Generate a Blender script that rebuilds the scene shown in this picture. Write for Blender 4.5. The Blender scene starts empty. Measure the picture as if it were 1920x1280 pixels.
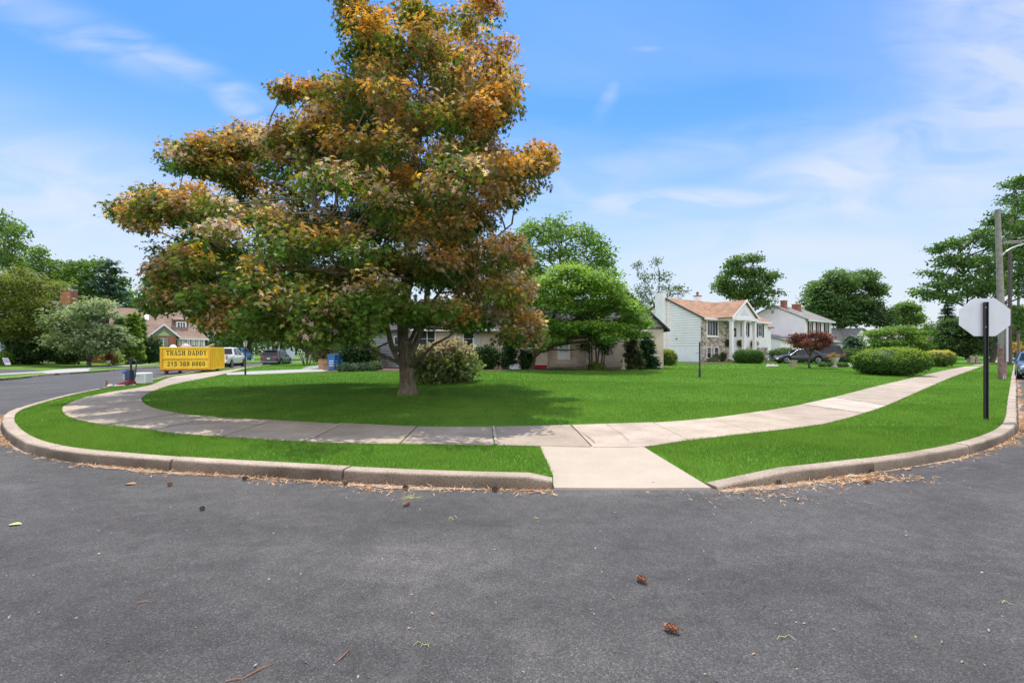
import bpy, math, random
import numpy as np
from mathutils import Vector, Matrix
from mathutils.geometry import delaunay_2d_cdt

# ------------------------------------------------------------------ camera, sky, sun, exposure
scene = bpy.context.scene
F, CX, YH, H = 910.0, 960.0, 660.0, 1.5          # focal length, centre and horizon in photo pixels; eye height in metres
cam_data = bpy.data.cameras.new('camera')
cam = bpy.data.objects.new('camera', cam_data)
scene.collection.objects.link(cam)
cam.location = (0, 0, H)
cam.rotation_euler = (math.radians(90), 0, 0)
cam_data.sensor_width = 36
cam_data.lens = F / 1920 * 36
cam_data.shift_y = (YH - 640) / 1920
cam_data.clip_start = 0.05
cam_data.clip_end = 3000
scene.camera = cam

SUN_TO = Vector((-0.05, 0.34, 1.0)).normalized()    # direction towards the sun
SUN_EL = math.asin(SUN_TO.z)
SUN_AZ = math.atan2(SUN_TO.x, SUN_TO.y)           # from +Y towards +X
sun_data = bpy.data.lights.new('sun', 'SUN')
sun_data.energy = 3.6
sun_data.angle = math.radians(0.5)
sun_data.color = (1.0, 0.94, 0.86)
sun = bpy.data.objects.new('sun', sun_data)
scene.collection.objects.link(sun)
sun.rotation_euler = SUN_TO.to_track_quat('Z', 'Y').to_euler()
sun.location = (20, 10, 40)

world = bpy.data.worlds.new('World')
scene.world = world
world.use_nodes = True
def build_sky():
    nt = world.node_tree
    nd, lk = nt.nodes, nt.links
    bg = nd['Background']
    sky = nd.new('ShaderNodeTexSky')
    sky.sky_type = 'NISHITA'
    sky.sun_disc = False
    sky.sun_elevation = SUN_EL
    sky.sun_rotation = SUN_AZ
    sky.air_density = 1.0; sky.dust_density = 0.6; sky.ozone_density = 1.6
    bg.inputs['Strength'].default_value = 0.15
    tc = nd.new('ShaderNodeTexCoord')
    sep = nd.new('ShaderNodeSeparateXYZ'); lk.new(tc.outputs['Generated'], sep.inputs[0])
    def math_(op, a, b=None, clamp=False):
        n = nd.new('ShaderNodeMath'); n.operation = op; n.use_clamp = clamp
        for i, v in enumerate((a, b)):
            if v is None: continue
            if isinstance(v, (int, float)): n.inputs[i].default_value = v
            else: lk.new(v, n.inputs[i])
        return n.outputs[0]
    # cirrus on a flat high layer: direction projected to a plane
    zc = math_('MAXIMUM', sep.outputs['Z'], 0.02)
    zz = math_('ADD', zc, 0.16)
    u = math_('DIVIDE', sep.outputs['X'], zz); v = math_('DIVIDE', sep.outputs['Y'], zz)
    cmb = nd.new('ShaderNodeCombineXYZ'); lk.new(u, cmb.inputs[0]); lk.new(v, cmb.inputs[1])
    mp = nd.new('ShaderNodeMapping'); lk.new(cmb.outputs[0], mp.inputs[0])
    mp.inputs['Rotation'].default_value = (0, 0, math.radians(24)); mp.inputs['Scale'].default_value = (0.55, 1.5, 1)
    mp.inputs['Location'].default_value = CLOUD_OFF
    n1 = nd.new('ShaderNodeTexNoise'); lk.new(mp.outputs[0], n1.inputs['Vector'])
    n1.inputs['Scale'].default_value = 1.05; n1.inputs['Detail'].default_value = 8; n1.inputs['Roughness'].default_value = 0.5
    n1.inputs['Distortion'].default_value = 0.6
    n2 = nd.new('ShaderNodeTexNoise'); lk.new(cmb.outputs[0], n2.inputs['Vector'])
    n2.inputs['Scale'].default_value = 0.5; n2.inputs['Detail'].default_value = 3
    r1 = nd.new('ShaderNodeMapRange'); lk.new(n1.outputs[0], r1.inputs[0])
    r1.inputs['From Min'].default_value = 0.47; r1.inputs['From Max'].default_value = 0.80
    r2 = nd.new('ShaderNodeMapRange'); lk.new(n2.outputs[0], r2.inputs[0])
    r2.inputs['From Min'].default_value = 0.38; r2.inputs['From Max'].default_value = 0.62
    # separate wisps, placed by direction: (u, v) = (x/y, z/y)
    yy = math_('MAXIMUM', sep.outputs['Y'], 0.05)
    U = math_('DIVIDE', sep.outputs['X'], yy); Vv = math_('DIVIDE', sep.outputs['Z'], yy)
    cu = nd.new('ShaderNodeCombineXYZ'); lk.new(U, cu.inputs[0]); lk.new(Vv, cu.inputs[1])
    total = None
    for (px, py, sa, sb, rot, amp) in ((1290, 378, .20, .030, 2, 1.15), (1420, 370, .10, .018, 0, .8), (1590, 318, .36, .080, 19, .62), (1890, 130, .22, .45, 10, .50), (455, 205, .085, .032, -38, .75), (1138, 190, .018, .055, -25, .30), (110, 40, .30, .05, -24, .35), (257, 350, .028, .014, -10, .45), (1010, 335, .26, .09, -12, .30), (1700, 470, .4, .08, 8, .3), (1212, 92, .04, .01, 0, .25), (20, 300, .2, .12, -20, .3), (150, 380, .40, .13, -14, .5), (330, 120, .28, .03, -24, .4), (1690, 360, .5, .10, 14, .5), (1480, 470, .4, .05, 4, .45), (700, 300, .3, .1, -20, .3), (1250, 300, .5, .05, 10, .25)):
        m_ = nd.new('ShaderNodeMapping'); m_.vector_type = 'TEXTURE'; lk.new(cu.outputs[0], m_.inputs[0])
        m_.inputs['Location'].default_value = ((px - 960) / 910, (660 - py) / 910, 0)
        m_.inputs['Rotation'].default_value = (0, 0, math.radians(rot)); m_.inputs['Scale'].default_value = (sa, sb, 1)
        ln = nd.new('ShaderNodeVectorMath'); ln.operation = 'LENGTH'; lk.new(m_.outputs[0], ln.inputs[0])
        f_ = nd.new('ShaderNodeMapRange'); f_.interpolation_type = 'SMOOTHSTEP'; lk.new(ln.outputs['Value'], f_.inputs[0])
        f_.inputs['From Min'].default_value = 0.1; f_.inputs['From Max'].default_value = 1.5; f_.inputs['To Min'].default_value = amp; f_.inputs['To Max'].default_value = 0
        total = f_.outputs[0] if total is None else math_('MAXIMUM', total, f_.outputs[0])
    n3 = nd.new('ShaderNodeTexNoise'); m3 = nd.new('ShaderNodeMapping'); lk.new(cu.outputs[0], m3.inputs[0]); m3.inputs['Scale'].default_value = (3.5, 11, 1); m3.inputs['Rotation'].default_value = (0, 0, math.radians(-10))
    lk.new(m3.outputs[0], n3.inputs['Vector']); n3.inputs['Scale'].default_value = 1.2; n3.inputs['Detail'].default_value = 7; n3.inputs['Distortion'].default_value = .8
    r3 = nd.new('ShaderNodeMapRange'); lk.new(n3.outputs[0], r3.inputs[0]); r3.inputs['From Min'].default_value = .34; r3.inputs['From Max'].default_value = .60; r3.inputs['To Min'].default_value = .15; r3.inputs['To Max'].default_value = 1.2
    wisps = math_('MAXIMUM', math_('MULTIPLY', total, r3.outputs[0]), math_('MULTIPLY', math_('MULTIPLY', r1.outputs[0], r2.outputs[0]), 0.55))
    front = nd.new('ShaderNodeMapRange'); lk.new(sep.outputs['Y'], front.inputs[0]); front.inputs['From Min'].default_value = .05; front.inputs['From Max'].default_value = .2
    wisps = math_('MULTIPLY', wisps, front.outputs[0])
    # thin veil thickening to the west-right and to the horizon
    hz = nd.new('ShaderNodeMapRange'); lk.new(sep.outputs['Z'], hz.inputs[0])
    hz.inputs['From Min'].default_value = 0.0; hz.inputs['From Max'].default_value = 0.46
    hz.inputs['To Min'].default_value = 0.97; hz.inputs['To Max'].default_value = 0.0
    hz.interpolation_type = 'SMOOTHSTEP'
    rt = nd.new('ShaderNodeMapRange'); lk.new(sep.outputs['X'], rt.inputs[0])
    rt.inputs['From Min'].default_value = 0.35; rt.inputs['From Max'].default_value = 0.78
    rt.inputs['To Min'].default_value = 0.0; rt.inputs['To Max'].default_value = 0.42
    rt.interpolation_type = 'SMOOTHSTEP'
    nv = nd.new('ShaderNodeMapRange'); lk.new(n2.outputs[0], nv.inputs[0])
    nv.inputs['From Min'].default_value = 0.3; nv.inputs['From Max'].default_value = 0.6
    nv.inputs['To Min'].default_value = 0.4; nv.inputs['To Max'].default_value = 1.1
    veil = math_('MAXIMUM', hz.outputs[0], math_('MULTIPLY', rt.outputs[0], nv.outputs[0]))
    cov = math_('ADD', veil, math_('MULTIPLY', wisps, math_('SUBTRACT', 1.0, veil)), clamp=True)
    tint = nd.new('ShaderNodeMix'); tint.data_type = 'RGBA'; tint.blend_type = 'MULTIPLY'; tint.inputs[0].default_value = 1
    lk.new(sky.outputs[0], tint.inputs[6]); tint.inputs[7].default_value = SKY_TINT
    mix = nd.new('ShaderNodeMix'); mix.data_type = 'RGBA'
    lk.new(cov, mix.inputs[0]); lk.new(tint.outputs[2], mix.inputs[6]); mix.inputs[7].default_value = CLOUD_COL
    # unseen bright sky behind the viewer, added as fill light for shaded walls
    bk = nd.new('ShaderNodeMapRange'); lk.new(sep.outputs['Y'], bk.inputs[0]); bk.interpolation_type = 'SMOOTHSTEP'
    bk.inputs['From Min'].default_value = 0.0; bk.inputs['From Max'].default_value = -0.5; bk.inputs['To Min'].default_value = 0; bk.inputs['To Max'].default_value = .92
    mix2 = nd.new('ShaderNodeMix'); mix2.data_type = 'RGBA'
    lk.new(bk.outputs[0], mix2.inputs[0]); lk.new(mix.outputs[2], mix2.inputs[6]); mix2.inputs[7].default_value = BACK_FILL
    lk.new(mix2.outputs[2], bg.inputs['Color'])
BACK_FILL = (8.0, 8.1, 8.6, 1)
CLOUD_OFF = (0.3, 0.2, 0)
SKY_TINT = (0.35, 0.655, 1.0, 1)
CLOUD_COL = (3.6, 3.8, 4.0, 1)
build_sky()
scene.view_settings.view_transform = 'Standard'
scene.view_settings.look = 'None'
scene.view_settings.gamma = 1
scene.view_settings.exposure = 0.6
scene.cycles.max_bounces = 8
scene.cycles.transparent_max_bounces = 8

# ------------------------------------------------------------------ helpers
rng = np.random.default_rng(11)
random.seed(5)
COL = scene.collection
PI = math.pi
R = math.radians

def at(px, py, z=0.0):
    Y = F * (H - z) / (py - YH)
    return ((px - CX) / F * Y, Y, z)
def Xat(px, Y): return (px - CX) / F * Y
def Zat(py, Y): return H + (YH - py) * Y / F

def tag(o, label=None, cat=None, group=None, kind=None):
    if label: o['label'] = label
    if cat: o['category'] = cat
    if group: o['group'] = group
    if kind: o['kind'] = kind
    return o
def thing(name, label, cat, loc=(0, 0, 0), rz=0.0, group=None):
    o = bpy.data.objects.new(name, None)
    COL.objects.link(o)
    o.empty_display_size = 0.2
    o.location = loc; o.rotation_euler = (0, 0, rz)
    return tag(o, label, cat, group)
def copy_tree(o, parent=None):
    c = o.copy(); COL.objects.link(c)
    if parent is not None: c.parent = parent
    for ch in list(o.children): copy_tree(ch, c)
    return c

def link_mesh(me, name, mat, parent=None):
    ob = bpy.data.objects.new(name, me)
    COL.objects.link(ob)
    for m in (mat if isinstance(mat, (list, tuple)) else [mat]):
        me.materials.append(m)
    if parent is not None: ob.parent = parent
    return ob

class MB:
    """collects simple solids into one mesh"""
    def __init__(s): s.v = []; s.f = []; s.mi = []; s.cur = 0
    def add(s, V, Fs):
        n = len(s.v)
        s.v.extend([tuple(p) for p in V])
        for f in Fs:
            s.f.append([i + n for i in f]); s.mi.append(s.cur)
        return s
    def box(s, x0, x1, y0, y1, z0, z1, fr=None):
        V = [(x, y, z) for z in (z0, z1) for y in (y0, y1) for x in (x0, x1)]
        if fr: V = [fr(*p) for p in V]
        return s.add(V, [(0, 2, 3, 1), (4, 5, 7, 6), (0, 1, 5, 4), (2, 6, 7, 3), (0, 4, 6, 2), (1, 3, 7, 5)])
    def prism(s, poly, d0, d1, fr):
        """polygon in (a,c) extruded along b from d0 to d1; fr(a,b,c) -> xyz"""
        n = len(poly)
        V = [fr(a, d0, c) for a, c in poly] + [fr(a, d1, c) for a, c in poly]
        Fs = [list(range(n))[::-1], list(range(n, 2 * n))]
        for i in range(n):
            j = (i + 1) % n
            Fs.append((i, j, j + n, i + n))
        return s.add(V, Fs)
    def tube(s, pts, rad, n=8, cap=True, wob=0.0):
        pts = [Vector(p) for p in pts]
        if not hasattr(rad, '__len__'): rad = [rad] * len(pts)
        V = []; Fs = []
        up = Vector((0, 0, 1))
        prev = None
        for i, p in enumerate(pts):
            t = (pts[min(i + 1, len(pts) - 1)] - pts[max(i - 1, 0)])
            if t.length < 1e-9: t = up.copy()
            t.normalize()
            if prev is None:
                a = t.cross(Vector((0, 1, 0)) if abs(t.y) < 0.9 else Vector((1, 0, 0)))
            else:
                a = prev - t * prev.dot(t)
            a.normalize(); prev = a
            b = t.cross(a)
            for k in range(n):
                w = 2 * PI * k / n
                r = rad[i] * (1 + (wob * math.sin(3 * w + i * .7) if wob else 0))
                V.append(p + (a * math.cos(w) + b * math.sin(w)) * r)
        for i in range(len(pts) - 1):
            for k in range(n):
                k2 = (k + 1) % n
                Fs.append((i * n + k, i * n + k2, (i + 1) * n + k2, (i + 1) * n + k))
        if cap:
            Fs.append(list(range(n))[::-1]); Fs.append([(len(pts) - 1) * n + k for k in range(n)])
        return s.add(V, Fs)
    def lathe(s, prof, n=16, fr=None):
        """profile of (r, z)"""
        V = []; Fs = []
        for r, z in prof:
            for k in range(n):
                w = 2 * PI * k / n
                p = (r * math.cos(w), r * math.sin(w), z)
                V.append(fr(*p) if fr else p)
        m = len(prof)
        for i in range(m - 1):
            for k in range(n):
                k2 = (k + 1) % n
                Fs.append((i * n + k, i * n + k2, (i + 1) * n + k2, (i + 1) * n + k))
        Fs.append(list(range(n))[::-1]); Fs.append([(m - 1) * n + k for k in range(n)])
        return s.add(V, Fs)
    def build(s, name, mat, parent=None, smooth=None, bevel=0.0, loc=None):
        me = bpy.data.meshes.new(name)
        me.from_pydata(s.v, [], s.f)
        me.polygons.foreach_set('material_index', s.mi)
        me.validate()
        if smooth:
            for p in me.polygons: p.use_smooth = True
            me.set_sharp_from_angle(angle=R(smooth))
        ob = link_mesh(me, name, mat, parent)
        if bevel:
            b = ob.modifiers.new('edge', 'BEVEL'); b.width = bevel; b.segments = 2; b.limit_method = 'ANGLE'; b.angle_limit = R(40)
        if loc is not None: ob.location = loc
        return ob

# ------------------------------------------------------------------ materials
MATS = {}
def mat(name, col, rough=0.7, metal=0.0, var=0.0, vscale=4.0, bump=0.0, bscale=30.0, spec=0.5, col2=None, coord='Object', coat=0.0, detail=6):
    if name in MATS: return MATS[name]
    m = bpy.data.materials.new(name); m.use_nodes = True
    nt = m.node_tree; nd, lk = nt.nodes, nt.links
    b = nd['Principled BSDF']
    b.inputs['Base Color'].default_value = (*col, 1); b.inputs['Roughness'].default_value = rough
    b.inputs['Metallic'].default_value = metal; b.inputs['Specular IOR Level'].default_value = spec
    b.inputs['Coat Weight'].default_value = coat; b.inputs['Coat Roughness'].default_value = 0.05
    tc = nd.new('ShaderNodeTexCoord')
    if var or col2:
        n = nd.new('ShaderNodeTexNoise'); n.inputs['Scale'].default_value = vscale; n.inputs['Detail'].default_value = detail
        lk.new(tc.outputs[coord], n.inputs['Vector'])
        mr = nd.new('ShaderNodeMapRange'); lk.new(n.outputs[0], mr.inputs[0])
        mr.inputs['From Min'].default_value = 0.3; mr.inputs['From Max'].default_value = 0.7
        mx = nd.new('ShaderNodeMix'); mx.data_type = 'RGBA'; lk.new(mr.outputs[0], mx.inputs[0])
        if col2 is None:
            c1 = [c * (1 - var) for c in col]; c2 = [min(1, c * (1 + var)) for c in col]
        else: c1, c2 = col, col2
        mx.inputs[6].default_value = (*c1, 1); mx.inputs[7].default_value = (*c2, 1)
        lk.new(mx.outputs[2], b.inputs['Base Color'])
    if bump:
        n = nd.new('ShaderNodeTexNoise'); n.inputs['Scale'].default_value = bscale; n.inputs['Detail'].default_value = 5
        lk.new(tc.outputs[coord], n.inputs['Vector'])
        bp = nd.new('ShaderNodeBump'); bp.inputs['Strength'].default_value = bump; bp.inputs['Distance'].default_value = 0.02
        lk.new(n.outputs[0], bp.inputs['Height']); lk.new(bp.outputs[0], b.inputs['Normal'])
    MATS[name] = m
    return m

def ramp_node(nd, stops):
    r = nd.new('ShaderNodeValToRGB')
    el = r.color_ramp.elements
    while len(el) < len(stops): el.new(0.5)
    for e, (p, c) in zip(el, stops):
        e.position = p; e.color = (*c, 1)
    return r

def asphalt_mat():
    m = bpy.data.materials.new('asphalt'); m.use_nodes = True
    nt = m.node_tree; nd, lk = nt.nodes, nt.links
    b = nd['Principled BSDF']; b.inputs['Roughness'].default_value = 0.85; b.inputs['Specular IOR Level'].default_value = 0.3
    tc = nd.new('ShaderNodeTexCoord')
    def noise(scale, detail=4, rough=.55, vec=None, dist=0):
        n = nd.new('ShaderNodeTexNoise'); n.inputs['Scale'].default_value = scale; n.inputs['Detail'].default_value = detail
        n.inputs['Roughness'].default_value = rough; n.inputs['Distortion'].default_value = dist
        lk.new(vec or tc.outputs['Object'], n.inputs['Vector']); return n.outputs[0]
    # stones
    vo = nd.new('ShaderNodeTexVoronoi'); vo.inputs['Scale'].default_value = 150; lk.new(tc.outputs['Object'], vo.inputs['Vector'])
    sep = nd.new('ShaderNodeSeparateColor'); lk.new(vo.outputs['Color'], sep.inputs[0])
    rs = ramp_node(nd, [(0.0, (0.046, 0.043, 0.041)), (0.5, (0.074, 0.070, 0.067)), (0.9, (0.100, 0.095, 0.091)), (1.0, (0.16, 0.152, 0.145))])
    lk.new(sep.outputs[0], rs.inputs[0])
    # polar coordinates about the corner, for the tracks of turning wheels
    sx = nd.new('ShaderNodeSeparateXYZ'); lk.new(tc.outputs['Object'], sx.inputs[0])
    def mm(op, a_, b_=None):
        n = nd.new('ShaderNodeMath'); n.operation = op
        for i, v in enumerate((a_, b_)):
            if v is None: continue
            if isinstance(v, (int, float)): n.inputs[i].default_value = v
            else: lk.new(v, n.inputs[i])
        return n.outputs[0]
    yc = mm('SUBTRACT', sx.outputs[1], 17.0)
    rad = mm('SQRT', mm('ADD', mm('MULTIPLY', sx.outputs[0], sx.outputs[0]), mm('MULTIPLY', yc, yc)))
    ang = mm('ARCTAN2', sx.outputs[0], yc)
    pol = nd.new('ShaderNodeCombineXYZ'); lk.new(mm('MULTIPLY', rad, 1.0), pol.inputs[0]); lk.new(mm('MULTIPLY', ang, 2.2), pol.inputs[1])
    big = noise(0.55, 6, .6, tc.outputs['Object'], 0.6)
    rb = ramp_node(nd, [(0.30, (0.74, 0.74, 0.75)), (0.5, (1, 1, 1)), (0.70, (1.28, 1.26, 1.25))]); lk.new(big, rb.inputs[0])
    mul = nd.new('ShaderNodeMix'); mul.data_type = 'RGBA'; mul.blend_type = 'MULTIPLY'; mul.inputs[0].default_value = 1
    lk.new(rs.outputs[0], mul.inputs[6]); lk.new(rb.outputs[0], mul.inputs[7])
    mid = noise(6, 6, .65); rm = ramp_node(nd, [(0.35, (0.86, 0.86, 0.86)), (0.65, (1.14, 1.14, 1.14))]); lk.new(mid, rm.inputs[0])
    mul2 = nd.new('ShaderNodeMix'); mul2.data_type = 'RGBA'; mul2.blend_type = 'MULTIPLY'; mul2.inputs[0].default_value = 1
    lk.new(mul.outputs[2], mul2.inputs[6]); lk.new(rm.outputs[0], mul2.inputs[7])
    # arcs: dark rubbered lanes and pale dusty ones
    tr = noise(1.0, 5, .6, pol.outputs[0], 0.25)
    rt0 = ramp_node(nd, [(0.28, (0.70, 0.70, 0.71)), (0.45, (1, 1, 1)), (0.58, (1.05, 1.05, 1.05)), (0.72, (1.5, 1.48, 1.47))]); lk.new(tr, rt0.inputs[0])
    mx0 = nd.new('ShaderNodeMix'); mx0.data_type = 'RGBA'; mx0.blend_type = 'MULTIPLY'; mx0.inputs[0].default_value = 0.85
    lk.new(mul2.outputs[2], mx0.inputs[6]); lk.new(rt0.outputs[0], mx0.inputs[7])
    # dried dust stains with their own outlines
    st = noise(1.7, 8, .62, None, 1.2)
    rt = ramp_node(nd, [(0.60, (0, 0, 0)), (0.74, (0.55, 0.55, 0.55))]); lk.new(st, rt.inputs[0])
    mx1 = nd.new('ShaderNodeMix'); mx1.data_type = 'RGBA'; lk.new(rt.outputs[0], mx1.inputs[0])
    lk.new(mx0.outputs[2], mx1.inputs[6]); mx1.inputs[7].default_value = (0.135, 0.125, 0.12, 1)
    # hair cracks
    cv = nd.new('ShaderNodeTexVoronoi'); cv.feature = 'DISTANCE_TO_EDGE'; cv.inputs['Scale'].default_value = 0.33
    wv = nd.new('ShaderNodeMix'); wv.data_type = 'VECTOR'; wv.inputs[0].default_value = 0.12
    nw = nd.new('ShaderNodeTexNoise'); nw.inputs['Scale'].default_value = 2.5; nw.inputs['Detail'].default_value = 5; lk.new(tc.outputs['Object'], nw.inputs['Vector'])
    lk.new(tc.outputs['Object'], wv.inputs[4]); lk.new(nw.outputs['Color'], wv.inputs[5]); lk.new(wv.outputs[1], cv.inputs['Vector'])
    rc = ramp_node(nd, [(0.0010, (0.22, 0.22, 0.22)), (0.0022, (0, 0, 0))]); lk.new(cv.outputs['Distance'], rc.inputs[0])
    gate = ramp_node(nd, [(0.50, (0, 0, 0)), (0.56, (1, 1, 1))]); lk.new(big, gate.inputs[0])
    cg = mm('MULTIPLY', rc.outputs[0], gate.outputs[0])
    mx = nd.new('ShaderNodeMix'); mx.data_type = 'RGBA'; lk.new(cg, mx.inputs[0])
    lk.new(mx1.outputs[2], mx.inputs[6]); mx.inputs[7].default_value = (0.02, 0.019, 0.018, 1)
    lk.new(mx.outputs[2], b.inputs['Base Color'])
    bp = nd.new('ShaderNodeBump'); bp.inputs['Strength'].default_value = 0.7; bp.inputs['Distance'].default_value = 0.006
    lk.new(vo.outputs['Distance'], bp.inputs['Height']); bp.invert = True
    lk.new(bp.outputs[0], b.inputs['Normal'])
    return m

def concrete_mat(name, c1, c2, speck=0.25, stain=None, attr=False, rough=0.9):
    m = bpy.data.materials.new(name); m.use_nodes = True
    nt = m.node_tree; nd, lk = nt.nodes, nt.links
    b = nd['Principled BSDF']; b.inputs['Roughness'].default_value = rough; b.inputs['Specular IOR Level'].default_value = 0.25
    tc = nd.new('ShaderNodeTexCoord')
    n = nd.new('ShaderNodeTexNoise'); n.inputs['Scale'].default_value = 1.6; n.inputs['Detail'].default_value = 9; n.inputs['Roughness'].default_value = .65
    lk.new(tc.outputs['Object'], n.inputs['Vector'])
    r = ramp_node(nd, [(0.3, c1), (0.7, c2)]); lk.new(n.outputs[0], r.inputs[0])
    n2 = nd.new('ShaderNodeTexNoise'); n2.inputs['Scale'].default_value = 85; n2.inputs['Detail'].default_value = 3; n2.inputs['Roughness'].default_value = .8
    lk.new(tc.outputs['Object'], n2.inputs['Vector'])
    r2 = ramp_node(nd, [(0.33, (1 - speck * 1.6,) * 3), (0.5, (1, 1, 1)), (0.7, (1 + speck * .6,) * 3)]); lk.new(n2.outputs[0], r2.inputs[0])
    mu = nd.new('ShaderNodeMix'); mu.data_type = 'RGBA'; mu.blend_type = 'MULTIPLY'; mu.inputs[0].default_value = 1
    lk.new(r.outputs[0], mu.inputs[6]); lk.new(r2.outputs[0], mu.inputs[7])
    out = mu.outputs[2]
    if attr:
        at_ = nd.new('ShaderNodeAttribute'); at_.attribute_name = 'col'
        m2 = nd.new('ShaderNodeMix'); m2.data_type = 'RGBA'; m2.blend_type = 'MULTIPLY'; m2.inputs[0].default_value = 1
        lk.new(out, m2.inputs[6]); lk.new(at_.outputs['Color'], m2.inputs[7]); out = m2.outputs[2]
    if stain:
        n3 = nd.new('ShaderNodeTexNoise'); n3.inputs['Scale'].default_value = 3; n3.inputs['Detail'].default_value = 8; n3.inputs['Roughness'].default_value = .7
        lk.new(tc.outputs['Object'], n3.inputs['Vector'])
        r3 = ramp_node(nd, [(0.42, (0, 0, 0)), (0.62, (1, 1, 1))]); lk.new(n3.outputs[0], r3.inputs[0])
        m3 = nd.new('ShaderNodeMix'); m3.data_type = 'RGBA'; lk.new(r3.outputs[0], m3.inputs[0]); lk.new(out, m3.inputs[6]); m3.inputs[7].default_value = (*stain, 1)
        out = m3.outputs[2]
    lk.new(out, b.inputs['Base Color'])
    bp = nd.new('ShaderNodeBump'); bp.inputs['Strength'].default_value = 0.5; bp.inputs['Distance'].default_value = 0.008
    lk.new(n2.outputs[0], bp.inputs['Height']); lk.new(bp.outputs[0], b.inputs['Normal'])
    return m

def foliage_mat(name, trans=0.35, rough=0.55, spec=0.3):
    m = bpy.data.materials.new(name); m.use_nodes = True
    nt = m.node_tree; nd, lk = nt.nodes, nt.links
    b = nd['Principled BSDF']; b.inputs['Roughness'].default_value = rough; b.inputs['Specular IOR Level'].default_value = spec
    a = nd.new('ShaderNodeAttribute'); a.attribute_name = 'col'
    lk.new(a.outputs['Color'], b.inputs['Base Color'])
    t = nd.new('ShaderNodeBsdfTranslucent')
    g = nd.new('ShaderNodeMix'); g.data_type = 'RGBA'; g.blend_type = 'MULTIPLY'; g.inputs[0].default_value = 1
    lk.new(a.outputs['Color'], g.inputs[6]); g.inputs[7].default_value = (1.5, 1.45, 0.7, 1)
    lk.new(g.outputs[2], t.inputs[0])
    mx = nd.new('ShaderNodeMixShader'); mx.inputs[0].default_value = trans
    lk.new(b.outputs[0], mx.inputs[1]); lk.new(t.outputs[0], mx.inputs[2])
    lk.new(mx.outputs[0], nd['Material Output'].inputs[0])
    return m

def brick_mat(name, c1, c2, mortar, sx=0.21, sz=0.075, bump=0.3, rough=0.85):
    m = bpy.data.materials.new(name); m.use_nodes = True
    nt = m.node_tree; nd, lk = nt.nodes, nt.links
    b = nd['Principled BSDF']; b.inputs['Roughness'].default_value = rough; b.inputs['Specular IOR Level'].default_value = 0.2
    tc = nd.new('ShaderNodeTexCoord'); sp = nd.new('ShaderNodeSeparateXYZ'); lk.new(tc.outputs['Object'], sp.inputs[0])
    ad = nd.new('ShaderNodeMath'); ad.operation = 'ADD'; lk.new(sp.outputs[0], ad.inputs[0]); lk.new(sp.outputs[1], ad.inputs[1])
    cb = nd.new('ShaderNodeCombineXYZ'); lk.new(ad.outputs[0], cb.inputs[0]); lk.new(sp.outputs[2], cb.inputs[1])
    br = nd.new('ShaderNodeTexBrick'); lk.new(cb.outputs[0], br.inputs['Vector'])
    br.inputs['Color1'].default_value = (*c1, 1); br.inputs['Color2'].default_value = (*c2, 1); br.inputs['Mortar'].default_value = (*mortar, 1)
    br.inputs['Scale'].default_value = 1; br.inputs['Brick Width'].default_value = sx; br.inputs['Row Height'].default_value = sz
    br.inputs['Mortar Size'].default_value = 0.006; br.inputs['Bias'].default_value = 0.0
    n = nd.new('ShaderNodeTexNoise'); n.inputs['Scale'].default_value = 1.2; n.inputs['Detail'].default_value = 8; lk.new(tc.outputs['Object'], n.inputs['Vector'])
    r = ramp_node(nd, [(0.3, (0.82,) * 3), (0.7, (1.12,) * 3)]); lk.new(n.outputs[0], r.inputs[0])
    mu = nd.new('ShaderNodeMix'); mu.data_type = 'RGBA'; mu.blend_type = 'MULTIPLY'; mu.inputs[0].default_value = 1
    lk.new(br.outputs['Color'], mu.inputs[6]); lk.new(r.outputs[0], mu.inputs[7]); lk.new(mu.outputs[2], b.inputs['Base Color'])
    bp = nd.new('ShaderNodeBump'); bp.inputs['Strength'].default_value = bump; bp.inputs['Distance'].default_value = 0.01; bp.invert = True
    lk.new(br.outputs['Fac'], bp.inputs['Height']); lk.new(bp.outputs[0], b.inputs['Normal'])
    return m

def stone_mat(name):
    m = bpy.data.materials.new(name); m.use_nodes = True
    nt = m.node_tree; nd, lk = nt.nodes, nt.links
    b = nd['Principled BSDF']; b.inputs['Roughness'].default_value = 0.85
    tc = nd.new('ShaderNodeTexCoord')
    mp = nd.new('ShaderNodeMapping'); lk.new(tc.outputs['Object'], mp.inputs[0]); mp.inputs['Scale'].default_value = (1, 1, 1.7)
    vo = nd.new('ShaderNodeTexVoronoi'); vo.inputs['Scale'].default_value = 2.6; lk.new(mp.outputs[0], vo.inputs['Vector'])
    ve = nd.new('ShaderNodeTexVoronoi'); ve.feature = 'DISTANCE_TO_EDGE'; ve.inputs['Scale'].default_value = 2.6; lk.new(mp.outputs[0], ve.inputs['Vector'])
    sc = nd.new('ShaderNodeSeparateColor'); lk.new(vo.outputs['Color'], sc.inputs[0])
    r = ramp_node(nd, [(0, (0.12, 0.09, 0.065)), (0.35, (0.30, 0.235, 0.17)), (0.65, (0.42, 0.36, 0.28)), (1, (0.58, 0.54, 0.47))]); lk.new(sc.outputs[0], r.inputs[0])
    e = ramp_node(nd, [(0.02, (1, 1, 1)), (0.06, (0, 0, 0))]); lk.new(ve.outputs[0], e.inputs[0])
    mx = nd.new('ShaderNodeMix'); mx.data_type = 'RGBA'; lk.new(e.outputs[0], mx.inputs[0]); lk.new(r.outputs[0], mx.inputs[6]); mx.inputs[7].default_value = (0.42, 0.40, 0.36, 1)
    lk.new(mx.outputs[2], b.inputs['Base Color'])
    bp = nd.new('ShaderNodeBump'); bp.inputs['Strength'].default_value = .6; bp.inputs['Distance'].default_value = 0.04
    lk.new(ve.outputs[0], bp.inputs['Height']); lk.new(bp.outputs[0], b.inputs['Normal'])
    return m

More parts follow.
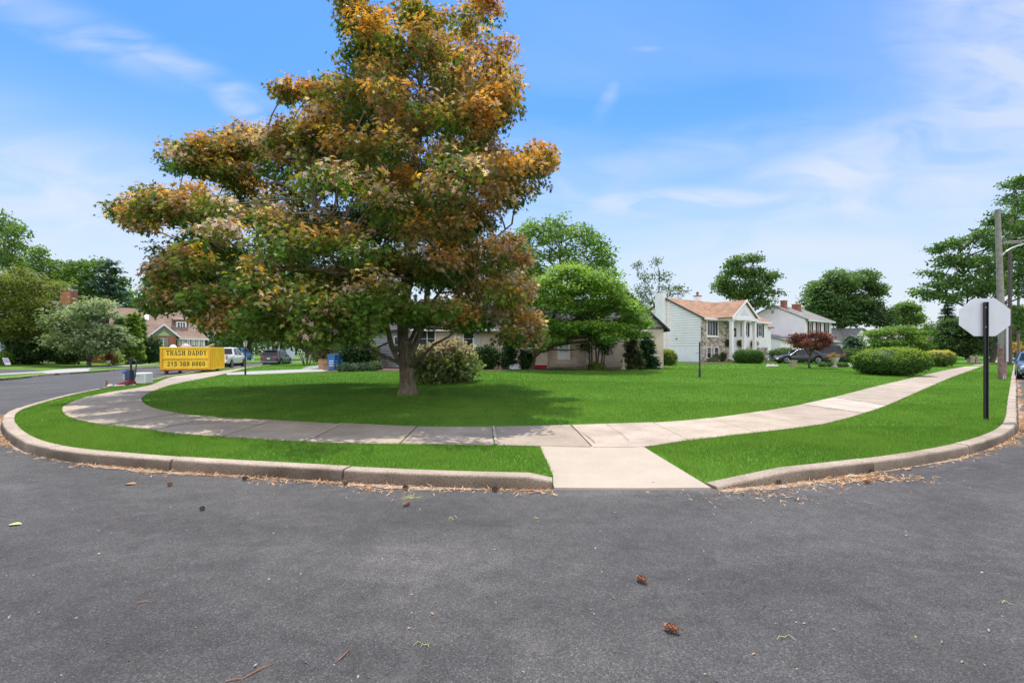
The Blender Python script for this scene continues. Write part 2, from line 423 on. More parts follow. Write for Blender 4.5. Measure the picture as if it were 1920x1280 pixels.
def shingle_mat(name, c1, c2):
    m = brick_mat(name, c1, c2, [c * .55 for c in c1], 0.32, 0.11, 0.4, 0.95)
    return m

def bark_mat(name, c1, c2):
    m = bpy.data.materials.new(name); m.use_nodes = True
    nt = m.node_tree; nd, lk = nt.nodes, nt.links
    b = nd['Principled BSDF']; b.inputs['Roughness'].default_value = 0.9; b.inputs['Specular IOR Level'].default_value = 0.2
    tc = nd.new('ShaderNodeTexCoord'); mp = nd.new('ShaderNodeMapping'); lk.new(tc.outputs['Object'], mp.inputs[0]); mp.inputs['Scale'].default_value = (9, 9, 1.6)
    n = nd.new('ShaderNodeTexNoise'); n.inputs['Scale'].default_value = 1.6; n.inputs['Detail'].default_value = 9; n.inputs['Roughness'].default_value = .7; n.inputs['Distortion'].default_value = .7
    lk.new(mp.outputs[0], n.inputs['Vector'])
    r = ramp_node(nd, [(0.34, c1), (0.62, c2)]); lk.new(n.outputs[0], r.inputs[0])
    n2 = nd.new('ShaderNodeTexNoise'); n2.inputs['Scale'].default_value = 1.5; n2.inputs['Detail'].default_value = 4; lk.new(tc.outputs['Object'], n2.inputs['Vector'])
    r2 = ramp_node(nd, [(0.35, (0.7, 0.72, 0.66)), (0.65, (1.15, 1.12, 1.05))]); lk.new(n2.outputs[0], r2.inputs[0])
    mu = nd.new('ShaderNodeMix'); mu.data_type = 'RGBA'; mu.blend_type = 'MULTIPLY'; mu.inputs[0].default_value = 1
    lk.new(r.outputs[0], mu.inputs[6]); lk.new(r2.outputs[0], mu.inputs[7]); lk.new(mu.outputs[2], b.inputs['Base Color'])
    bp = nd.new('ShaderNodeBump'); bp.inputs['Strength'].default_value = .8; bp.inputs['Distance'].default_value = 0.03
    lk.new(n.outputs[0], bp.inputs['Height']); lk.new(bp.outputs[0], b.inputs['Normal'])
    return m

def lawn_mat(name, c1, c2, c3):
    m = bpy.data.materials.new(name); m.use_nodes = True
    nt = m.node_tree; nd, lk = nt.nodes, nt.links
    b = nd['Principled BSDF']; b.inputs['Roughness'].default_value = 0.9; b.inputs['Specular IOR Level'].default_value = 0.1
    tc = nd.new('ShaderNodeTexCoord')
    n = nd.new('ShaderNodeTexNoise'); n.inputs['Scale'].default_value = 0.5; n.inputs['Detail'].default_value = 10; n.inputs['Roughness'].default_value = .7
    lk.new(tc.outputs['Object'], n.inputs['Vector'])
    r = ramp_node(nd, [(0.3, c1), (0.5, c2), (0.72, c3)]); lk.new(n.outputs[0], r.inputs[0]); lk.new(r.outputs[0], b.inputs['Base Color'])
    n2 = nd.new('ShaderNodeTexNoise'); n2.inputs['Scale'].default_value = 40; n2.inputs['Detail'].default_value = 4; lk.new(tc.outputs['Object'], n2.inputs['Vector'])
    bp = nd.new('ShaderNodeBump'); bp.inputs['Strength'].default_value = .8; bp.inputs['Distance'].default_value = 0.03
    lk.new(n2.outputs[0], bp.inputs['Height']); lk.new(bp.outputs[0], b.inputs['Normal'])
    return m

M_ASPHALT = asphalt_mat()
M_WALK = concrete_mat('walk_concrete', (0.30, 0.24, 0.185), (0.46, 0.375, 0.295), 0.30, attr=True)
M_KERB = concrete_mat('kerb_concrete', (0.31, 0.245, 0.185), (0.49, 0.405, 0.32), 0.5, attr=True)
M_APRON = concrete_mat('apron_concrete', (0.39, 0.325, 0.255), (0.455, 0.385, 0.31), 0.12)
M_PATH = concrete_mat('path_concrete', (0.30, 0.29, 0.27), (0.40, 0.385, 0.36), 0.15)
M_LAWN = lawn_mat('lawn_soil', (0.06, 0.155, 0.016), (0.085, 0.205, 0.022), (0.12, 0.25, 0.034))
M_FARLAWN = lawn_mat('far_lawn', (0.06, 0.13, 0.015), (0.10, 0.19, 0.025), (0.17, 0.24, 0.05))
M_GROUND = lawn_mat('far_ground', (0.03, 0.07, 0.015), (0.05, 0.10, 0.02), (0.07, 0.13, 0.03))
M_MULCH = mat('mulch', (0.045, 0.027, 0.018), 0.95, col2=(0.12, 0.075, 0.05), vscale=14, bump=0.9, bscale=30)
M_LEAF = foliage_mat('leaf', 0.42)
M_MAPLE = foliage_mat('maple_leaf', 0.40, 0.6, 0.22)
M_GRASS = foliage_mat('grass_blade', 0.30, 0.6, 0.2)
M_NEEDLE = foliage_mat('needle_litter', 0.1, 0.9, 0.1)
M_BARK = bark_mat('bark', (0.035, 0.028, 0.022), (0.17, 0.145, 0.115))
M_MBARK = bark_mat('maple_bark', (0.06, 0.048, 0.035), (0.29, 0.24, 0.18))
M_BEIGE = brick_mat('beige_brick', (0.60, 0.49, 0.40), (0.68, 0.57, 0.47), (0.45, 0.38, 0.32))
M_RED = brick_mat('red_brick', (0.34, 0.10, 0.055), (0.45, 0.16, 0.09), (0.30, 0.22, 0.18))
M_BROWNROOF = shingle_mat('brown_shingle', (0.235, 0.16, 0.12), (0.30, 0.21, 0.165))
M_ORANGEROOF = shingle_mat('orange_shingle', (0.29, 0.165, 0.10), (0.40, 0.245, 0.16))
M_GREYROOF = shingle_mat('grey_shingle', (0.22, 0.20, 0.19), (0.30, 0.28, 0.26))
M_DARKROOF = shingle_mat('dark_shingle', (0.06, 0.055, 0.055), (0.10, 0.09, 0.09))
M_STONE = stone_mat('field_stone')
M_WHITE = mat('white_paint', (0.84, 0.80, 0.81), 0.5, var=0.04, vscale=2)
M_WSIDE = mat('white_siding', (0.88, 0.82, 0.84), 0.55, var=0.05, vscale=1.2)
M_FOUND = mat('white_foundation', (0.86, 0.82, 0.87), 0.8, var=0.05, vscale=1.5, bump=.2, bscale=20)
M_LAPSHADE = mat('siding_lap_shade', (0.58, 0.58, 0.60), 0.7)
M_GLAPSHADE = mat('grey_siding_lap_shade', (0.13, 0.13, 0.14), 0.7)
M_GSIDE = mat('grey_siding', (0.30, 0.295, 0.31), 0.6, var=0.06, vscale=1.2)
M_BLSIDE = mat('bluegrey_siding', (0.33, 0.38, 0.42), 0.6, var=0.06, vscale=1.2)
M_OLIVE = mat('olive_siding', (0.20, 0.22, 0.15), 0.7, var=0.06, vscale=2)
M_PALEGREEN = mat('pale_green_paint', (0.42, 0.48, 0.26), 0.7, var=0.05)
M_SHUT = mat('grey_shutter', (0.30, 0.31, 0.33), 0.6)
M_LSHUT = mat('light_shutter', (0.52, 0.53, 0.50), 0.6)
M_BLKSHUT = mat('black_shutter', (0.035, 0.04, 0.045), 0.5)
M_MAROON = mat('maroon_shutter', (0.07, 0.03, 0.03), 0.6)
M_GLASS = mat('window_glass', (0.035, 0.045, 0.05), 0.06, spec=0.45, var=0.3, vscale=1.5)
M_CURTAIN = mat('window_curtain', (0.55, 0.55, 0.52), 0.5, var=0.1, vscale=6)
M_BLACK = mat('black_metal', (0.018, 0.018, 0.020), 0.45, var=0.2, vscale=8)
M_SIGN = mat('bare_aluminium', (0.60, 0.62, 0.66), 0.5, metal=0.25, var=0.07, vscale=3, bump=0.03, bscale=5)
M_POLE = mat('weathered_pole', (0.20, 0.185, 0.16), 0.9, col2=(0.35, 0.33, 0.28), vscale=5, bump=.5, bscale=25)
M_RPOLE = mat('reddish_pole_base', (0.16, 0.08, 0.065), 0.9, col2=(0.33, 0.22, 0.19), vscale=7, bump=.5, bscale=25)
M_DPOLE = mat('dark_pole', (0.06, 0.05, 0.045), 0.9, col2=(0.12, 0.10, 0.085), vscale=6, bump=.5, bscale=25)
M_GALV = mat('galvanised', (0.55, 0.56, 0.58), 0.45, metal=0.5, var=0.1)
M_YELLOW = mat("dumpster_yellow", (0.84, 0.53, 0.014), 0.5, col2=(0.95, 0.66, 0.025), vscale=1.8, bump=.1, bscale=8)
M_YRIB = mat('dumpster_orange', (0.66, 0.32, 0.01), 0.55, col2=(0.80, 0.45, 0.02), vscale=5)
M_RUST = mat('rust', (0.20, 0.07, 0.025), 0.9, col2=(0.34, 0.15, 0.06), vscale=9, bump=.4, bscale=20)
M_LETTER = mat('black_lettering', (0.03, 0.022, 0.012), 0.7)
M_CARBLK = mat('black_car_paint', (0.012, 0.014, 0.022), 0.3, coat=0.45, spec=0.4)
M_CARDBL = mat('dark_blue_car_paint', (0.02, 0.025, 0.04), 0.3, coat=0.45, spec=0.4)
M_CARBLU = mat('steel_blue_car_paint', (0.10, 0.15, 0.21), 0.25, metal=0.3, coat=1.0)
M_CARWHT = mat('white_car_paint', (0.70, 0.71, 0.73), 0.3, coat=0.8)
M_CARGREY = mat('grey_bumper', (0.16, 0.17, 0.19), 0.5)
M_CARGLS = mat('car_glass', (0.012, 0.015, 0.018), 0.05, spec=0.35)
M_TYRE = mat('tyre_rubber', (0.018, 0.018, 0.018), 0.85)
M_RIM = mat('wheel_rim', (0.42, 0.43, 0.45), 0.35, metal=0.7)
M_REDL = mat('red_lamp', (0.50, 0.015, 0.02), 0.2, coat=0.6)
M_CLEARL = mat('clear_lamp', (0.72, 0.74, 0.76), 0.12, coat=0.8)
M_CHROME = mat('chrome', (0.7, 0.7, 0.72), 0.15, metal=1.0)
M_PLATE = mat('licence_plate', (0.70, 0.68, 0.55), 0.5)
M_CARD = mat('cardboard', (0.45, 0.27, 0.16), 0.85, var=0.12, vscale=3)
M_BIN = mat('blue_plastic', (0.035, 0.16, 0.42), 0.45, var=0.12, vscale=6)
M_BIN2 = mat('bright_blue_plastic', (0.03, 0.22, 0.42), 0.5, var=0.1)
M_WPLAST = mat('white_plastic', (0.82, 0.82, 0.82), 0.4, var=0.03)
M_BLUEP = mat('machine_blue', (0.02, 0.17, 0.55), 0.35)
M_NAVY = mat('machine_navy', (0.03, 0.045, 0.12), 0.4)
M_REDP = mat('machine_red', (0.40, 0.02, 0.04), 0.35)
M_CLEARP = mat('smoky_tank', (0.45, 0.48, 0.52), 0.2)
M_DGREY = mat('dark_grey_plastic', (0.05, 0.05, 0.055), 0.5)
M_PURPLE = mat('lilac_print', (0.48, 0.33, 0.55), 0.6)
M_CYAN = mat('cyan_sign', (0.10, 0.50, 0.75), 0.6)
M_REDT = mat('red_tarp', (0.45, 0.015, 0.03), 0.6, var=0.1)
M_PLASTICBAG = mat('pale_sheet', (0.60, 0.62, 0.66), 0.5, var=0.1, vscale=5, bump=.5, bscale=6)
M_CONE = mat('pine_cone_scale', (0.17, 0.06, 0.03), 0.8, col2=(0.34, 0.14, 0.07), vscale=30)
M_DCONE = mat('dark_cone_scale', (0.05, 0.035, 0.028), 0.85, col2=(0.15, 0.11, 0.085), vscale=30)
M_ROCK = mat('pale_rock', (0.45, 0.42, 0.37), 0.9, var=0.15, vscale=6, bump=.4)
M_BUFF = mat('buff_stone', (0.42, 0.33, 0.25), 0.9, var=0.12, vscale=10, bump=.3)
M_DRYLEAF = mat('dry_leaf', (0.40, 0.22, 0.09), 0.8, var=0.3, vscale=10)
M_STRAW = mat('dry_straw', (0.50, 0.50, 0.20), 0.8, var=0.2, vscale=10)
M_STICK = mat('twig', (0.30, 0.13, 0.07), 0.9, var=0.2)
M_TERRA = mat('terracotta', (0.42, 0.19, 0.11), 0.85, var=0.1)
# ------------------------------------------------------------------ terrain outlines (traced, then laid on the ground)
def catmull(pts, step=6.0, closed=False):
    P = [np.array(p, float) for p in pts]
    out = []
    n = len(P)
    for i in range(n - 1):
        p0 = P[i - 1] if i > 0 else 2 * P[0] - P[1]
        p1, p2 = P[i], P[i + 1]
        p3 = P[i + 2] if i + 2 < n else 2 * P[-1] - P[-2]
        m = max(2, int(np.linalg.norm(p2 - p1) / step))
        for k in range(m):
            t = k / m
            # centripetal-ish damping of tangents
            d = np.linalg.norm(p2 - p1)
            t1 = (p2 - p0); t1 = t1 / (np.linalg.norm(t1) + 1e-9) * d
            t2 = (p3 - p1); t2 = t2 / (np.linalg.norm(t2) + 1e-9) * d
            h00 = 2*t**3 - 3*t**2 + 1; h10 = t**3 - 2*t**2 + t; h01 = -2*t**3 + 3*t**2; h11 = t**3 - t**2
            out.append(h00*p1 + h10*t1 + h01*p2 + h11*t2)
    out.append(P[-1])
    return np.array(out)

KZ = 0.13
def ground_pts(px, z=KZ): return np.array([at(p[0], p[1], z)[:2] for p in px])
kerb_px = [(540,679),(500,683),(456,687.5),(390,694.5),(350,700),(313,706),(277,714),(190,729),(133,741),(67,759),(37,770),(27,780),(31,797),(67,823),(133,840),(267,852),(400,862),(533,868),(640,875),(840,884),(1037,888),(1180,889.5),(1322,888),(1427,880),(1510,871),(1613,860),(1713,846),(1813,826),(1873,802),(1885,783),(1888,760),(1893,730),(1897,703),(1900,690)]
KERB = ground_pts(kerb_px)
KERB = np.vstack([[(-64, 210), (-46, 118)], KERB, [(64, 62), (115, 113), (190, 188)]])
def resample(P, step):
    seg = np.linalg.norm(np.diff(P, axis=0), axis=1); s = np.concatenate([[0], np.cumsum(seg)])
    n = max(2, int(s[-1] / step)); t = np.linspace(0, s[-1], n)
    return np.stack([np.interp(t, s, P[:, 0]), np.interp(t, s, P[:, 1])], 1)
KERB = catmull(KERB, 0.35)
def smooth_line(P, it=4):
    P = P.copy()
    for _ in range(it): P[1:-1] = (P[:-2] + 2 * P[1:-1] + P[2:]) / 4
    return P
KERB = smooth_line(KERB, 3)
def dist_line(Q, P, chunk=20000):
    """distance of points Q (n,2) to polyline P"""
    Q = np.asarray(Q, float).reshape(-1, 2)
    A = P[:-1]; D = P[1:] - A; L = (D ** 2).sum(1) + 1e-12
    out = np.empty(len(Q))
    for i in range(0, len(Q), chunk):
        q = Q[i:i + chunk, None, :] - A[None]
        t = np.clip((q * D[None]).sum(2) / L[None], 0, 1)
        out[i:i + chunk] = np.sqrt(((q - t[..., None] * D[None]) ** 2).sum(2).min(1))
    return out
KERB_C = KERB[::4]
A3 = at(1322, 888, KZ)
def g(x, y):
    d = dist_line(np.stack([np.ravel(x), np.ravel(y)], 1), KERB_C)
    dip = np.clip(1 - np.hypot(np.ravel(x) - A3[0], np.ravel(y) - A3[1]) / 1.15, 0, 1)
    return KZ + 0.022 * np.clip(d - 3.6, 0, 16) - 0.095 * dip
def g1(x, y): return float(g(np.array([x]), np.array([y]))[0])
def atg(px, py):
    z = 0.3
    for _ in range(12):
        p = at(px, py, z)
        z = 0.5 * z + 0.5 * g1(p[0], p[1])
    p = at(px, py, z)
    return (p[0], p[1], z)
def in_poly(Q, P):
    Q = np.asarray(Q); x, y = Q[:, 0], Q[:, 1]
    c = np.zeros(len(Q), bool)
    n = len(P); j = n - 1
    for i in range(n):
        xi, yi = P[i]; xj, yj = P[j]
        if yi != yj:
            m = ((yi > y) != (yj > y)) & (x < (xj - xi) * (y - yi) / (yj - yi) + xi)
            c ^= m
        j = i
    return c

in_px = [(540,680.5),(470,688.5),(420,701),(367,712),(327,720),(295,730),(270,742),(265,750),(275,759),(300,768),(350,777),(433,784),(533,789),(640,794),(807,799.5),(973,799),(1107,796),(1273,789),(1380,778),(1480,763),(1563,745),(1640,725),(1713,708),(1763,696),(1810,687),(1847,680.5),(1858,678)]
out_px = [(540,680),(473,687),(410,696),(350,702.5),(320,707),(277,723),(200,736),(150,748),(118,763),(117,771),(127,780),(173,793),(283,806),(333,813),(453,821),(567,828),(640,831),(840,833),(940,834.5),(1013,837),(1110,838.5),(1207,838),(1280,827),(1363,817),(1497,802),(1547,794),(1613,777),(1663,760),(1713,738),(1780,709),(1812,697),(1847,684.5),(1862,680)]
IN = catmull(in_px, 6); OUT = catmull(out_px, 6)
IN_W = ground_pts(IN); OUT_W = ground_pts(OUT)
def tail(P, a, b):
    return np.vstack([[a], P, [b]])
IN_W = np.vstack([[(-40.6, 110)], IN_W, [(110, 111)]])
OUT_W = np.vstack([[(-42.0, 110)], OUT_W, [(111.4, 110)]])
WALK_POLY = np.vstack([IN_W, OUT_W[::-1]])
APRON = np.array([at(1013, 837, KZ)[:2], at(1037, 888, KZ)[:2], at(1180, 889.5, KZ)[:2], at(1322, 888, KZ)[:2], at(1207, 838, KZ)[:2]])

def sheet(name, poly, zf, matr, step=1.2, far=5.0, near_y=45, thick=0.0, kind='structure', skirt=None, parent=None):
    """a ground sheet filling a polygon, with height function zf"""
    poly = np.asarray(poly)
    lo, hi = poly.min(0), poly.max(0)
    P = []
    for st, y0, y1 in ((step, lo[1], min(hi[1], near_y)), (far, max(lo[1], near_y), hi[1])):
        if y1 <= y0: continue
        xs = np.arange(lo[0], hi[0], st); ys = np.arange(y0, y1, st)
        if len(xs) and len(ys):
            gx, gy = np.meshgrid(xs, ys); P.append(np.stack([gx.ravel(), gy.ravel()], 1))
    P = np.vstack(P) if P else np.zeros((0, 2))
    if len(P):
        P = P[in_poly(P, poly)]
        if len(P): P = P[dist_line(P, np.vstack([poly, poly[:1]])) > 0.3 * step]
    n = len(poly)
    V = [Vector(p) for p in poly] + [Vector(p) for p in P]
    r = delaunay_2d_cdt(V, [], [list(range(n))], 1, 1e-5)
    v2 = np.array([tuple(v) for v in r[0]])
    z = zf(v2[:, 0], v2[:, 1])
    mb = MB(); mb.v = [(a, b, c) for (a, b), c in zip(v2, z)]; mb.f = [list(f) for f in r[2]]; mb.mi = [0] * len(mb.f)
    # orientation
    for f in mb.f:
        a, b, c = [v2[i] for i in f[:3]]
        if (b[0]-a[0])*(c[1]-a[1]) - (b[1]-a[1])*(c[0]-a[0]) < 0: f.reverse()
    if skirt is not None:
        zp = zf(poly[:, 0], poly[:, 1])
        top = [(p[0], p[1], q) for p, q in zip(poly, zp)]
        n0 = len(mb.v); mb.v += top + [(p[0], p[1], skirt) for p in poly]
        for i in range(n):
            j = (i + 1) % n
            mb.f.append([n0 + i, n0 + n + i, n0 + n + j, n0 + j]); mb.mi.append(0)
    o = mb.build(name, matr, parent)
    if kind: tag(o, kind=kind)
    return o

# the ground to the horizon, and the asphalt laid over it
mb = MB(); mb.add([(-900, -400, -0.06), (900, -400, -0.06), (900, 1400, -0.06), (-900, 1400, -0.06)], [(0, 1, 2, 3)])
tag(mb.build('ground', M_GROUND), kind='structure')
mb = MB(); mb.add([(-75, -30, 0), (200, -30, 0), (200, 215, 0), (-75, 215, 0)], [(0, 1, 2, 3)])
tag(mb.build('road', M_ASPHALT), kind='structure')

# corner block: lawn sheet (cut out where the apron ramps down)
ia = np.argmin(((KERB - APRON[1]) ** 2).sum(1)); ib = np.argmin(((KERB - APRON[3]) ** 2).sum(1))
KERB_END = np.array([(190, 260), (-64, 260)])
o_a = np.argmin(((OUT_W - APRON[0]) ** 2).sum(1)); o_b = np.argmin(((OUT_W - APRON[4]) ** 2).sum(1))
BLOCK = np.vstack([KERB[:ia], [APRON[1]], [APRON[0]], OUT_W[o_a + 1:o_b], [APRON[4]], [APRON[3]], KERB[ib + 1:], KERB_END])
sheet('lawn', BLOCK, lambda x, y: g(x, y) - 0.012, M_LAWN, 1.0, 6.0, 45, skirt=-0.05)

# apron ramp
A = APRON
def lerp(a, b, t): return a + (b - a) * t
mb = MB()
nu, nv = 14, 8
top = [lerp(A[0], A[4], i / nu) for i in range(nu + 1)]
kline = resample(np.vstack([[A[1]], KERB[ia + 1:ib], [A[3]]]), 0.05)
kk = [kline[int(round(i / nu * (len(kline) - 1)))] for i in range(nu + 1)]
outn = np.array([0.0, -1.0])
def tapers(i): return 1.0
for j in range(nv + 1):
    for i in range(nu + 1):
        t = j / nv
        p = lerp(top[i], kk[i] + outn * 0.16, t)
        z = lerp(KZ + 0.008, 0.022, t ** 0.9)
        mb.v.append((p[0], p[1], z))
for j in range(nv):
    for i in range(nu):
        a = j * (nu + 1) + i
        mb.f.append([a, a + nu + 1, a + nu + 2, a + 1]); mb.mi.append(0)
n0 = len(mb.v)
for i in range(nu + 1): mb.v.append((mb.v[nv * (nu + 1) + i][0], mb.v[nv * (nu + 1) + i][1] - 0.01, -0.02))
for i in range(nu):
    a = nv * (nu + 1) + i; mb.f.append([a, n0 + i, n0 + i + 1, a + 1]); mb.mi.append(0)
for sgn, i in ((1, 0), (-1, nu)):
    n0 = len(mb.v)
    for j in range(nv + 1):
        p = mb.v[j * (nu + 1) + i]; mb.v.append((p[0], p[1], -0.05))
    for j in range(nv):
        a = j * (nu + 1) + i; f = [a, n0 + j, n0 + j + 1, a + nu + 1]
        mb.f.append(f if sgn > 0 else f[::-1]); mb.mi.append(0)
tag(mb.build('apron', M_APRON, smooth=50), kind='structure')

# kerb: profile swept along the line in cast lengths, lowered and tapered at the apron
def kerb_sweep(mb, line, zt_of, seg_len=2.4, gap=0.02, wid=0.17, jitter=True, face_tone=.6):
    mb.cols = getattr(mb, 'cols', [])
    s = np.concatenate([[0], np.cumsum(np.linalg.norm(np.diff(line, axis=0), axis=1))])
    tot = s[-1]; nseg = max(1, int(round(tot / seg_len)))
    tan = np.gradient(line, axis=0); tan /= np.linalg.norm(tan, axis=1)[:, None]
    nor = np.stack([tan[:, 1], -tan[:, 0]], 1)         # outward: right of travel
    for k in range(nseg):
        a = tot * k / nseg + gap / 2; b = tot * (k + 1) / nseg - gap / 2
        m = max(3, int((b - a) / 0.22))
        ts = np.linspace(a, b, m)
        dz = rng.normal(0, 0.004) if jitter else 0; do = rng.normal(0, 0.006) if jitter else 0
        ring = []
        for t in ts:
            c = np.array([np.interp(t, s, line[:, 0]), np.interp(t, s, line[:, 1])])
            nn = np.array([np.interp(t, s, nor[:, 0]), np.interp(t, s, nor[:, 1])]); nn /= np.linalg.norm(nn)
            zt = zt_of(t) + dz
            w = rng.normal(0, 0.006) if jitter else 0
            for o_, z_ in ((0, -0.05), (0, zt), (0.145 + do + w * .5, zt + 0.002), (0.162 + do + w, zt - 0.008), (0.172 + do + w, zt - 0.028), (0.182 + do, zt * 0.4), (0.188 + do, -0.05)):
                q = c + nn * o_; ring.append((q[0], q[1], z_))
            gq = face_tone * float(np.clip(1 + .35 * math.sin(t * 2.1 + k) * math.sin(t * .83) + rng.normal(0, .12), .6, 1.5)); sc_ = 1 + dz * 12  # vertical face darker than the top, tone drifting along each length
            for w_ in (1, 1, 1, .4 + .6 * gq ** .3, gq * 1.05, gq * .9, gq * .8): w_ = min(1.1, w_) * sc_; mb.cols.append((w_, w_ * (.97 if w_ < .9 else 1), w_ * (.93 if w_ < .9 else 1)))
        n0 = len(mb.v); mb.v += ring; q = 7
        for i in range(m - 1):
            for j in range(q - 1):
                mb.f.append([n0 + i*q + j, n0 + i*q + j + 1, n0 + (i+1)*q + j + 1, n0 + (i+1)*q + j][::-1]); mb.mi.append(0)
        mb.f.append([n0 + j for j in range(q)][::-1]); mb.mi.append(0)
        mb.f.append([n0 + (m-1)*q + j for j in range(q)]); mb.mi.append(0)
mbk = MB()
k_left = resample(np.vstack([KERB[:ia], [APRON[1]]])[18:], 0.2)
L_left = np.linalg.norm(np.diff(k_left, axis=0), axis=1).sum()
kerb_sweep(mbk, k_left, lambda t: KZ + 0.012 - 0.05 * max(0, 1 - (L_left - t) / 0.25), face_tone=.42)
k_right = resample(np.vstack([[APRON[3]], KERB[ib + 1:]]), 0.2)
kerb_sweep(mbk, k_right, lambda t: KZ + 0.012 - 0.105 * max(0, 1 - t / 1.0), face_tone=.62)
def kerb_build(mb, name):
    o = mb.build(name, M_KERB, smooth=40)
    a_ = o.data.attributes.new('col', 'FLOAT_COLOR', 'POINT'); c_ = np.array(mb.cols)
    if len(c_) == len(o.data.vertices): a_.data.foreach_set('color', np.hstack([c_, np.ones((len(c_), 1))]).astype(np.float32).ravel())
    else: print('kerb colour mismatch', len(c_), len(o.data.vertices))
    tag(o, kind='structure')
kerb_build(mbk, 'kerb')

# pavement slabs
def near_i(P, px): return int(np.argmin(((P - np.array(px)) ** 2).sum(1)))
joints = [((545,680.3),(545,679.6)),((505,684.5),(510,683)),((470,688.5),(473,687)),((420,701),(395,697.5)),((367,712),(320,707)),((327,720),(270,724)),((290,732),(225,732)),((267,745),(170,743)),((265,752),(122,760)),
          ((285,763.5),(130,782)),((340,775.5),(195,796.5)),((410,782),(283,806)),((515,788.5),(415,818.5)),((640,794),(565,828)),((783,799),(747,832.3)),((925,799.5),(930,834.3)),((1073,797),(1113,838.5)),
          ((1225,791.5),(1290,826)),((1330,783.5),(1415,811.5)),((1427,771.5),(1530,797)),((1505,758),(1620,775)),((1565,744.5),(1665,759)),((1640,725),(1725,733)),((1690,713),(1757,719)),((1730,704),(1787,706)),((1763,696),(1812,697)),((1790,691),(1828,691)),((1815,686),(1845,685)),((1847,680.5),(1862,680))]
mb = MB(); cols = []
for k in range(len(joints) - 1):
    i0, i1 = near_i(IN, joints[k][0]), near_i(IN, joints[k + 1][0])
    o0, o1 = near_i(OUT, joints[k][1]), near_i(OUT, joints[k + 1][1])
    if i1 <= i0: i1 = i0 + 1
    if o1 <= o0: o1 = o0 + 1
    a = resample(ground_pts(IN[i0:i1 + 1]), 0.25); b = resample(ground_pts(OUT[o0:o1 + 1]), 0.25)
    m = max(len(a), len(b), 4)
    a = np.stack([np.interp(np.linspace(0, 1, m), np.linspace(0, 1, len(a)), a[:, i]) for i in (0, 1)], 1)
    b = np.stack([np.interp(np.linspace(0, 1, m), np.linspace(0, 1, len(b)), b[:, i]) for i in (0, 1)], 1)
    gp = 0.014
    for P_ in (a, b):
        d0 = (P_[1] - P_[0]); P_[0] += d0 / (np.linalg.norm(d0) + 1e-9) * gp
        d1 = (P_[-2] - P_[-1]); P_[-1] += d1 / (np.linalg.norm(d1) + 1e-9) * gp
    tilt = rng.normal(0, 0.006); zt = KZ + 0.008 + rng.normal(0, 0.003)
    c = float(np.clip(rng.normal(1, 0.07), 0.86, 1.12))
    cc = (c, c * (1 + rng.normal(0, .01)), c * (1 + rng.normal(0, .02)))
    if k == 20: cc = (1.22, 1.25, 1.30)        # the newer, paler slab
    if k == 8: cc = (1.12, 1.1, 1.06)
    n0 = len(mb.v); nw = 5
    for i in range(m):
        for j in range(nw + 1):
            p = lerp(a[i], b[i], j / nw); t = i / (m - 1) - .5
            z = max(g1(*p), KZ) - KZ + zt + tilt * t
            mb.v.append((p[0], p[1], z)); cols.append(cc)
    for i in range(m - 1):
        for j in range(nw):
            q = n0 + i * (nw + 1) + j
            mb.f.append([q, q + nw + 1, q + nw + 2, q + 1][::-1]); mb.mi.append(0)
    # sides
    ring = [n0 + j for j in range(nw + 1)] + [n0 + i * (nw + 1) + nw for i in range(1, m)] + [n0 + (m - 1) * (nw + 1) + j for j in range(nw - 1, -1, -1)] + [n0 + i * (nw + 1) for i in range(m - 2, 0, -1)]
    n1 = len(mb.v)
    for r_ in ring: p = mb.v[r_]; mb.v.append((p[0], p[1], p[2] - 0.06)); cols.append(cc)
    for i in range(len(ring)):
        j = (i + 1) % len(ring); mb.f.append([ring[i], ring[j], n1 + j, n1 + i][::-1]); mb.mi.append(0)
ow = mb.build('sidewalk', M_WALK)
at_ = ow.data.attributes.new('col', 'FLOAT_COLOR', 'POINT')
at_.data.foreach_set('color', np.hstack([np.array(cols), np.ones((len(cols), 1))]).astype(np.float32).ravel())
tag(ow, kind='structure')
# long tail of the pavement on the right street
mb = MB()
tp = [at(1847, 680.5, KZ)[:2], at(1862, 680, KZ)[:2], (111.4, 110), (110, 111)]
sheet('far_sidewalk', np.array([at(1850, 680, KZ)[:2], at(1864, 679.6, KZ)[:2], (112.5, 108), (111, 110.5)]), lambda x, y: g(x, y) + 0.012, M_PATH, 3, 6)

# cement patched into two of the joints, and cracks
def strip_on(name, px_line, w, z_off, matr, kind='structure', zf=None):
    L = np.array([atg(*p)[:2] for p in px_line]); L = resample(L, 0.12)
    tan = np.gradient(L, axis=0); tan /= np.linalg.norm(tan, axis=1)[:, None]; nor = np.stack([-tan[:, 1], tan[:, 0]], 1)
    mb = MB(); gz = g(L[:, 0], L[:, 1]) + z_off
    for i, p in enumerate(L):
        ww = w * (0.6 + 0.8 * rng.random())
        for s_ in (1, -1):
            q = p + nor[i] * ww / 2 * s_; mb.v.append((q[0], q[1], gz[i]))
    for i in range(len(L) - 1): mb.f.append([2*i, 2*i+1, 2*i+3, 2*i+2]); mb.mi.append(0)
    o = mb.build(name, matr); tag(o, kind=kind); return o
strip_on('joint_patch', [(565,829),(590,820),(615,808),(641,795)], 0.055, 0.026, M_APRON)
strip_on('joint_patch', [(925,800),(927,812),(930,834)], 0.04, 0.026, M_APRON)
M_CRACK = mat('crack_fill', (0.06, 0.05, 0.04), 0.95)
strip_on('pavement_crack', [(1070,799),(1082,810),(1090,813),(1105,823),(1115,832)], 0.012, 0.030, M_CRACK)
strip_on('pavement_crack', [(1137,797),(1150,806),(1165,815),(1178,828)], 0.007, 0.030, M_CRACK)
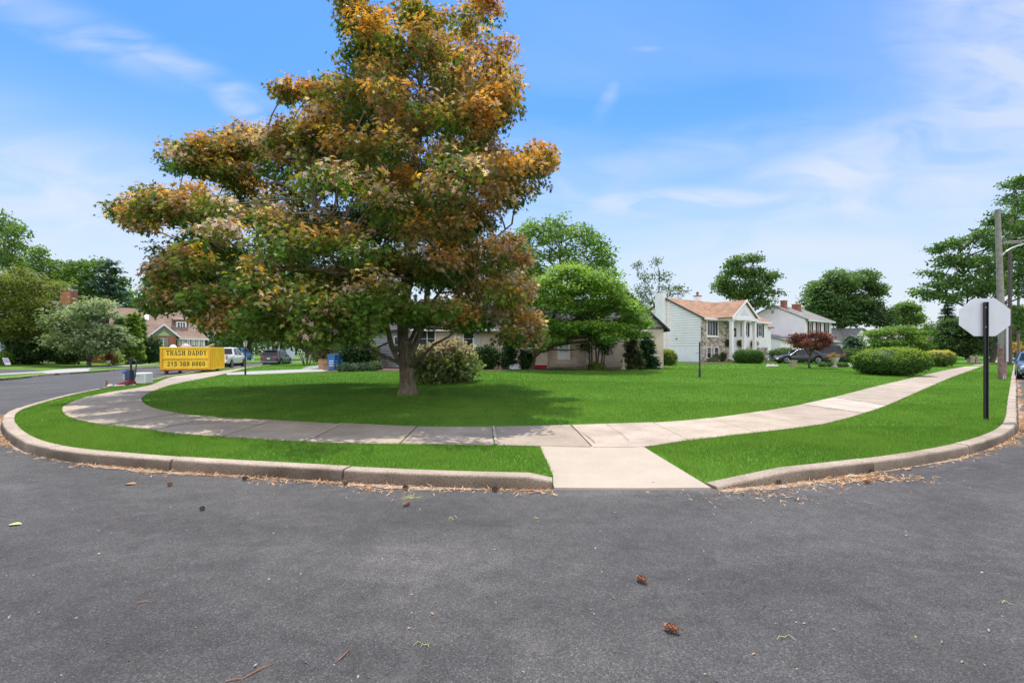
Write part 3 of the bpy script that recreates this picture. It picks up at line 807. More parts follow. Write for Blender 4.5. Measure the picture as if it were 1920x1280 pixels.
strip_on('pavement_crack', [(1085,812),(1120,814),(1155,812)], 0.006, 0.030, M_CRACK)
# spade-cut edge across the lawn
strip_on('lawn_edge_cut', [(1140,697),(1210,702),(1311,705.5),(1400,711),(1500,718),(1590,726),(1622,728)], 0.05, 0.03, M_MULCH)

# walks and beds round the house
def px_poly(pts): return np.array([atg(*p)[:2] for p in pts])
sheet('house_walk', px_poly([(425,699),(470,696),(560,692.5),(600,691),(655,690),(640,695),(560,698.5),(480,702),(425,703)]), lambda x, y: g(x, y) + 0.012, M_PATH, 1)
sheet('driveway', px_poly([(566,692),(572,688),(590,685),(640,684),(660,690),(610,691.5)]), lambda x, y: g(x, y) + 0.016, M_PATH, 1)
sheet('planting_bed', px_poly([(598,698),(640,690),(700,687.5),(770,687),(900,685),(1000,684),(1100,683),(1170,682),(1240,682),(1246,688),(1200,692.5),(1130,694),(1075,692.5),(1020,694),(985,693),(940,695),(860,695.5),(790,697),(700,695.5),(640,697)]), lambda x, y: g(x, y) + 0.02, M_MULCH, 1)
sheet('neighbour_bed', px_poly([(1272,683.5),(1320,683),(1360,681),(1440,679),(1440,677.5),(1360,678),(1300,680)]), lambda x, y: g(x, y) + 0.02, M_MULCH, 1)

# block across the left street
fk_px = [(0,709.5),(87,701),(160,696.5),(250,689.5),(300,686.5),(400,683),(480,679),(530,676),(565,673)]
FK = np.vstack([[(-22, 8), (-27.5, 22)], ground_pts(fk_px, 0.12), [(-52, 118), (-74, 215)]])
FK = smooth_line(catmull(FK, 0.6), 3)
def gf(x, y):
    return 0.11 + 0.012 * np.clip(dist_line(np.stack([np.ravel(x), np.ravel(y)], 1), FK[::3]) - 3, 0, 40)
def atf(px, py):
    z = 0.2
    for _ in range(10):
        p = at(px, py, z); z = .5 * z + .5 * float(gf(np.array([p[0]]), np.array([p[1]]))[0])
    p = at(px, py, z); return (p[0], p[1], z)
sheet('far_lawn', np.vstack([FK, [(-260, 215), (-260, 8)]]), lambda x, y: gf(x, y), M_FARLAWN, 3, 8, 60, skirt=-.05)
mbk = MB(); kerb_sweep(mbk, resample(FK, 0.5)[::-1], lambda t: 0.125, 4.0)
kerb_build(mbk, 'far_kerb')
def px_poly_f(pts): return np.array([atf(*p)[:2] for p in pts])
sheet('far_driveway', px_poly_f([(-60,697),(0,692.5),(60,692.5),(75,696),(0,700),(-60,704)]), lambda x, y: gf(x, y) + 0.008, M_ASPHALT, 2)
sheet('far_sidewalk', px_poly_f([(-60,706),(0,700.5),(75,696.5),(110,692.5),(200,687),(262,683),(300,681),(300,682.5),(250,686),(170,691),(165,696),(90,700.5),(78,699),(0,703),(-60,709)]), lambda x, y: gf(x, y) + 0.016, M_PATH, 2)
sheet('far_driveway', px_poly([(1640,697),(1740,690),(1700,687),(1600,690)]), lambda x, y: g(x, y) + 0.016, M_PATH, 2)

# block across the right street, out of frame but under its trees
off = np.array([0.707, -0.707]) * 9.2
RK = np.array([(12.0, -6.0), (15.5, 1.5), (18.5, 5.2), (25, 11.8), (64 + 6.5, 62 - 6.5), (200, 191)])
sheet('opposite_verge', np.vstack([RK, [(200, -6)]]), lambda x, y: 0.12 + 0 * x, M_FARLAWN, 4, 10, 60, skirt=-.05)
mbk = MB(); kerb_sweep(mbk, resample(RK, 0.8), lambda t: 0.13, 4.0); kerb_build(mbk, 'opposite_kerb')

# ------------------------------------------------------------------ leaf and blade meshes
def attr_mesh(name, V, starts, lv, matr, parent, cols, smooth=False):
    me = bpy.data.meshes.new(name)
    me.vertices.add(len(V)); me.vertices.foreach_set('co', np.asarray(V, np.float32).ravel())
    me.loops.add(len(lv)); me.loops.foreach_set('vertex_index', np.asarray(lv, np.int32))
    me.polygons.add(len(starts)); me.polygons.foreach_set('loop_start', np.asarray(starts, np.int32))
    if smooth: me.polygons.foreach_set('use_smooth', np.ones(len(starts), bool))
    me.update(calc_edges=True)
    a = me.attributes.new('col', 'FLOAT_COLOR', 'POINT')
    a.data.foreach_set('color', np.hstack([cols, np.ones((len(cols), 1))]).astype(np.float32).ravel())
    return link_mesh(me, name, matr, parent)

def grass(name, polys_in, polys_out, bands, matr, zf, c1, c2, seed=3):
    r = np.random.default_rng(seed)
    AV = []; AC = []
    for (y0, y1, x0, x1, dens, wd, ht) in bands:
        n = int((y1 - y0) * (x1 - x0) * dens)
        Q = np.stack([r.uniform(x0, x1, n), r.uniform(y0, y1, n)], 1)
        k = np.abs(Q[:, 0] / Q[:, 1]) < 1.16
        Q = Q[k]
        k = np.zeros(len(Q), bool)
        for p in polys_in: k |= in_poly(Q, p)
        for p in polys_out: k &= ~in_poly(Q, p)
        Q = Q[k]; n = len(Q)
        z = zf(Q[:, 0], Q[:, 1])
        a = r.uniform(0, 2 * PI, n); h = ht * r.uniform(.55, 1.15, n); w = wd * r.uniform(.7, 1.3, n)
        # patchy growth
        pt = np.sin(Q[:, 0] * 1.3 + np.sin(Q[:, 1] * .9) * 1.7) * np.sin(Q[:, 1] * 1.1 + np.sin(Q[:, 0] * .7) * 1.9)
        pt2 = np.sin(Q[:, 0] * 4.1 + 2 * np.sin(Q[:, 1] * 3.3)) * np.sin(Q[:, 1] * 4.7 + 2 * np.sin(Q[:, 0] * 2.9))
        h *= 1 + 0.12 * pt + .1 * pt2
        b = r.uniform(0, 2 * PI, n); lean = h * r.uniform(.15, .8, n)
        dx = np.cos(a) * w / 2; dy = np.sin(a) * w / 2
        V = np.zeros((n, 3, 3))
        V[:, 0] = np.stack([Q[:, 0] - dx, Q[:, 1] - dy, z - .01], 1)
        V[:, 1] = np.stack([Q[:, 0] + dx, Q[:, 1] + dy, z - .01], 1)
        V[:, 2] = np.stack([Q[:, 0] + np.cos(b) * lean, Q[:, 1] + np.sin(b) * lean, z + h], 1)
        t = np.clip(.5 + .38 * pt + .26 * pt2 + r.normal(0, .25, n), 0, 1)[:, None]
        c = np.array(c1) * (1 - t) + np.array(c2) * t
        dry = r.random(n) < 0.02 + .05 * (pt2 > .75) * (pt < -.2)
        c[dry] = (0.30, 0.28, 0.08)
        AV.append(V.reshape(-1, 3)); AC.append(np.repeat(c, 3, 0))
    V = np.vstack(AV); C = np.vstack(AC)
    n = len(V) // 3
    o = attr_mesh(name, V, np.arange(n) * 3, np.arange(n * 3), matr, None, C)
    return tag(o, kind='stuff')
WALK_FAT = WALK_POLY
bed_polys = [px_poly([(425,699),(470,696),(560,692.5),(600,691),(655,690),(640,695),(560,698.5),(480,702),(425,703)]),
             px_poly([(598,698),(640,690),(700,687.5),(770,687),(900,685),(1000,684),(1100,683),(1170,682),(1240,682),(1246,688),(1200,692.5),(1130,694),(1075,692.5),(1020,694),(985,693),(940,695),(860,695.5),(790,697),(700,695.5),(640,697)])]
grass('lawn_grass', [BLOCK], [WALK_FAT] + bed_polys,
      [(5.0, 9.0, -9, 9, 4000, .007, .052), (9.0, 13, -15, 14, 1900, .009, .052), (13, 20, -22, 23, 800, .012, .055), (20, 34, -27, 38, 260, .02, .06), (34, 60, -32, 60, 40, .05, .07)],
      M_GRASS, lambda x, y: g(x, y) - 0.01, (0.093, 0.202, 0.022), (0.175, 0.312, 0.046))
# ------------------------------------------------------------------ houses
def frame_of(o, ux, n):
    """(a, b, c) -> point: a along the wall, b outward, c up (local to the house)"""
    o = Vector(o); ux = Vector(ux).normalized(); n = Vector(n).normalized()
    return lambda a, b, c: tuple(o + ux * a + n * b + Vector((0, 0, c)))

def siding(fr, lim, z0, z1, board=0.2, lap=0.028, skip=()):
    """lapped boards; lim(z) -> (a0, a1)"""
    mb = MB()
    z = z0
    while z < z1 - 0.02:
        zt = min(z + board, z1)
        a0, a1 = lim(z); b0, b1 = lim(zt)
        if a1 - a0 > 0.05:
            V = [fr(a0, lap, z), fr(a1, lap, z), fr(max(a1 - 1e-3, b1), 0.006, zt) if b1 >= b0 else fr((a0+a1)/2, .006, zt), fr(b0, 0.006, zt) if b1 >= b0 else fr((a0+a1)/2, .006, zt),
                 fr(a0, 0, z), fr(a1, 0, z)]
            V[2] = fr(b1, 0.006, zt) if b1 > b0 else fr((b0+b1)/2 + .01, 0.006, zt)
            V[3] = fr(b0, 0.006, zt) if b1 > b0 else fr((b0+b1)/2 - .01, 0.006, zt)
            mb.add(V, [(0, 1, 2, 3), (4, 5, 1, 0), (4, 0, 3), (5, 2, 1)])
            sh = board * .16; mb.cur = 1  # darker strip at each board's foot paints the shadow line of the lap
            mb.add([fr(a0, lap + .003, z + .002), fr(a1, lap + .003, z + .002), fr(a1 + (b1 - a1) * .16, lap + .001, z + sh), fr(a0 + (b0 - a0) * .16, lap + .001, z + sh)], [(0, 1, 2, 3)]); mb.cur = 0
        z = zt
    return mb

def window(parent, fr, a0, a1, z0, z1, fm=None, cols=1, rows=2, t=0.07, pane=None, sill=None, mun=0.022, depth=0.06, split=None):
    fm = fm or M_WHITE
    mb = MB()
    mb.box(a0, a0 + t, 0.0, depth, z0, z1, fr); mb.box(a1 - t, a1, 0.0, depth, z0, z1, fr)
    mb.box(a0 + t, a1 - t, 0.0, depth, z1 - t, z1, fr); mb.box(a0 + t, a1 - t, 0.0, depth, z0, z0 + t, fr)
    for i in range(1, cols):
        a = lerp(a0 + t, a1 - t, i / cols); w = mun if cols > 3 else max(mun, t * .6)
        mb.box(a - w / 2, a + w / 2, 0.02, depth - .008, z0 + t, z1 - t, fr)
    for i in range(1, rows):
        z = lerp(z0 + t, z1 - t, i / rows)
        for j in range(cols):
            A0 = lerp(a0 + t, a1 - t, j / cols) + mun; A1 = lerp(a0 + t, a1 - t, (j + 1) / cols) - mun
            mb.box(A0, A1, 0.022, depth - .012, z - mun / 2, z + mun / 2, fr)
    w = mb.build('window', fm, parent)
    mb = MB(); mb.box(a0 + t * .5, a1 - t * .5, 0.004, 0.018, z0 + t * .5, z1 - t * .5, fr)
    mb.build('pane', pane or M_GLASS, w)
    if sill:
        mb = MB(); mb.box(a0 - .08, a1 + .08, 0.003, 0.14, z0 - .09, z0 - .003, fr); mb.build('sill', sill, w)
    return w
def shutter(parent, fr, a0, a1, z0, z1, m):
    mb = MB()
    mb.box(a0, a0 + .06, .008, .05, z0, z1, fr); mb.box(a1 - .06, a1, .008, .05, z0, z1, fr)
    mb.box(a0 + .06, a1 - .06, .008, .05, z1 - .07, z1, fr); mb.box(a0 + .06, a1 - .06, .008, .05, z0, z0 + .07, fr)
    z = z0 + .08
    while z < z1 - .1:
        mb.add([fr(a0 + .06, .012, z + .055), fr(a1 - .06, .012, z + .055), fr(a1 - .06, .042, z), fr(a0 + .06, .042, z)], [(0, 1, 2, 3)]); z += .06
    return mb.build('shutter', m, parent)

def gable_roof(mb, x0, x1, y0, y1, ze, zr, over_e=0.35, over_g=0.25, th=0.14, axis='x', ridge=0.5):
    """two sloping slabs; ridge along axis"""
    if axis == 'x': P = lambda s, t, z: (s, t, z)
    else: P = lambda s, t, z: (t, s, z)
    s0, s1, t0, t1 = (x0, x1, y0, y1) if axis == 'x' else (y0, y1, x0, x1)
    tm = lerp(t0, t1, ridge)
    s0 -= over_g; s1 += over_g
    for te, sg in ((t0, -1), (t1, 1)):
        sl = (zr - ze) / abs(tm - te)
        to = te + sg * over_e; zo = ze - sl * over_e
        V = [P(s0, to, zo), P(s1, to, zo), P(s1, tm, zr), P(s0, tm, zr), P(s0, to, zo + th), P(s1, to, zo + th), P(s1, tm, zr + th), P(s0, tm, zr + th)]
        mb.add(V, [(0, 1, 2, 3), (7, 6, 5, 4), (0, 4, 5, 1), (1, 5, 6, 2), (3, 7, 4, 0)])
    return mb

def chimney(parent, x0, x1, y0, y1, z0, z1, m, cap=None, pot=None):
    mb = MB(); mb.box(x0, x1, y0, y1, z0, z1)
    c = mb.build('chimney', m, parent, bevel=.01)
    mb = MB(); mb.box(x0 - .06, x1 + .06, y0 - .06, y1 + .06, z1 + .002, z1 + .1)
    if pot: mb.lathe([(.12, z1 + .1), (.12, z1 + .35), (.19, z1 + .36), (.17, z1 + .5), (.05, z1 + .56)], 10, lambda x, y, z: (x + (x0 + x1) / 2, y + (y0 + y1) / 2, z))
    mb.build('chimney_cap', cap or M_GALV, c)
    return c

# ---- the ranch house on the corner lot
def ranch_house():
    bx, by = Xat(780, 34.0), 34.0
    gz = g1(2, 32)
    h = thing('ranch_house', 'low beige brick ranch house with a dark gable, behind the copper maple', 'house', (bx, by, gz))
    W = Xat(1234, 34.0) - bx; xg = Xat(1098, 34.0) - bx
    E = 2.72
    mb = MB(); mb.box(0, xg, 0, 8, -.3, E)
    fb = lambda a, b, c: (a, b, c)
    # front gable wing, standing 1.2 m forward
    pk = (xg + W) / 2; rise = (W - xg) / 2 * 0.92
    mb.box(xg + .002, W, -1.2, 8, -.3, E - .002)
    mb.build('wall', M_BEIGE, h)
    frg = frame_of((0, -1.2, 0), (1, 0, 0), (0, -1, 0))
    siding(frg, lambda z: (xg + .02 + (z - E) / rise * (pk - xg), W - .02 - (z - E) / rise * (W - pk)), E, E + rise - .05, .2).build('gable_siding', [M_GSIDE, M_GLAPSHADE], h)
    mb = MB(); mb.prism([(xg, E), (W, E), (pk, E + rise)], -1.19, 4.5, lambda a, b, c: (a, b, c)); mb.build('gable_wall', M_GSIDE, h)
    mb = MB(); mb.box(xg - .1, W + .1, -1.26, -1.2, E - .14, E - .004); mb.build('gable_trim', M_DGREY, h)
    mb = MB(); gable_roof(mb, -0.2, W - 1.5, 0, 8, E, E + 2.3, .45, .3); r = mb.build('roof', M_DARKROOF, h)
    mb = MB(); gable_roof(mb, xg, W, -1.2, 3.9, E, E + rise, .35, .3, axis='y'); mb.build('gable_roof', M_DARKROOF, h)
    mb = MB(); mb.box(-.3, xg - .2, -.60, -.47, E - .62 + .38, E - .62 + .52); mb.build('gutter', M_WHITE, h)
    fr = frame_of((0, 0, 0), (1, 0, 0), (0, -1, 0))
    def px(p, Y=34.0): return Xat(p, Y) - bx
    def pz(p, Y=34.0): return Zat(p, Y) - gz
    window(h, fr, px(868), px(888.5), pz(655), pz(615), cols=1, rows=2, sill=M_BEIGE)
    shutter(h, fr, px(858), px(867.5), pz(655), pz(615), M_LSHUT); shutter(h, fr, px(889), px(901), pz(655), pz(615), M_LSHUT)
    window(h, fr, px(785), px(817), pz(655), pz(615), cols=2, rows=2, sill=M_BEIGE)
    # bow window with brick apron under it
    bf = frame_of((0, -.45, 0), (1, 0, 0), (0, -1, 0))
    mb = MB(); mb.box(px(955), px(1026), -.45, -.002, -.2, pz(658)); mb.build('bay_base', M_BEIGE, h)
    mb = MB(); mb.box(px(955) - .1, px(1026) + .1, -.55, -.003, pz(658) + .002, pz(658) + .1); mb.build('bay_sill', M_BUFF, h)
    mb = MB(); mb.box(px(955), px(1026), -.45, -.003, pz(656) + .06, pz(622)); bb = mb.build('bay', M_WHITE, h)
    window(h, bf, px(958), px(1022), pz(655) + .06, pz(624), cols=4, rows=1, t=.08)
    # door, storm door, step
    dr = MB(); dr.box(px(1047), px(1067), .004, .06, pz(674), pz(630), fr); d = dr.build('door', M_WHITE, h)
    mb = MB(); mb.box(px(1049), px(1065), .062, .075, pz(660), pz(634), fr); mb.build('door_pane', mat('storm_glass', (.50, .53, .53), .15), d)
    mb = MB(); mb.lathe([(.02, 0), (.035, .02), (.03, .06)], 8, lambda x, y, z: fr(px(1050) + x, .08 + z, pz(655) + y)); mb.build('handle', M_GALV, d)
    for a, b in ((1045, 1047), (1067, 1069)):
        mb = MB(); mb.box(px(a), px(b) - .002, .003, .08, pz(674), pz(628), fr); mb.build('door_trim', M_WHITE, h)
    mb = MB(); mb.box(px(1023), px(1075), -1.35, -.58, -.2, .10); mb.box(px(1028), px(1075), -.578, -.002, -.2, .24); mb.build('step', M_BUFF, h, bevel=.015)
    # gable wing windows
    zg = lambda p: Zat(p, 32.8) - gz
    xg2 = lambda p: Xat(p, 32.8) - bx
    window(h, frg, xg2(1141), xg2(1155), zg(642), zg(622), rows=2, sill=M_DGREY, pane=M_CURTAIN)
    window(h, frg, xg2(1200), xg2(1213), zg(641), zg(619), rows=2, sill=M_BEIGE, pane=M_CURTAIN)
    # garage wing running back to the left, grey boards
    gx, gy = -.35, 0.35
    dv = Vector((-.72, .694, 0)).normalized(); nv = Vector((-dv.y, dv.x, 0)); nv = Vector((-.694, -.72, 0))
    L = 10.2
    frw = frame_of((gx, gy, 0), dv, nv)
    mb = MB(); mb.prism([(0, -.3), (L, -.3), (L, E), (0, E)], -.005, -7.5, frw); mb.build('garage_wall', M_GSIDE, h)
    siding(frw, lambda z: (0.12, L - .12), -.1, E - .1, .2, .04).build('garage_siding', [M_GSIDE, M_GLAPSHADE], h)
    for a in (0, L - .1):
        mb = MB(); mb.box(a, a + .1, .0, .04, -.2, E - .1, frw); mb.build('corner_board', M_WHITE, h)
    mb = MB(); mb.tube([frw(L - .3, .10, -.1), frw(L - .3, .10, E - .2)], .055, 8); mb.build('downspout', M_BLACK, h)
    mb = MB()
    for s0, s1, e0, e1 in ((.45, -3.75, E - .2, E + 1.7), (-7.9, -3.75, E - .2, E + 1.7)):
        V = [frw(-.3, s0, e0), frw(L + .3, s0, e0), frw(L + .3, s1, e1), frw(-.3, s1, e1)]
        V += [(x, y, z + .14) for x, y, z in V]
        mb.add(V, [(0, 1, 2, 3), (7, 6, 5, 4), (0, 4, 5, 1), (1, 5, 6, 2), (3, 7, 4, 0), (2, 6, 7, 3)])
    mb.build('garage_roof', M_DARKROOF, h)
    window(h, frame_of(Vector((gx, gy, 0)) + nv * .03, dv, nv), 1.2, 2.2, .9, 2.2, cols=1, rows=2)
    window(h, frame_of(Vector((gx, gy, 0)) + nv * .03, dv, nv), 7.6, 8.7, 1.0, 2.2, cols=1, rows=2)
ranch_house()

# ---- white house with the portico
TH = math.atan2(.588, .809)
def white_house():
    gz = g1(19.5, 50) - .1
    h = thing('portico_house', 'white house with a columned portico, stone front and orange brown shingles', 'house', (19.5, 50, gz), TH)
    Wd, D = 13.7, 8.6
    E = 5.13 - gz; RZ = 7.37 - gz
    mb = MB(); mb.box(0, Wd, 0, D, -.4, 2.16 - gz); mb.build('foundation', M_FOUND, h)
    mb = MB(); mb.prism([(0.03, 2.162 - gz), (D - .03, 2.162 - gz), (D - .03, E), (D / 2, RZ - .02), (.03, E)], .03, Wd - .03, lambda a, b, c: (b, a, c)); mb.build('wall', M_WSIDE, h)
    fl = frame_of((.03, 0, 0), (0, 1, 0), (-1, 0, 0))
    def lim(z):
        t = max(0, (z - E) / (RZ - E)) * D / 2
        return (.1 + t, D - .1 - t)
    siding(fl, lim, 2.17 - gz, RZ - .15, .27, .05).build('siding', [M_WSIDE, M_LAPSHADE], h)
    fr = frame_of((0, .03, 0), (1, 0, 0), (0, -1, 0))
    # stone facing on the left bay, to the ground
    mb = MB(); mb.box(-.02, 5.2, .001, .14, -.3, E - .35, fr); mb.build('stone_facing', M_STONE, h)
    mb = MB(); mb.box(5.21, Wd - .02, .001, .06, 2.17 - gz, E - .05, fr); mb.build('board_front', M_WHITE, h)
    mb = MB()
    a = 5.5
    while a < Wd - .2: mb.box(a, a + .05, .061, .085, 2.2 - gz, 3.4 - gz, fr); a += .4
    mb.build('battens', M_WHITE, h)
    mb = MB(); mb.box(7.2, Wd - .1, .004, .10, -.2, 2.05 - gz, fr); mb.build('stone_base', M_STONE, h)
    fs = frame_of((0, -.11, 0), (1, 0, 0), (0, -1, 0))
    # windows
    window(h, fs, .75, 2.9, 3.15 - gz, 4.85 - gz, cols=4, rows=1, t=.1, sill=M_WHITE)
    window(h, fs, .75, 1.6, .85 - gz, 2.05 - gz, cols=1, rows=2, t=.08); window(h, fs, 2.1, 3.0, .85 - gz, 2.05 - gz, cols=1, rows=2, t=.08)
    fw = frame_of((0, -.032, 0), (1, 0, 0), (0, -1, 0))
    for a in (8.0, 11.3):
        window(h, fw, a, a + .95, 3.3 - gz, 4.75 - gz, cols=2, rows=2)
        shutter(h, fw, a - .42, a - .02, 3.25 - gz, 4.8 - gz, M_BLKSHUT); shutter(h, fw, a + .97, a + 1.37, 3.25 - gz, 4.8 - gz, M_BLKSHUT)
    # entry door in the portico
    mb = MB(); mb.box(5.6, 6.7, .062, .12, 2.2 - gz, 4.3 - gz, fr); d = mb.build('door', M_WHITE, h)
    mb = MB(); mb.box(5.75, 6.55, .122, .13, 3.2 - gz, 4.15 - gz, fr); mb.build('door_pane', M_GLASS, d)
    # main roof
    mb = MB(); gable_roof(mb, 0, Wd, 0, D, E, RZ, .42, .18); r = mb.build('roof', M_ORANGEROOF, h)
    for s in (-1,):
        mb = MB()
        for y0, y1, z0, z1 in ((-.42, D / 2, E - .22, RZ), (D + .42, D / 2, E - .22, RZ)):
            V = [(-.19, y0, z0 - .05), (-.19, y1, z1 - .05), (-.19, y1, z1 + .12), (-.19, y0, z0 + .12)]
            V += [(x - .03, y, z) for x, y, z in V]
            mb.add(V, [(0, 1, 2, 3), (7, 6, 5, 4), (0, 4, 5, 1), (2, 6, 7, 3)])
        mb.build('rake_board', M_DGREY, h)
    for u0, u1 in ((-.1, 2.3), (7.7, Wd + .1)):
        mb = MB(); mb.box(u0, u1, -.5, -.43, E - .3, E - .08); mb.build('gutter', M_WHITE, h)
    # portico: pediment on columns
    p0, p1, pd = 2.45, 7.45, 1.9
    pc = (p0 + p1) / 2; pr = 1.75
    mb = MB(); gable_roof(mb, p0, p1, -pd, 4.3, E + .02, E + pr, .25, .2, axis='y'); mb.build('portico_roof', M_ORANGEROOF, h)
    mb = MB(); mb.prism([(p0 + .05, E - .02), (p1 - .05, E - .02), (pc, E + pr - .1)], -pd + .0, -pd + .15, lambda a, b, c: (a, b, c)); ped = mb.build('pediment', M_WHITE, h)
    mb = MB(); mb.prism([(pc - .9, E + .25), (pc + .9, E + .25), (pc, E + .95)], -pd - .04, -pd - .002, lambda a, b, c: (a, b, c)); mb.build('fanlight', mat('pale_panel', (.66, .68, .70), .5), ped)
    mb = MB()
    for y0, y1, z0, z1 in ((p0 - .3, pc, E - .19, E + pr), (p1 + .3, pc, E - .19, E + pr)):
        V = [(y0, -pd - .24, z0 - .1), (y1, -pd - .24, z1 - .1), (y1, -pd - .24, z1 + .15), (y0, -pd - .24, z0 + .15)]
        V += [(x, y - .03, z) for x, y, z in V]
        mb.add(V, [(0, 1, 2, 3), (7, 6, 5, 4), (0, 4, 5, 1), (2, 6, 7, 3), (0, 3, 7, 4)])
    mb.build('pediment_rake', M_WHITE, h)
    mb = MB(); mb.box(p0 - .1, p1 + .1, -pd - .2, -.001, E - .32, E - .025); mb.build('entablature', M_WHITE, h)
    for a in (p0 + .2, pc + .1, p1 - .2):
        mb = MB(); mb.box(a - .16, a + .16, -pd - .02, -pd + .30, -.2, E - .322)
        mb.box(a - .21, a + .21, -pd - .07, -pd + .35, -.2, .25); mb.box(a - .21, a + .21, -pd - .07, -pd + .35, E - .5, E - .325)
        mb.build('column', M_WHITE, h, bevel=.015)
    mb = MB(); lx = pc - .3
    mb.tube([(lx, -.9, E - .33), (lx, -.9, E - 1.2)], .012, 5)
    mb.lathe([(.02, E - 1.2), (.16, E - 1.32), (.17, E - 1.36)], 8, lambda x, y, z: (lx + x, -.9 + y, z))
    for k in range(6):
        w = PI / 3 * k; mb.tube([(lx + .16 * math.cos(w), -.9 + .16 * math.sin(w), E - 1.36), (lx + .11 * math.cos(w), -.9 + .11 * math.sin(w), E - 1.85)], .012, 4)
    mb.lathe([(.12, E - 1.85), (.12, E - 1.9), (.03, E - 1.98)], 8, lambda x, y, z: (lx + x, -.9 + y, z))
    lp = mb.build('lantern', M_BLACK, h)
    mb = MB(); mb.lathe([(.13, E - 1.38), (.09, E - 1.83)], 8, lambda x, y, z: (lx + x, -.9 + y, z)); mb.build('lantern_glass', M_CURTAIN, lp)
    # porch floor and steps
    mb = MB(); mb.box(2.3, 7.6, -2.3, -.145, -.3, .18); mb.box(5.4, 7.0, -2.7, -2.302, -.3, .05); mb.build('porch_floor', M_BUFF, h, bevel=.02)
    # side chimney, white, through the eave of the gable wall
    cy = 4.75
    mb = MB(); mb.box(-.62, -.025, cy - .5, cy + .55, -.3, 8.0 - gz); c = mb.build('chimney', M_WHITE, h, bevel=.02)
    mb = MB(); mb.box(-.60, -.05, cy - .45, cy + .5, 8.002 - gz, 8.10 - gz); mb.build('chimney_cap', M_BUFF, c)
    chimney(h, 6.4, 7.0, D / 2 + .2, D / 2 + .8, RZ - .4, RZ + .75, M_WHITE, M_RUST, pot=True)
    mb = MB(); mb.box(2.9, 3.2, .03, .05, RZ - 1.3, RZ - .8, lambda a, b, c: (.03 - b, a + 2.6, c)); mb.build('gable_vent', M_SHUT, h)
    mb = MB(); mb.lathe([(.06, 0), (.08, .03), (.07, .12)], 10, lambda x, y, z: (-.0 - z, 2.9 + x, 2.95 - gz + y)); mb.build('wall_vent', M_BLACK, h)
    # low unit at the far end
    mb = MB(); mb.box(Wd + .01, Wd + 1.4, .3, D - 1, -.4, E - .7); mb.build('end_wall', M_WHITE, h)
    mb = MB(); gable_roof(mb, Wd + .2, Wd + 1.5, .3, D - 1, E - .65, E + .5, .3, .1); mb.build('end_roof', M_ORANGEROOF, h)
    return h, gz
PH, PHZ = white_house()
PHM = Matrix.Translation((19.5, 50, PHZ)) @ Matrix.Rotation(TH, 4, 'Z')

# ---- second white house, two storeys
def white_house_2():
    gz = g1(39.3, 65) - .05
    h = thing('gabled_house', 'two storey white gabled house with maroon shutters and two brick chimneys', 'house', (39.3, 65, gz), TH)
    Wd, D = 8.2, 8.6; E = 5.95 - gz; RZ = 8.0 - gz
    mb = MB(); mb.prism([(0, -.4), (D, -.4), (D, E), (D / 2, RZ), (0, E)], 0, Wd, lambda a, b, c: (b, a, c)); mb.build('wall', M_WSIDE, h)
    fl = frame_of((0, 0, 0), (0, 1, 0), (-1, 0, 0))
    def lim(z):
        t = max(0, (z - E) / (RZ - E)) * D / 2
        return (.06 + t, D - .06 - t)
    siding(fl, lim, .2, RZ - .15, .3, .05).build('siding', [M_WSIDE, M_LAPSHADE], h)
    fr = frame_of((0, 0, 0), (1, 0, 0), (0, -1, 0))
    for a in (.7, 3.2, 5.8):
        window(h, fr, a + .35, a + 1.05, 3.95 - gz, 5.55 - gz, cols=1, rows=2)
        shutter(h, fr, a - .1, a + .33, 3.9 - gz, 5.6 - gz, M_MAROON); shutter(h, fr, a + 1.07, a + 1.5, 3.9 - gz, 5.6 - gz, M_MAROON)
    window(h, fr, 1, 2.6, 1.2 - gz, 2.5 - gz, cols=2)
    mb = MB(); gable_roof(mb, 0, Wd, 0, D, E, RZ, .45, .15); mb.build('roof', M_GREYROOF, h)
    mb = MB(); mb.box(-.15, Wd + .15, -.53, -.46, E - .32, E - .1); mb.build('gutter', M_WHITE, h)
    chimney(h, 1.6, 2.4, 3.4, 4.0, RZ - .6, RZ + .75, M_RED, M_BUFF); chimney(h, 4.4, 5.6, 2.9, 3.7, RZ - .8, RZ + .35, M_RED, M_BUFF, pot=True)
    mb = MB(); mb.box(4.1, 4.5, .03, .05, RZ - 1.1, RZ - .6, fl); mb.build('gable_vent', M_SHUT, h)
    # lower garage wing in front of the gable
    g0 = -5.0
    mb = MB(); mb.prism([(.8, -.4), (D - .6, -.4), (D - .6, 2.5), (D - 2.2, 3.95), (.8, 2.7)], g0, -.03, lambda a, b, c: (b, a, c)); mb.build('garage_wall', M_WSIDE, h)
    fl2 = frame_of((g0, 0, 0), (0, 1, 0), (-1, 0, 0))
    siding(fl2, lambda z: (.86, D - .66), .1, 2.5, .25, .03).build('garage_siding', [M_WSIDE, M_LAPSHADE], h)
    mb = MB()
    for t0, t1, z0, z1 in ((.4, D - 2.2, 2.56, 3.97), (D - .2, D - 2.2, 2.2, 3.97)):
        V = [(g0 - .2, t0, z0), (-.04, t0, z0), (-.04, t1, z1), (g0 - .2, t1, z1)]; V += [(x, y, z + .12) for x, y, z in V]
        mb.add(V, [(0, 1, 2, 3), (7, 6, 5, 4), (0, 4, 5, 1), (1, 5, 6, 2), (3, 7, 4, 0)])
    mb.build('garage_roof', M_GREYROOF, h)
    # low grey roof on the far side
    mb = MB(); mb.box(Wd + .01, Wd + 5.5, 1, D, -.4, 2.6); mb.build('end_wall', M_WSIDE, h)
    mb = MB(); gable_roof(mb, Wd + .2, Wd + 5.5, 1, D, 2.62, 4.3, .5, .2); mb.build('end_roof', M_GREYROOF, h)
white_house_2()

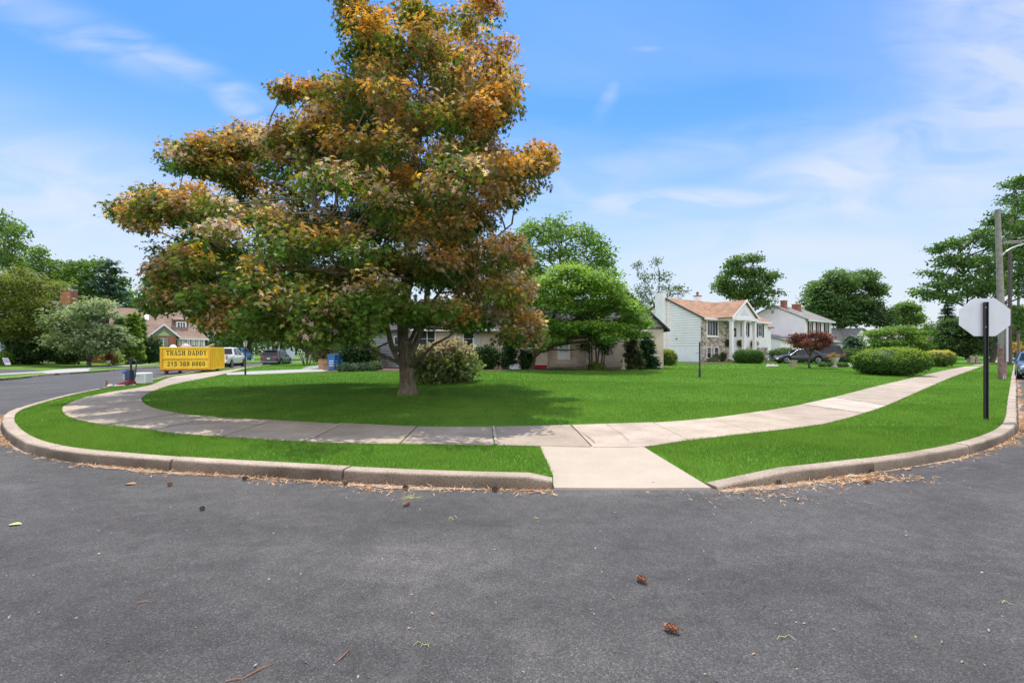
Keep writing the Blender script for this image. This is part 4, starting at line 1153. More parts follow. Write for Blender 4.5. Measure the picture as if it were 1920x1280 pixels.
def plain_house(label, px0, px1, Y, ze_py, zr_py, base_py, wallm, roofm, rz=0.0, name='suburban_house', depth=8, gable=None, wins=3, chim=None, winrow=None):
    x0 = Xat(px0, Y); W = Xat(px1, Y) - x0; gz = Zat(base_py, Y)
    h = thing(name, label, 'house', (x0, Y, gz), rz)
    E = Zat(ze_py, Y) - gz; RZ = Zat(zr_py, Y) - gz
    mb = MB(); mb.prism([(0, -.6), (depth, -.6), (depth, E), (depth / 2, RZ), (0, E)], 0, W, lambda a, b, c: (b, a, c)); mb.build('wall', wallm, h)
    mb = MB(); gable_roof(mb, 0, W, 0, depth, E + .02, RZ + .02, .45, .3); mb.build('roof', roofm, h)
    fr = frame_of((0, 0, 0), (1, 0, 0), (0, -1, 0))
    siding(fr, lambda z: (.05, W - .05), 0, E - .15, .25).build('siding', [wallm, M_LAPSHADE], h)
    for i in range(wins):
        a = W * (i + .5) / wins - .6
        fw = frame_of((0, -.03, 0), (1, 0, 0), (0, -1, 0))
        window(h, fw, a, a + 1.3, E - 1.9, E - .55, cols=2, rows=2)
        if winrow: shutter(h, fw, a - .45, a - .02, E - 1.95, E - .5, winrow); shutter(h, fw, a + 1.32, a + 1.75, E - 1.95, E - .5, winrow)
    if gable:
        a0, a1, gp = gable
        a0 = Xat(a0, Y) - x0; a1 = Xat(a1, Y) - x0; gpz = Zat(gp, Y) - gz; pc = (a0 + a1) / 2
        mb = MB(); mb.prism([(a0, -.5), (a1, -.5), (a1, E - .004), (pc, gpz), (a0, E - .004)], -1.5, 3, lambda a, b, c: (a, b, c)); mb.build('gable_wall', wallm, h)
        mb = MB(); gable_roof(mb, a0, a1, -1.5, 3.5, E, gpz, .35, .25, axis='y'); mb.build('gable_roof', roofm, h)
        f2 = frame_of((0, -1.5, 0), (1, 0, 0), (0, -1, 0))
        window(h, f2, pc - .8, pc + .8, E - 2.0, E - .4, cols=2, rows=2)
        window(h, f2, pc - .45, pc + .45, E + .2, E + 1.1, cols=1, rows=2)
    if chim:
        for c in chim:
            cx = Xat(c[0], Y) - x0; chimney(h, cx - .45, cx + .45, depth / 2 - .4, depth / 2 + .4, RZ - 1, Zat(c[1], Y) - gz, c[2])
    return h
plain_house('low pale house with a small front gable, behind the weeping spruce', 1555, 1665, 92, 640, 614, 676, M_WSIDE, M_GREYROOF, .15, gable=(1586, 1632, 616), wins=4, chim=[(1580, 610, M_WHITE)])
plain_house('far pale house with brick chimney and dark shutters, beyond the yellow green dogwood', 1722, 1790, 112, 638, 622, 668, M_WSIDE, M_BROWNROOF, .25, wins=5, winrow=M_BLKSHUT, chim=[(1727, 621, M_RED), (1704, 612, M_RED)])

# ---- brown roofed cape across the street
def cape_house():
    Y = 64.0
    x0 = Xat(205, Y) ; gz = .5
    rz = R(38)
    h = thing('cape_house', 'brick cape house with a broad brown roof, green dormer and white sunroom', 'house', (Xat(268, Y), Y, gz), rz)
    cs, sn = math.cos(rz), math.sin(rz); xo = Xat(268, Y)
    def ax(p, d=0.0):
        q = (p - CX) / F
        return (q * (Y + cs * d) - xo + sn * d) / (cs - sn * q)
    W = ax(384); X0 = -3.2
    def az(p, k=0.0): return Zat(p, Y + k) - gz
    E = az(630); RZ = az(583, 6); D = 9.5
    mb = MB(); mb.prism([(0, -.5), (D, -.5), (D, E), (D / 2, RZ), (0, E)], X0, ax(331), lambda a, b, c: (b, a, c)); mb.build('wall', M_RED, h)
    # long roof, its right end hipped back above the sunroom
    mb = MB(); e = .45; sl = (RZ - E) / (D / 2)
    V = [(X0 - .3, -e, E - sl * e), (W + .4, -e, E - sl * e), (ax(335, D / 2), D / 2, RZ), (X0 - .3, D / 2, RZ)]
    V2 = [(X0 - .3, D + e, E - sl * e), (W + .4, D + e, E - sl * e)]
    top = [(x, y, z + .14) for x, y, z in V + V2]; bot = V + V2
    A_ = bot + top
    mb.add(A_, [(6, 7, 8, 9), (9, 8, 11, 10), (7, 11, 8), (0, 1, 7, 6), (1, 5, 11, 7), (0, 6, 9, 3), (3, 9, 10, 4), (0, 3, 2, 1), (3, 4, 5, 2), (1, 2, 5)])
    mb.build('roof', M_BROWNROOF, h)
    mb = MB(); mb.box(X0 - .3, W + .45, -e - .1, -e - .01, E - sl * e - .05, E - sl * e + .14); mb.build('gutter', M_WHITE, h)
    # front gable
    fy = -1.5; a0, a1 = ax(281, fy), ax(334, fy); pc = ax(307.5, fy); pz = az(609)
    mb = MB(); mb.box(ax(285, fy), ax(330, fy), fy, -.01, -.5, az(630.5)); mb.build('gable_brick', M_RED, h)
    mb = MB(); mb.prism([(a0, az(630)), (a1, az(630)), (pc, pz)], fy + .02, 2.6, lambda a, b, c: (a, b, c)); gw = mb.build('gable_wall', M_OLIVE, h)
    mb = MB(); mb.prism([(ax(295, fy), az(629.5)), (ax(319, fy), az(629.5)), (pc, az(620))], fy - .03, fy + .018, lambda a, b, c: (a, b, c)); mb.build('gable_panel', M_PALEGREEN, gw)
    mb = MB(); gable_roof(mb, a0, a1, fy, 3.3, az(630), pz, .25, .2, axis='y'); mb.build('gable_roof', M_BROWNROOF, h)
    mb = MB()
    for y0, y1, z0, z1 in ((a0 - .3, pc, az(630) - .25, pz), (a1 + .3, pc, az(630) - .25, pz)):
        V = [(y0, fy - .24, z0 - .08), (y1, fy - .24, z1 - .08), (y1, fy - .24, z1 + .2), (y0, fy - .24, z0 + .2)]; V += [(x, y - .03, z) for x, y, z in V]
        mb.add(V, [(0, 1, 2, 3), (7, 6, 5, 4), (0, 4, 5, 1), (2, 6, 7, 3)])
    mb.build('gable_rake', M_WHITE, h)
    ff = frame_of((0, fy, 0), (1, 0, 0), (0, -1, 0))
    window(h, ff, ax(296.5, fy), ax(307.5, fy), az(652), az(634), cols=2, rows=4, t=.12, mun=.05)
    shutter(h, ff, ax(291, fy), ax(296, fy), az(652), az(633), M_SHUT); shutter(h, ff, ax(308, fy), ax(315, fy), az(652), az(633), M_SHUT)
    # sunroom of white framed windows
    mb = MB(); mb.box(ax(332), W, -.25, 4, -.5, az(653)); mb.box(ax(332), W, -.25, 4, az(632.5), az(630.5)); mb.box(ax(332), ax(333), -.25, 4, az(653), az(632.5)); mb.box(W - .12, W, -.25, 4, az(653), az(632.5)); mb.build('sunroom_wall', M_WHITE, h)
    fs = frame_of((0, -.26, 0), (1, 0, 0), (0, -1, 0))
    P = [334, 343, 353, 363, 372.5, 382]
    for i in range(5):
        window(h, fs, ax(P[i]) + .03, ax(P[i + 1]) - .03, az(653), az(632.6), cols=2, rows=2, t=.13, mun=.05)
    # dormer
    d0, d1 = ax(329, 1.6), ax(351, 1.6)
    mb = MB(); mb.box(d0, d1, 1.6, 4.5, az(620), az(597)); mb.build('dormer_wall', M_OLIVE, h)
    mb = MB(); V = [(d0 - .3, 1.3, az(597.5)), (d1 + .3, 1.3, az(597.5)), (d1 + .3, 4.9, az(588)), (d0 - .3, 4.9, az(588))]; V += [(x, y, z + .15) for x, y, z in V]
    mb.add(V, [(0, 3, 2, 1), (4, 5, 6, 7), (0, 1, 5, 4), (1, 2, 6, 5), (3, 7, 6, 2), (0, 4, 7, 3)]); mb.build('dormer_roof', M_BROWNROOF, h)
    window(h, frame_of((0, 1.6, 0), (1, 0, 0), (0, -1, 0)), ax(330.5, 1.6), ax(349.5, 1.6), az(613.5), az(599.5), cols=3, rows=2, t=.16, mun=.06)
    # skylight lying on the roof slope
    ys = lambda p: (az(p) - E) / sl
    mb = MB()
    for (q0, q1), m_ in (((270, 281), 0),):
        y0, y1 = 2.6, 3.6; X_ = ax(270, 3.1); X2 = ax(279, 3.1)
        V = [(X_, y0, E + sl * y0 + .15), (X2, y0, E + sl * y0 + .15), (X2, y1, E + sl * y1 + .15), (X_, y1, E + sl * y1 + .15)]; V += [(x, y, z + .12) for x, y, z in V]
        mb.add(V, [(0, 3, 2, 1), (4, 5, 6, 7), (0, 1, 5, 4), (1, 2, 6, 5), (3, 7, 6, 2), (0, 4, 7, 3)])
    mb.build('skylight', M_WHITE, h)
cape_house()

# ---- grey blue house mostly hidden at the far left
def hidden_house():
    Y = 58.0; gz = .45
    h = thing('blue_grey_house', 'blue grey sided house with a red brick chimney, hidden by feathery trees', 'house', (Xat(-60, Y), Y, gz))
    W = Xat(88, Y) - Xat(-60, Y)
    E = Zat(598, Y) - gz; RZ = Zat(560, Y) - gz
    mb = MB(); mb.prism([(0, -.5), (8, -.5), (8, E), (4, RZ), (0, E)], 0, W, lambda a, b, c: (b, a, c)); mb.build('wall', M_BLSIDE, h)
    fr = frame_of((0, 0, 0), (1, 0, 0), (0, -1, 0))
    siding(fr, lambda z: (.05, W - .05), 0, E - .2, .22).build('siding', [M_BLSIDE, M_GLAPSHADE], h)
    mb = MB(); gable_roof(mb, 0, W, 0, 8, E, RZ, .4, .3); mb.build('roof', M_GREYROOF, h)
    mb = MB(); mb.box(Xat(10, Y) - Xat(-60, Y), Xat(14, Y) - Xat(-60, Y), .03, .10, -.3, E - .1, fr); mb.build('corner_board', M_WHITE, h)
    window(h, frame_of((0, -.03, 0), (1, 0, 0), (0, -1, 0)), 2, 3.4, 1, 2.4, cols=2)
    cx = W - .75
    chimney(h, cx - .65, cx + .65, 3.2, 4.2, E - .2, Zat(543, Y + 3) - gz, M_RED, M_GALV, pot=True)
hidden_house()
# a white house glimpsed beyond the parked cars
plain_house('white house with a blue door, glimpsed under the maple beyond the parked cars', 508, 536, 100, 642, 624, 668, M_WSIDE, M_GREYROOF, .1, wins=2, depth=5)
# ------------------------------------------------------------------ vehicles
def wheel(parent, x, y, r, w, side):
    fr = lambda a, b, c: (x + a, y + side * c, r + b)
    mb = MB(); mb.lathe([(r * .55, -w / 2), (r * .93, -w / 2), (r, -w / 2 + .03), (r, w / 2 - .03), (r * .93, w / 2), (r * .62, w / 2)], 24, fr)
    wh = mb.build('wheel', M_TYRE, parent, smooth=40)
    mb = MB(); mb.lathe([(r * .62, w / 2 - .06), (r * .64, w / 2 + .002), (r * .58, w / 2 + .004), (r * .55, w / 2 - .03), (r * .15, w / 2 - .02), (.05, w / 2)], 20, fr)
    for k in range(5):
        a = 2 * PI * k / 5
        mb.tube([fr(.06 * math.cos(a), .06 * math.sin(a), w / 2 - .01), fr(r * .57 * math.cos(a), r * .57 * math.sin(a), w / 2 - .012)], .028, 5)
    mb.build('rim', M_RIM, wh, smooth=40)
    return wh

def car(name, label, loc, heading, L, W, Hh, paint, kind='suv', wheel_r=.34, group=None, bumper=None):
    """local +x = forward. origin on the ground at the centre"""
    c = thing(name, label, {'pickup': 'pickup truck', 'suv': 'SUV', 'sedan': 'car'}[kind], loc, heading, group)
    h2 = L / 2; w = W / 2
    belt = {'pickup': 1.12, 'suv': 1.02, 'sedan': .88}[kind]
    zb = {'pickup': .48, 'suv': .30, 'sedan': .22}[kind]
    hood = {'pickup': 1.16, 'suv': 1.02, 'sedan': .84}[kind]
    deck = {'pickup': 1.28, 'suv': 1.06, 'sedan': .98}[kind]
    if kind == 'pickup':
        st = [(-h2, .80, .96), (-h2 + .06, deck, .985), (-h2 + 1.7, deck, 1.0), (-h2 + 1.75, belt + .12, 1.0), (h2 - 1.75, belt + .12, 1.0), (h2 - 1.5, hood + .06, .99), (h2 - .25, hood - .02, .95), (h2 - .05, hood - .25, .92), (h2, .85, .90)]
    elif kind == 'suv':
        st = [(-h2, .75, .84), (-h2 + .08, deck, .93), (-h2 + .8, belt + .03, .99), (0, belt, 1.0), (h2 - 1.45, hood, .99), (h2 - .5, hood - .12, .94), (h2 - .12, hood - .30, .84), (h2, .62, .74)]
    else:
        st = [(-h2, .62, .80), (-h2 + .06, deck - .05, .89), (-h2 + .75, deck, .96), (-h2 + 1.2, belt + .04, .99), (0, belt, 1.0), (h2 - 1.4, hood, .99), (h2 - .5, hood - .12, .94), (h2 - .12, hood - .28, .82), (h2, .5, .70)]
    # refine stations
    xs = [s[0] for s in st]
    X = sorted(set(list(np.linspace(-h2, h2, 41)) + xs))
    wr = wheel_r; ax_f = h2 - (.98 if kind != 'pickup' else 1.05); ax_r = -h2 + (1.0 if kind != 'pickup' else 1.25)
    V = []; q = None
    for x in X:
        zt = np.interp(x, xs, [s[1] for s in st]); ww = w * np.interp(x, xs, [s[2] for s in st])
        b = zb
        for a in (ax_f, ax_r):
            d = abs(x - a); rr = wr + .07
            if d < rr: b = max(b, wr + math.sqrt(max(0, rr * rr - d * d)))
        b = min(b, zt - .08)
        end = max(0, abs(x) - (h2 - .25)) / .25
        b2 = b + .12 * end
        sec = [(ww * .93, b2), (ww * .985, lerp(b2, zt, .12)), (ww, lerp(b2, zt, .5)), (ww * .985, lerp(b2, zt, .82)), (ww * .94, zt - .02), (ww * .86, zt + .015), (0, zt + .04)]
        ring = [(x, yy, zz) for yy, zz in sec] + [(x, -yy, zz) for yy, zz in sec[:-1][::-1]]
        q = len(ring); V += ring
    mb = MB(); Fs = []
    n = len(X)
    for i in range(n - 1):
        for j in range(q):
            k = (j + 1) % q
            Fs.append((i * q + j, i * q + k, (i + 1) * q + k, (i + 1) * q + j)[::-1])
    Fs.append(list(range(q))); Fs.append([(n - 1) * q + j for j in range(q)][::-1])
    mb.add(V, Fs); mb.build('body', paint, c, smooth=35)
    mb = MB(); mb.box(-h2 + .3, h2 - .3, -w * .80, w * .80, .18, zb + .25)      # dark underside between the wheels
    mb.build('underbody', M_TYRE, c)
    # greenhouse
    if kind == 'pickup': g_ = [(-h2 + 1.80, -h2 + 2.05), (h2 - 1.55, h2 - 2.4)]
    elif kind == 'suv': g_ = [(-h2 + .10, -h2 + .50), (h2 - 1.35, h2 - 2.15)]
    else: g_ = [(-h2 + .65, -h2 + 1.45), (h2 - 1.35, h2 - 2.15)]
    zbelt = belt - .02 + (.14 if kind == 'pickup' else 0); zr = Hh
    (rb, rt), (fb, ft) = g_
    def ring(x0, x1, yy, z): return [(x0, -yy, z), (x1, -yy, z), (x1, yy, z), (x0, yy, z)]
    wb, wt = w * .93, w * .74
    mb = MB()
    A_ = ring(rb, fb, wb, zbelt - .06) + ring(rb + .01, fb - .02, wb, zbelt) + ring(lerp(rb, rt, .9), lerp(fb, ft, .9), lerp(wb, wt, .88), zr - .09)
    mb.add(A_, [(0, 1, 5, 4), (1, 2, 6, 5), (2, 3, 7, 6), (3, 0, 4, 7), (4, 5, 9, 8), (5, 6, 10, 9), (6, 7, 11, 10), (7, 4, 8, 11), (8, 9, 10, 11)])
    cab = mb.build('cabin_glass', M_CARGLS, c, smooth=20)
    # roof skin
    mb = MB()
    x0, x1 = lerp(rb, rt, .88), lerp(fb, ft, .88)
    yy = lerp(wb, wt, .86) + .012
    rr = []
    for k, (ins, z) in enumerate(((0, zr - .10), (.02, zr - .05), (.10, zr - .012), (.28, zr))):
        rr += ring(x0 + ins * .8, x1 - ins, yy - ins, z)
    Fs = [(0, 3, 2, 1)]
    for k in range(3):
        for j in range(4): Fs.append((k*4 + j, k*4 + (j+1) % 4, k*4 + 4 + (j+1) % 4, k*4 + 4 + j))
    Fs.append((12, 13, 14, 15)); mb.add(rr, Fs); mb.build('car_roof', paint, c, smooth=50)
    # pillars
    mb = MB()
    for s in (-1, 1):
        def side(x, t): return (x, s * (lerp(wb, wt, t) + .006), lerp(zbelt - .03, zr - .08, t))
        mb.tube([side(fb, 0), side(lerp(fb, ft, .9), .9)], .045, 6); mb.tube([side(rb + .03, 0), side(lerp(rb, rt, .9) + .03, .9)], .075 if kind != 'sedan' else .09, 6)
        xm = lerp(rb, fb, .52); mb.tube([side(xm, 0), side(xm - .05, .92)], .04, 6)
        if kind == 'suv': xm = lerp(rb, fb, .24); mb.tube([side(xm, 0), side(xm + .06, .92)], .055, 6)
    mb.build('pillars', paint, c, smooth=60)
    for s in (-1, 1):
        wheel(c, ax_f, s * (w - .12), wr, .22, s); wheel(c, ax_r, s * (w - .12), wr, .22, s)
    # lamps
    zl = {'pickup': 1.0, 'suv': .98, 'sedan': .80}[kind]
    for s in (-1, 1):
        mb = MB()
        if kind == 'pickup': mb.box(-h2 - .012, -h2 + .09, s * w * .97 - .09 * (s > 0) - .0, s * w * .97 + .09 * (s < 0), .82, 1.22)
        elif kind == 'suv': mb.box(-h2 - .012, -h2 + .30, min(s * w * .50, s * w * .965), max(s * w * .50, s * w * .965), .86, 1.04)
        else: mb.box(-h2 - .012, -h2 + .25, min(s * w * .45, s * w * .93), max(s * w * .45, s * w * .93), .68, .86)
        mb.build('tail_lamp', M_REDL, c, bevel=.02)
        mb = MB(); hl = st[-2][1]
        mb.box(h2 - .42, h2 - .07, min(s * w * .50, s * w * .86), max(s * w * .50, s * w * .86), hl - .17, hl + .02)
        mb.build('headlight', M_CLEARL, c, bevel=.03)
        mb = MB(); xm = fb - .45
        mb.lathe([(.02, 0), (.09, .03), (.10, .12), (.05, .18)], 10, lambda x, y, z: (xm + y * .6, s * (w * .97 + z), zbelt + .08 + x * .8)); mb.build('wing_mirror', paint, c, smooth=50)
        for xd in (lerp(rb, fb, .30), lerp(rb, fb, .60)):
            mb = MB(); mb.box(xd - .09, xd + .09, s * (w + .006) - .015, s * (w + .006) + .015, belt - .14, belt - .10); mb.build('door_handle', M_CHROME if kind == 'pickup' else paint, c, bevel=.008)
    mb = MB(); mb.box(-h2 - .08, -h2 + .12, -w * .93, w * .93, zb + .02, zb + .24); mb.build('rear_bumper', bumper or paint, c, bevel=.05)
    mb = MB(); mb.box(h2 - .12, h2 + .06, -w * .72, w * .72, zb, zb + .22); mb.build('front_bumper', bumper or paint, c, bevel=.05)
    mb = MB(); mb.box(h2 - .04, h2 + .02, -w * .42, w * .42, zb + .26, zb + .44); mb.build('grille', M_BLACK, c, bevel=.01)
    zp = {'pickup': .62, 'suv': .80, 'sedan': .70}[kind]
    mb = MB(); mb.box(-h2 - .10, -h2 - .082, -.16, .16, zp - .08, zp + .08); mb.build('licence_plate', M_PLATE, c)
    if kind == 'suv':
        mb = MB()
        for s in (-1, 1): mb.tube([(x0 + .3, s * yy * .9, zr - .01), (x0 + .4, s * yy * .9, zr + .05), (x1 - .4, s * yy * .9, zr + .05), (x1 - .3, s * yy * .9, zr - .01)], .018, 6)
        mb.build('roof_rail', M_GALV if paint is M_CARDBL else M_BLACK, c)
        mb = MB(); mb.box(rt - .25, rt + .1, -yy * .85, yy * .85, zr - .06, zr - .01); mb.build('spoiler', paint, c, bevel=.02)
    if kind == 'pickup':
        mb = MB(); mb.box(-h2 - .005, -h2 + .05, -w * .80, w * .80, .80, 1.26); mb.build('tailgate', paint, c, bevel=.02)
        mb = MB(); mb.box(-h2 + .1, -h2 + 1.65, -w * .85, w * .85, deck + .02, deck + .06); mb.build('bed_cover', M_BLACK, c)
    return c

def head(dx, dy): return math.atan2(dy, dx)
hd = Vector((-.22, .975)).normalized()
rear = Vector((Xat(403, 42.5), 42.5))
ctr = rear + hd * 2.9
car('pickup_truck', 'white crew cab pickup truck parked just beyond the yellow dumpster', (ctr.x, ctr.y, 0.004), head(*hd), 5.8, 2.0, 1.93, M_CARWHT, 'pickup', .40, 'vehicles parked along the street', M_CHROME)
hd = Vector((-.08, 1)).normalized()
rear = Vector((Xat(504, 53), 53)); ctr = rear + hd * 2.35
car('parked_suv', 'dark blue SUV parked ahead of the white pickup', (ctr.x, ctr.y, 0.004), head(*hd), 4.7, 1.9, 1.72, M_CARDBL, 'suv', .36, 'vehicles parked along the street', M_CARGREY)
# cars on the neighbour's drive
p = atg(1500, 689)
car('black_sedan', 'black sedan with red tail lamps on the drive behind the red leaved maple', (Xat(1497, 47.5), 47.5, g1(26.5, 47) + .01), R(172), 4.8, 1.85, 1.42, M_CARBLK, 'sedan', .33, 'cars on the driveway by the white house')
car('black_suv', 'large black SUV parked behind the black sedan', (Xat(1528, 51), 51, g1(32, 50) + .01), R(166), 5.0, 1.98, 1.86, M_CARBLK, 'suv', .38, 'cars on the driveway by the white house')
hd = Vector((-.70, -.714))
car('parked_car', 'steel blue car parked at the kerb beyond the stop sign, facing the camera', (29.75, 27.4, .004), head(*hd), 4.5, 1.85, 1.55, M_CARBLU, 'suv', .34)
car('blue_van', 'blue car half hidden beyond the white pickup', (Xat(452, 70), 70, .3), R(100), 4.6, 1.85, 1.75, M_BIN, 'suv', .34)

# ------------------------------------------------------------------ the yellow dumpster
def dumpster():
    hdv = Vector((-.29, .957)).normalized()
    c = thing('dumpster', 'yellow roll off dumpster with black lettering, full of scrap, on the street', 'dumpster', (Xat(302, 33), 33, .0), head(*hdv) - PI / 2)
    # local x along the lettered end, y along the ribbed side
    W, D, z0, z1 = 2.92, 3.3, .30, 1.76
    mb = MB()
    t = .08
    mb.box(0, W, 0, t, z0, z1 - .02); mb.box(0, W, D - t, D, z0, z1 - .02); mb.box(0, t, t, D - t, z0, z1 - .02); mb.box(W - t, W, t, D - t, z0, z1 - .02); mb.box(t, W - t, t, D - t, z0, z0 + .1)
    mb.build('body', M_YELLOW, c, bevel=.01)
    mb = MB()
    mb.box(-.06, W + .06, -.09, .10, z1 - .018, z1 + .09); mb.box(-.06, .1, .102, D + .05, z1 - .018, z1 + .09); mb.box(W - .1, W + .06, .102, D + .05, z1 - .018, z1 + .09)
    mb.build('top_rail', M_YELLOW, c, bevel=.015)
    mb = MB(); mb.box(-.05, W + .05, -.07, -.001, z0, z0 + .12); mb.box(.09, W - .09, -.07, -.001, z0 + .70, z0 + .80)
    mb.box(-.05, .09, -.08, -.001, z0 + .122, z1 - .03); mb.box(W - .09, W + .05, -.08, -.001, z0 + .122, z1 - .03); mb.build('end_frame', M_YRIB, c, bevel=.012)
    mb = MB()
    for k in range(7):
        y = .1 + k * (D - .25) / 6
        mb.box(W + .001, W + .10, y, y + .13, z0 + .1, z1 - .02)
    mb.box(W + .001, W + .11, .0, D, z0 - .02, z0 + .098)
    mb.build('side_ribs', M_YELLOW, c, bevel=.012)
    mb = MB()
    for y in (.25, D - .5):
        for x in (.15, W - .35):
            mb.lathe([(.05, 0), (.14, 0), (.14, .16), (.05, .16)], 14, lambda a, b, cc, x=x, y=y: (x + cc, y + a, .145 + b))
    mb.box(.4, .55, .1, D, .2, z0 - .002); mb.box(W - .55, W - .4, .1, D, .2, z0 - .002)
    mb.build('rollers', M_RUST, c, smooth=40)
    mb = MB(); mb.box(-.08, W + .08, -.12, .2, z0 - .07, z0 - .003); mb.build('lower_edge', M_RUST, c, bevel=.01)
    r_ = np.random.default_rng(17)
    mb = MB()
    for k in range(16):
        x = r_.uniform(.1, W - .1); zt, l = [(z0 + .695, r_.uniform(.04, .13)), (z1 - .03, r_.uniform(.03, .07)), (z0 + .24, r_.uniform(.03, .10))][k % 3]; w = r_.uniform(.012, .03)
        mb.add([(x - w, -.005, zt), (x + w, -.005, zt), (x + w * .3, -.005, zt - l), (x - w * .4, -.005, zt - l * .8)], [(0, 1, 2, 3)])
    mb.build('rust_streaks', M_RUST, c)
    # stencil letters
    fr = lambda a, b, cc: (a, -b, cc)
    G = {'T': [((0, .86), (1, .86), (1, 1), (0, 1)), ((0, .72), (.1, .72), (.1, .86), (0, .86)), ((.9, .72), (1, .72), (1, .86), (.9, .86)), ((.36, .06), (.64, .06), (.64, .82), (.36, .82)), ((.24, 0), (.76, 0), (.76, .08), (.24, .08))],
         'R': [((.08, .06), (.34, .06), (.34, .94), (.08, .94)), ((0, 0), (.42, 0), (.42, .08), (0, .08)), ((0, .92), (.7, .92), (.7, 1), (0, 1)), ((.70, .56), (.95, .62), (.95, .9), (.70, 1)), ((.40, .46), (.75, .46), (.82, .58), (.40, .56)), ((.50, .44), (.74, .44), (1, .0), (.74, .0))],
         'A': [((.06, .06), (.2, .06), (.52, 1), (.40, 1)), ((.46, 1), (.60, 1), (.94, .06), (.66, .06)), ((.24, .28), (.58, .28), (.55, .38), (.28, .38)), ((0, 0), (.3, 0), (.3, .08), (0, .08)), ((.58, 0), (1, 0), (1, .08), (.58, .08))],
         'S': [((.1, .84), (.8, .84), (.7, 1), (.2, 1)), ((.04, .6), (.28, .56), (.28, .9), (.04, .84)), ((.08, .58), (.86, .36), (.92, .44), (.16, .66)), ((.68, .14), (.94, .18), (.94, .44), (.68, .46)), ((.2, 0), (.8, 0), (.88, .15), (.1, .15)), ((.04, 0), (.12, 0), (.14, .3), (.04, .3)), ((.84, .72), (.92, .72), (.92, 1), (.84, 1))],
         'H': [((.08, .06), (.34, .06), (.34, .94), (.08, .94)), ((.66, .06), (.92, .06), (.92, .94), (.66, .94)), ((.38, .46), (.62, .46), (.62, .56), (.38, .56)), ((0, 0), (.42, 0), (.42, .08), (0, .08)), ((.58, 0), (1, 0), (1, .08), (.58, .08)), ((0, .92), (.42, .92), (.42, 1), (0, 1)), ((.58, .92), (1, .92), (1, 1), (.58, 1))],
         'D': [((.08, .06), (.34, .06), (.34, .94), (.08, .94)), ((0, 0), (.5, 0), (.5, .09), (0, .09)), ((0, .91), (.5, .91), (.5, 1), (0, 1)), ((.54, 0), (.82, .12), (.98, .4), (.70, .4)), ((.70, .4), (.98, .4), (.98, .6), (.70, .6)), ((.70, .6), (.98, .6), (.82, .88), (.54, 1))],
         'Y': [((0, .92), (.44, .92), (.44, 1), (0, 1)), ((.6, .92), (1, .92), (1, 1), (.6, 1)), ((.06, .92), (.32, .92), (.62, .44), (.38, .44)), ((.76, .92), (.88, .92), (.66, .5), (.56, .5)), ((.36, .06), (.62, .06), (.62, .44), (.36, .44)), ((.24, 0), (.76, 0), (.76, .08), (.24, .08))],
         '2': [((.05, .7), (.3, .66), (.3, .86), (.1, .9)), ((.1, .88), (.3, .82), (.75, .82), (.8, 1), (.25, 1)), ((.68, .55), (.95, .6), (.95, .86), (.75, .98), (.68, .85)), ((.05, .2), (.35, .2), (.95, .6), (.68, .62)), ((.05, 0), (.95, 0), (.95, .2), (.05, .2))],
         '1': [((.36, 0), (.66, 0), (.66, 1), (.42, 1)), ((.12, .68), (.40, .74), (.46, 1), (.12, .84))],
         '5': [((.1, .82), (.9, .82), (.9, 1), (.1, 1)), ((.1, .45), (.36, .5), (.36, .82), (.1, .82)), ((.2, .5), (.8, .5), (.7, .66), (.3, .64)), ((.68, .15), (.96, .2), (.96, .5), (.74, .66)), ((.15, 0), (.8, 0), (.94, .2), (.1, .18)), ((.04, .18), (.28, .18), (.28, .28), (.04, .28))],
         '3': [((.12, .82), (.8, .82), (.75, 1), (.2, 1)), ((.64, .56), (.92, .62), (.92, .86), (.7, .98)), ((.36, .43), (.85, .43), (.85, .58), (.36, .58)), ((.68, .12), (.96, .18), (.96, .42), (.7, .48)), ((.15, 0), (.8, 0), (.94, .18), (.1, .18)), ((.05, .14), (.28, .14), (.28, .28), (.05, .28)), ((.07, .72), (.30, .72), (.3, .88), (.07, .84))],
         '6': [((.06, .2), (.32, .2), (.32, .8), (.06, .8)), ((.06, .8), (.2, 1), (.8, 1), (.9, .82), (.32, .8)), ((.2, 0), (.8, 0), (.94, .18), (.06, .2)), ((.68, .16), (.95, .18), (.95, .48), (.68, .5)), ((.3, .48), (.9, .48), (.75, .64), (.3, .60)), ((.7, .72), (.94, .72), (.9, .86), (.7, .84))],
         '9': [((.68, .2), (.94, .2), (.94, .8), (.68, .8)), ((.06, .8), (.2, 1), (.8, 1), (.94, .8)), ((.06, .5), (.32, .5), (.32, .82), (.06, .82)), ((.1, .5), (.25, .38), (.7, .38), (.7, .54)), ((.12, .0), (.8, 0), (.94, .2), (.1, .18)), ((.06, .16), (.3, .16), (.3, .28), (.06, .28))],
         '8': [((.2, .84), (.15, .95), (.3, 1), (.7, 1), (.85, .95), (.8, .84)), ((.08, .56), (.33, .56), (.33, .9), (.12, .9)), ((.67, .56), (.92, .56), (.88, .9), (.67, .9)), ((.1, .42), (.9, .42), (.85, .58), (.15, .58)), ((.05, .1), (.32, .1), (.32, .46), (.05, .46)), ((.68, .1), (.95, .1), (.95, .46), (.68, .46)), ((.08, .14), (.2, 0), (.8, 0), (.92, .14))],
         '0': [((.06, .2), (.34, .2), (.34, .8), (.06, .8)), ((.66, .2), (.94, .2), (.94, .8), (.66, .8)), ((.06, .8), (.25, 1), (.75, 1), (.94, .8)), ((.06, .2), (.94, .2), (.75, 0), (.25, 0))]}
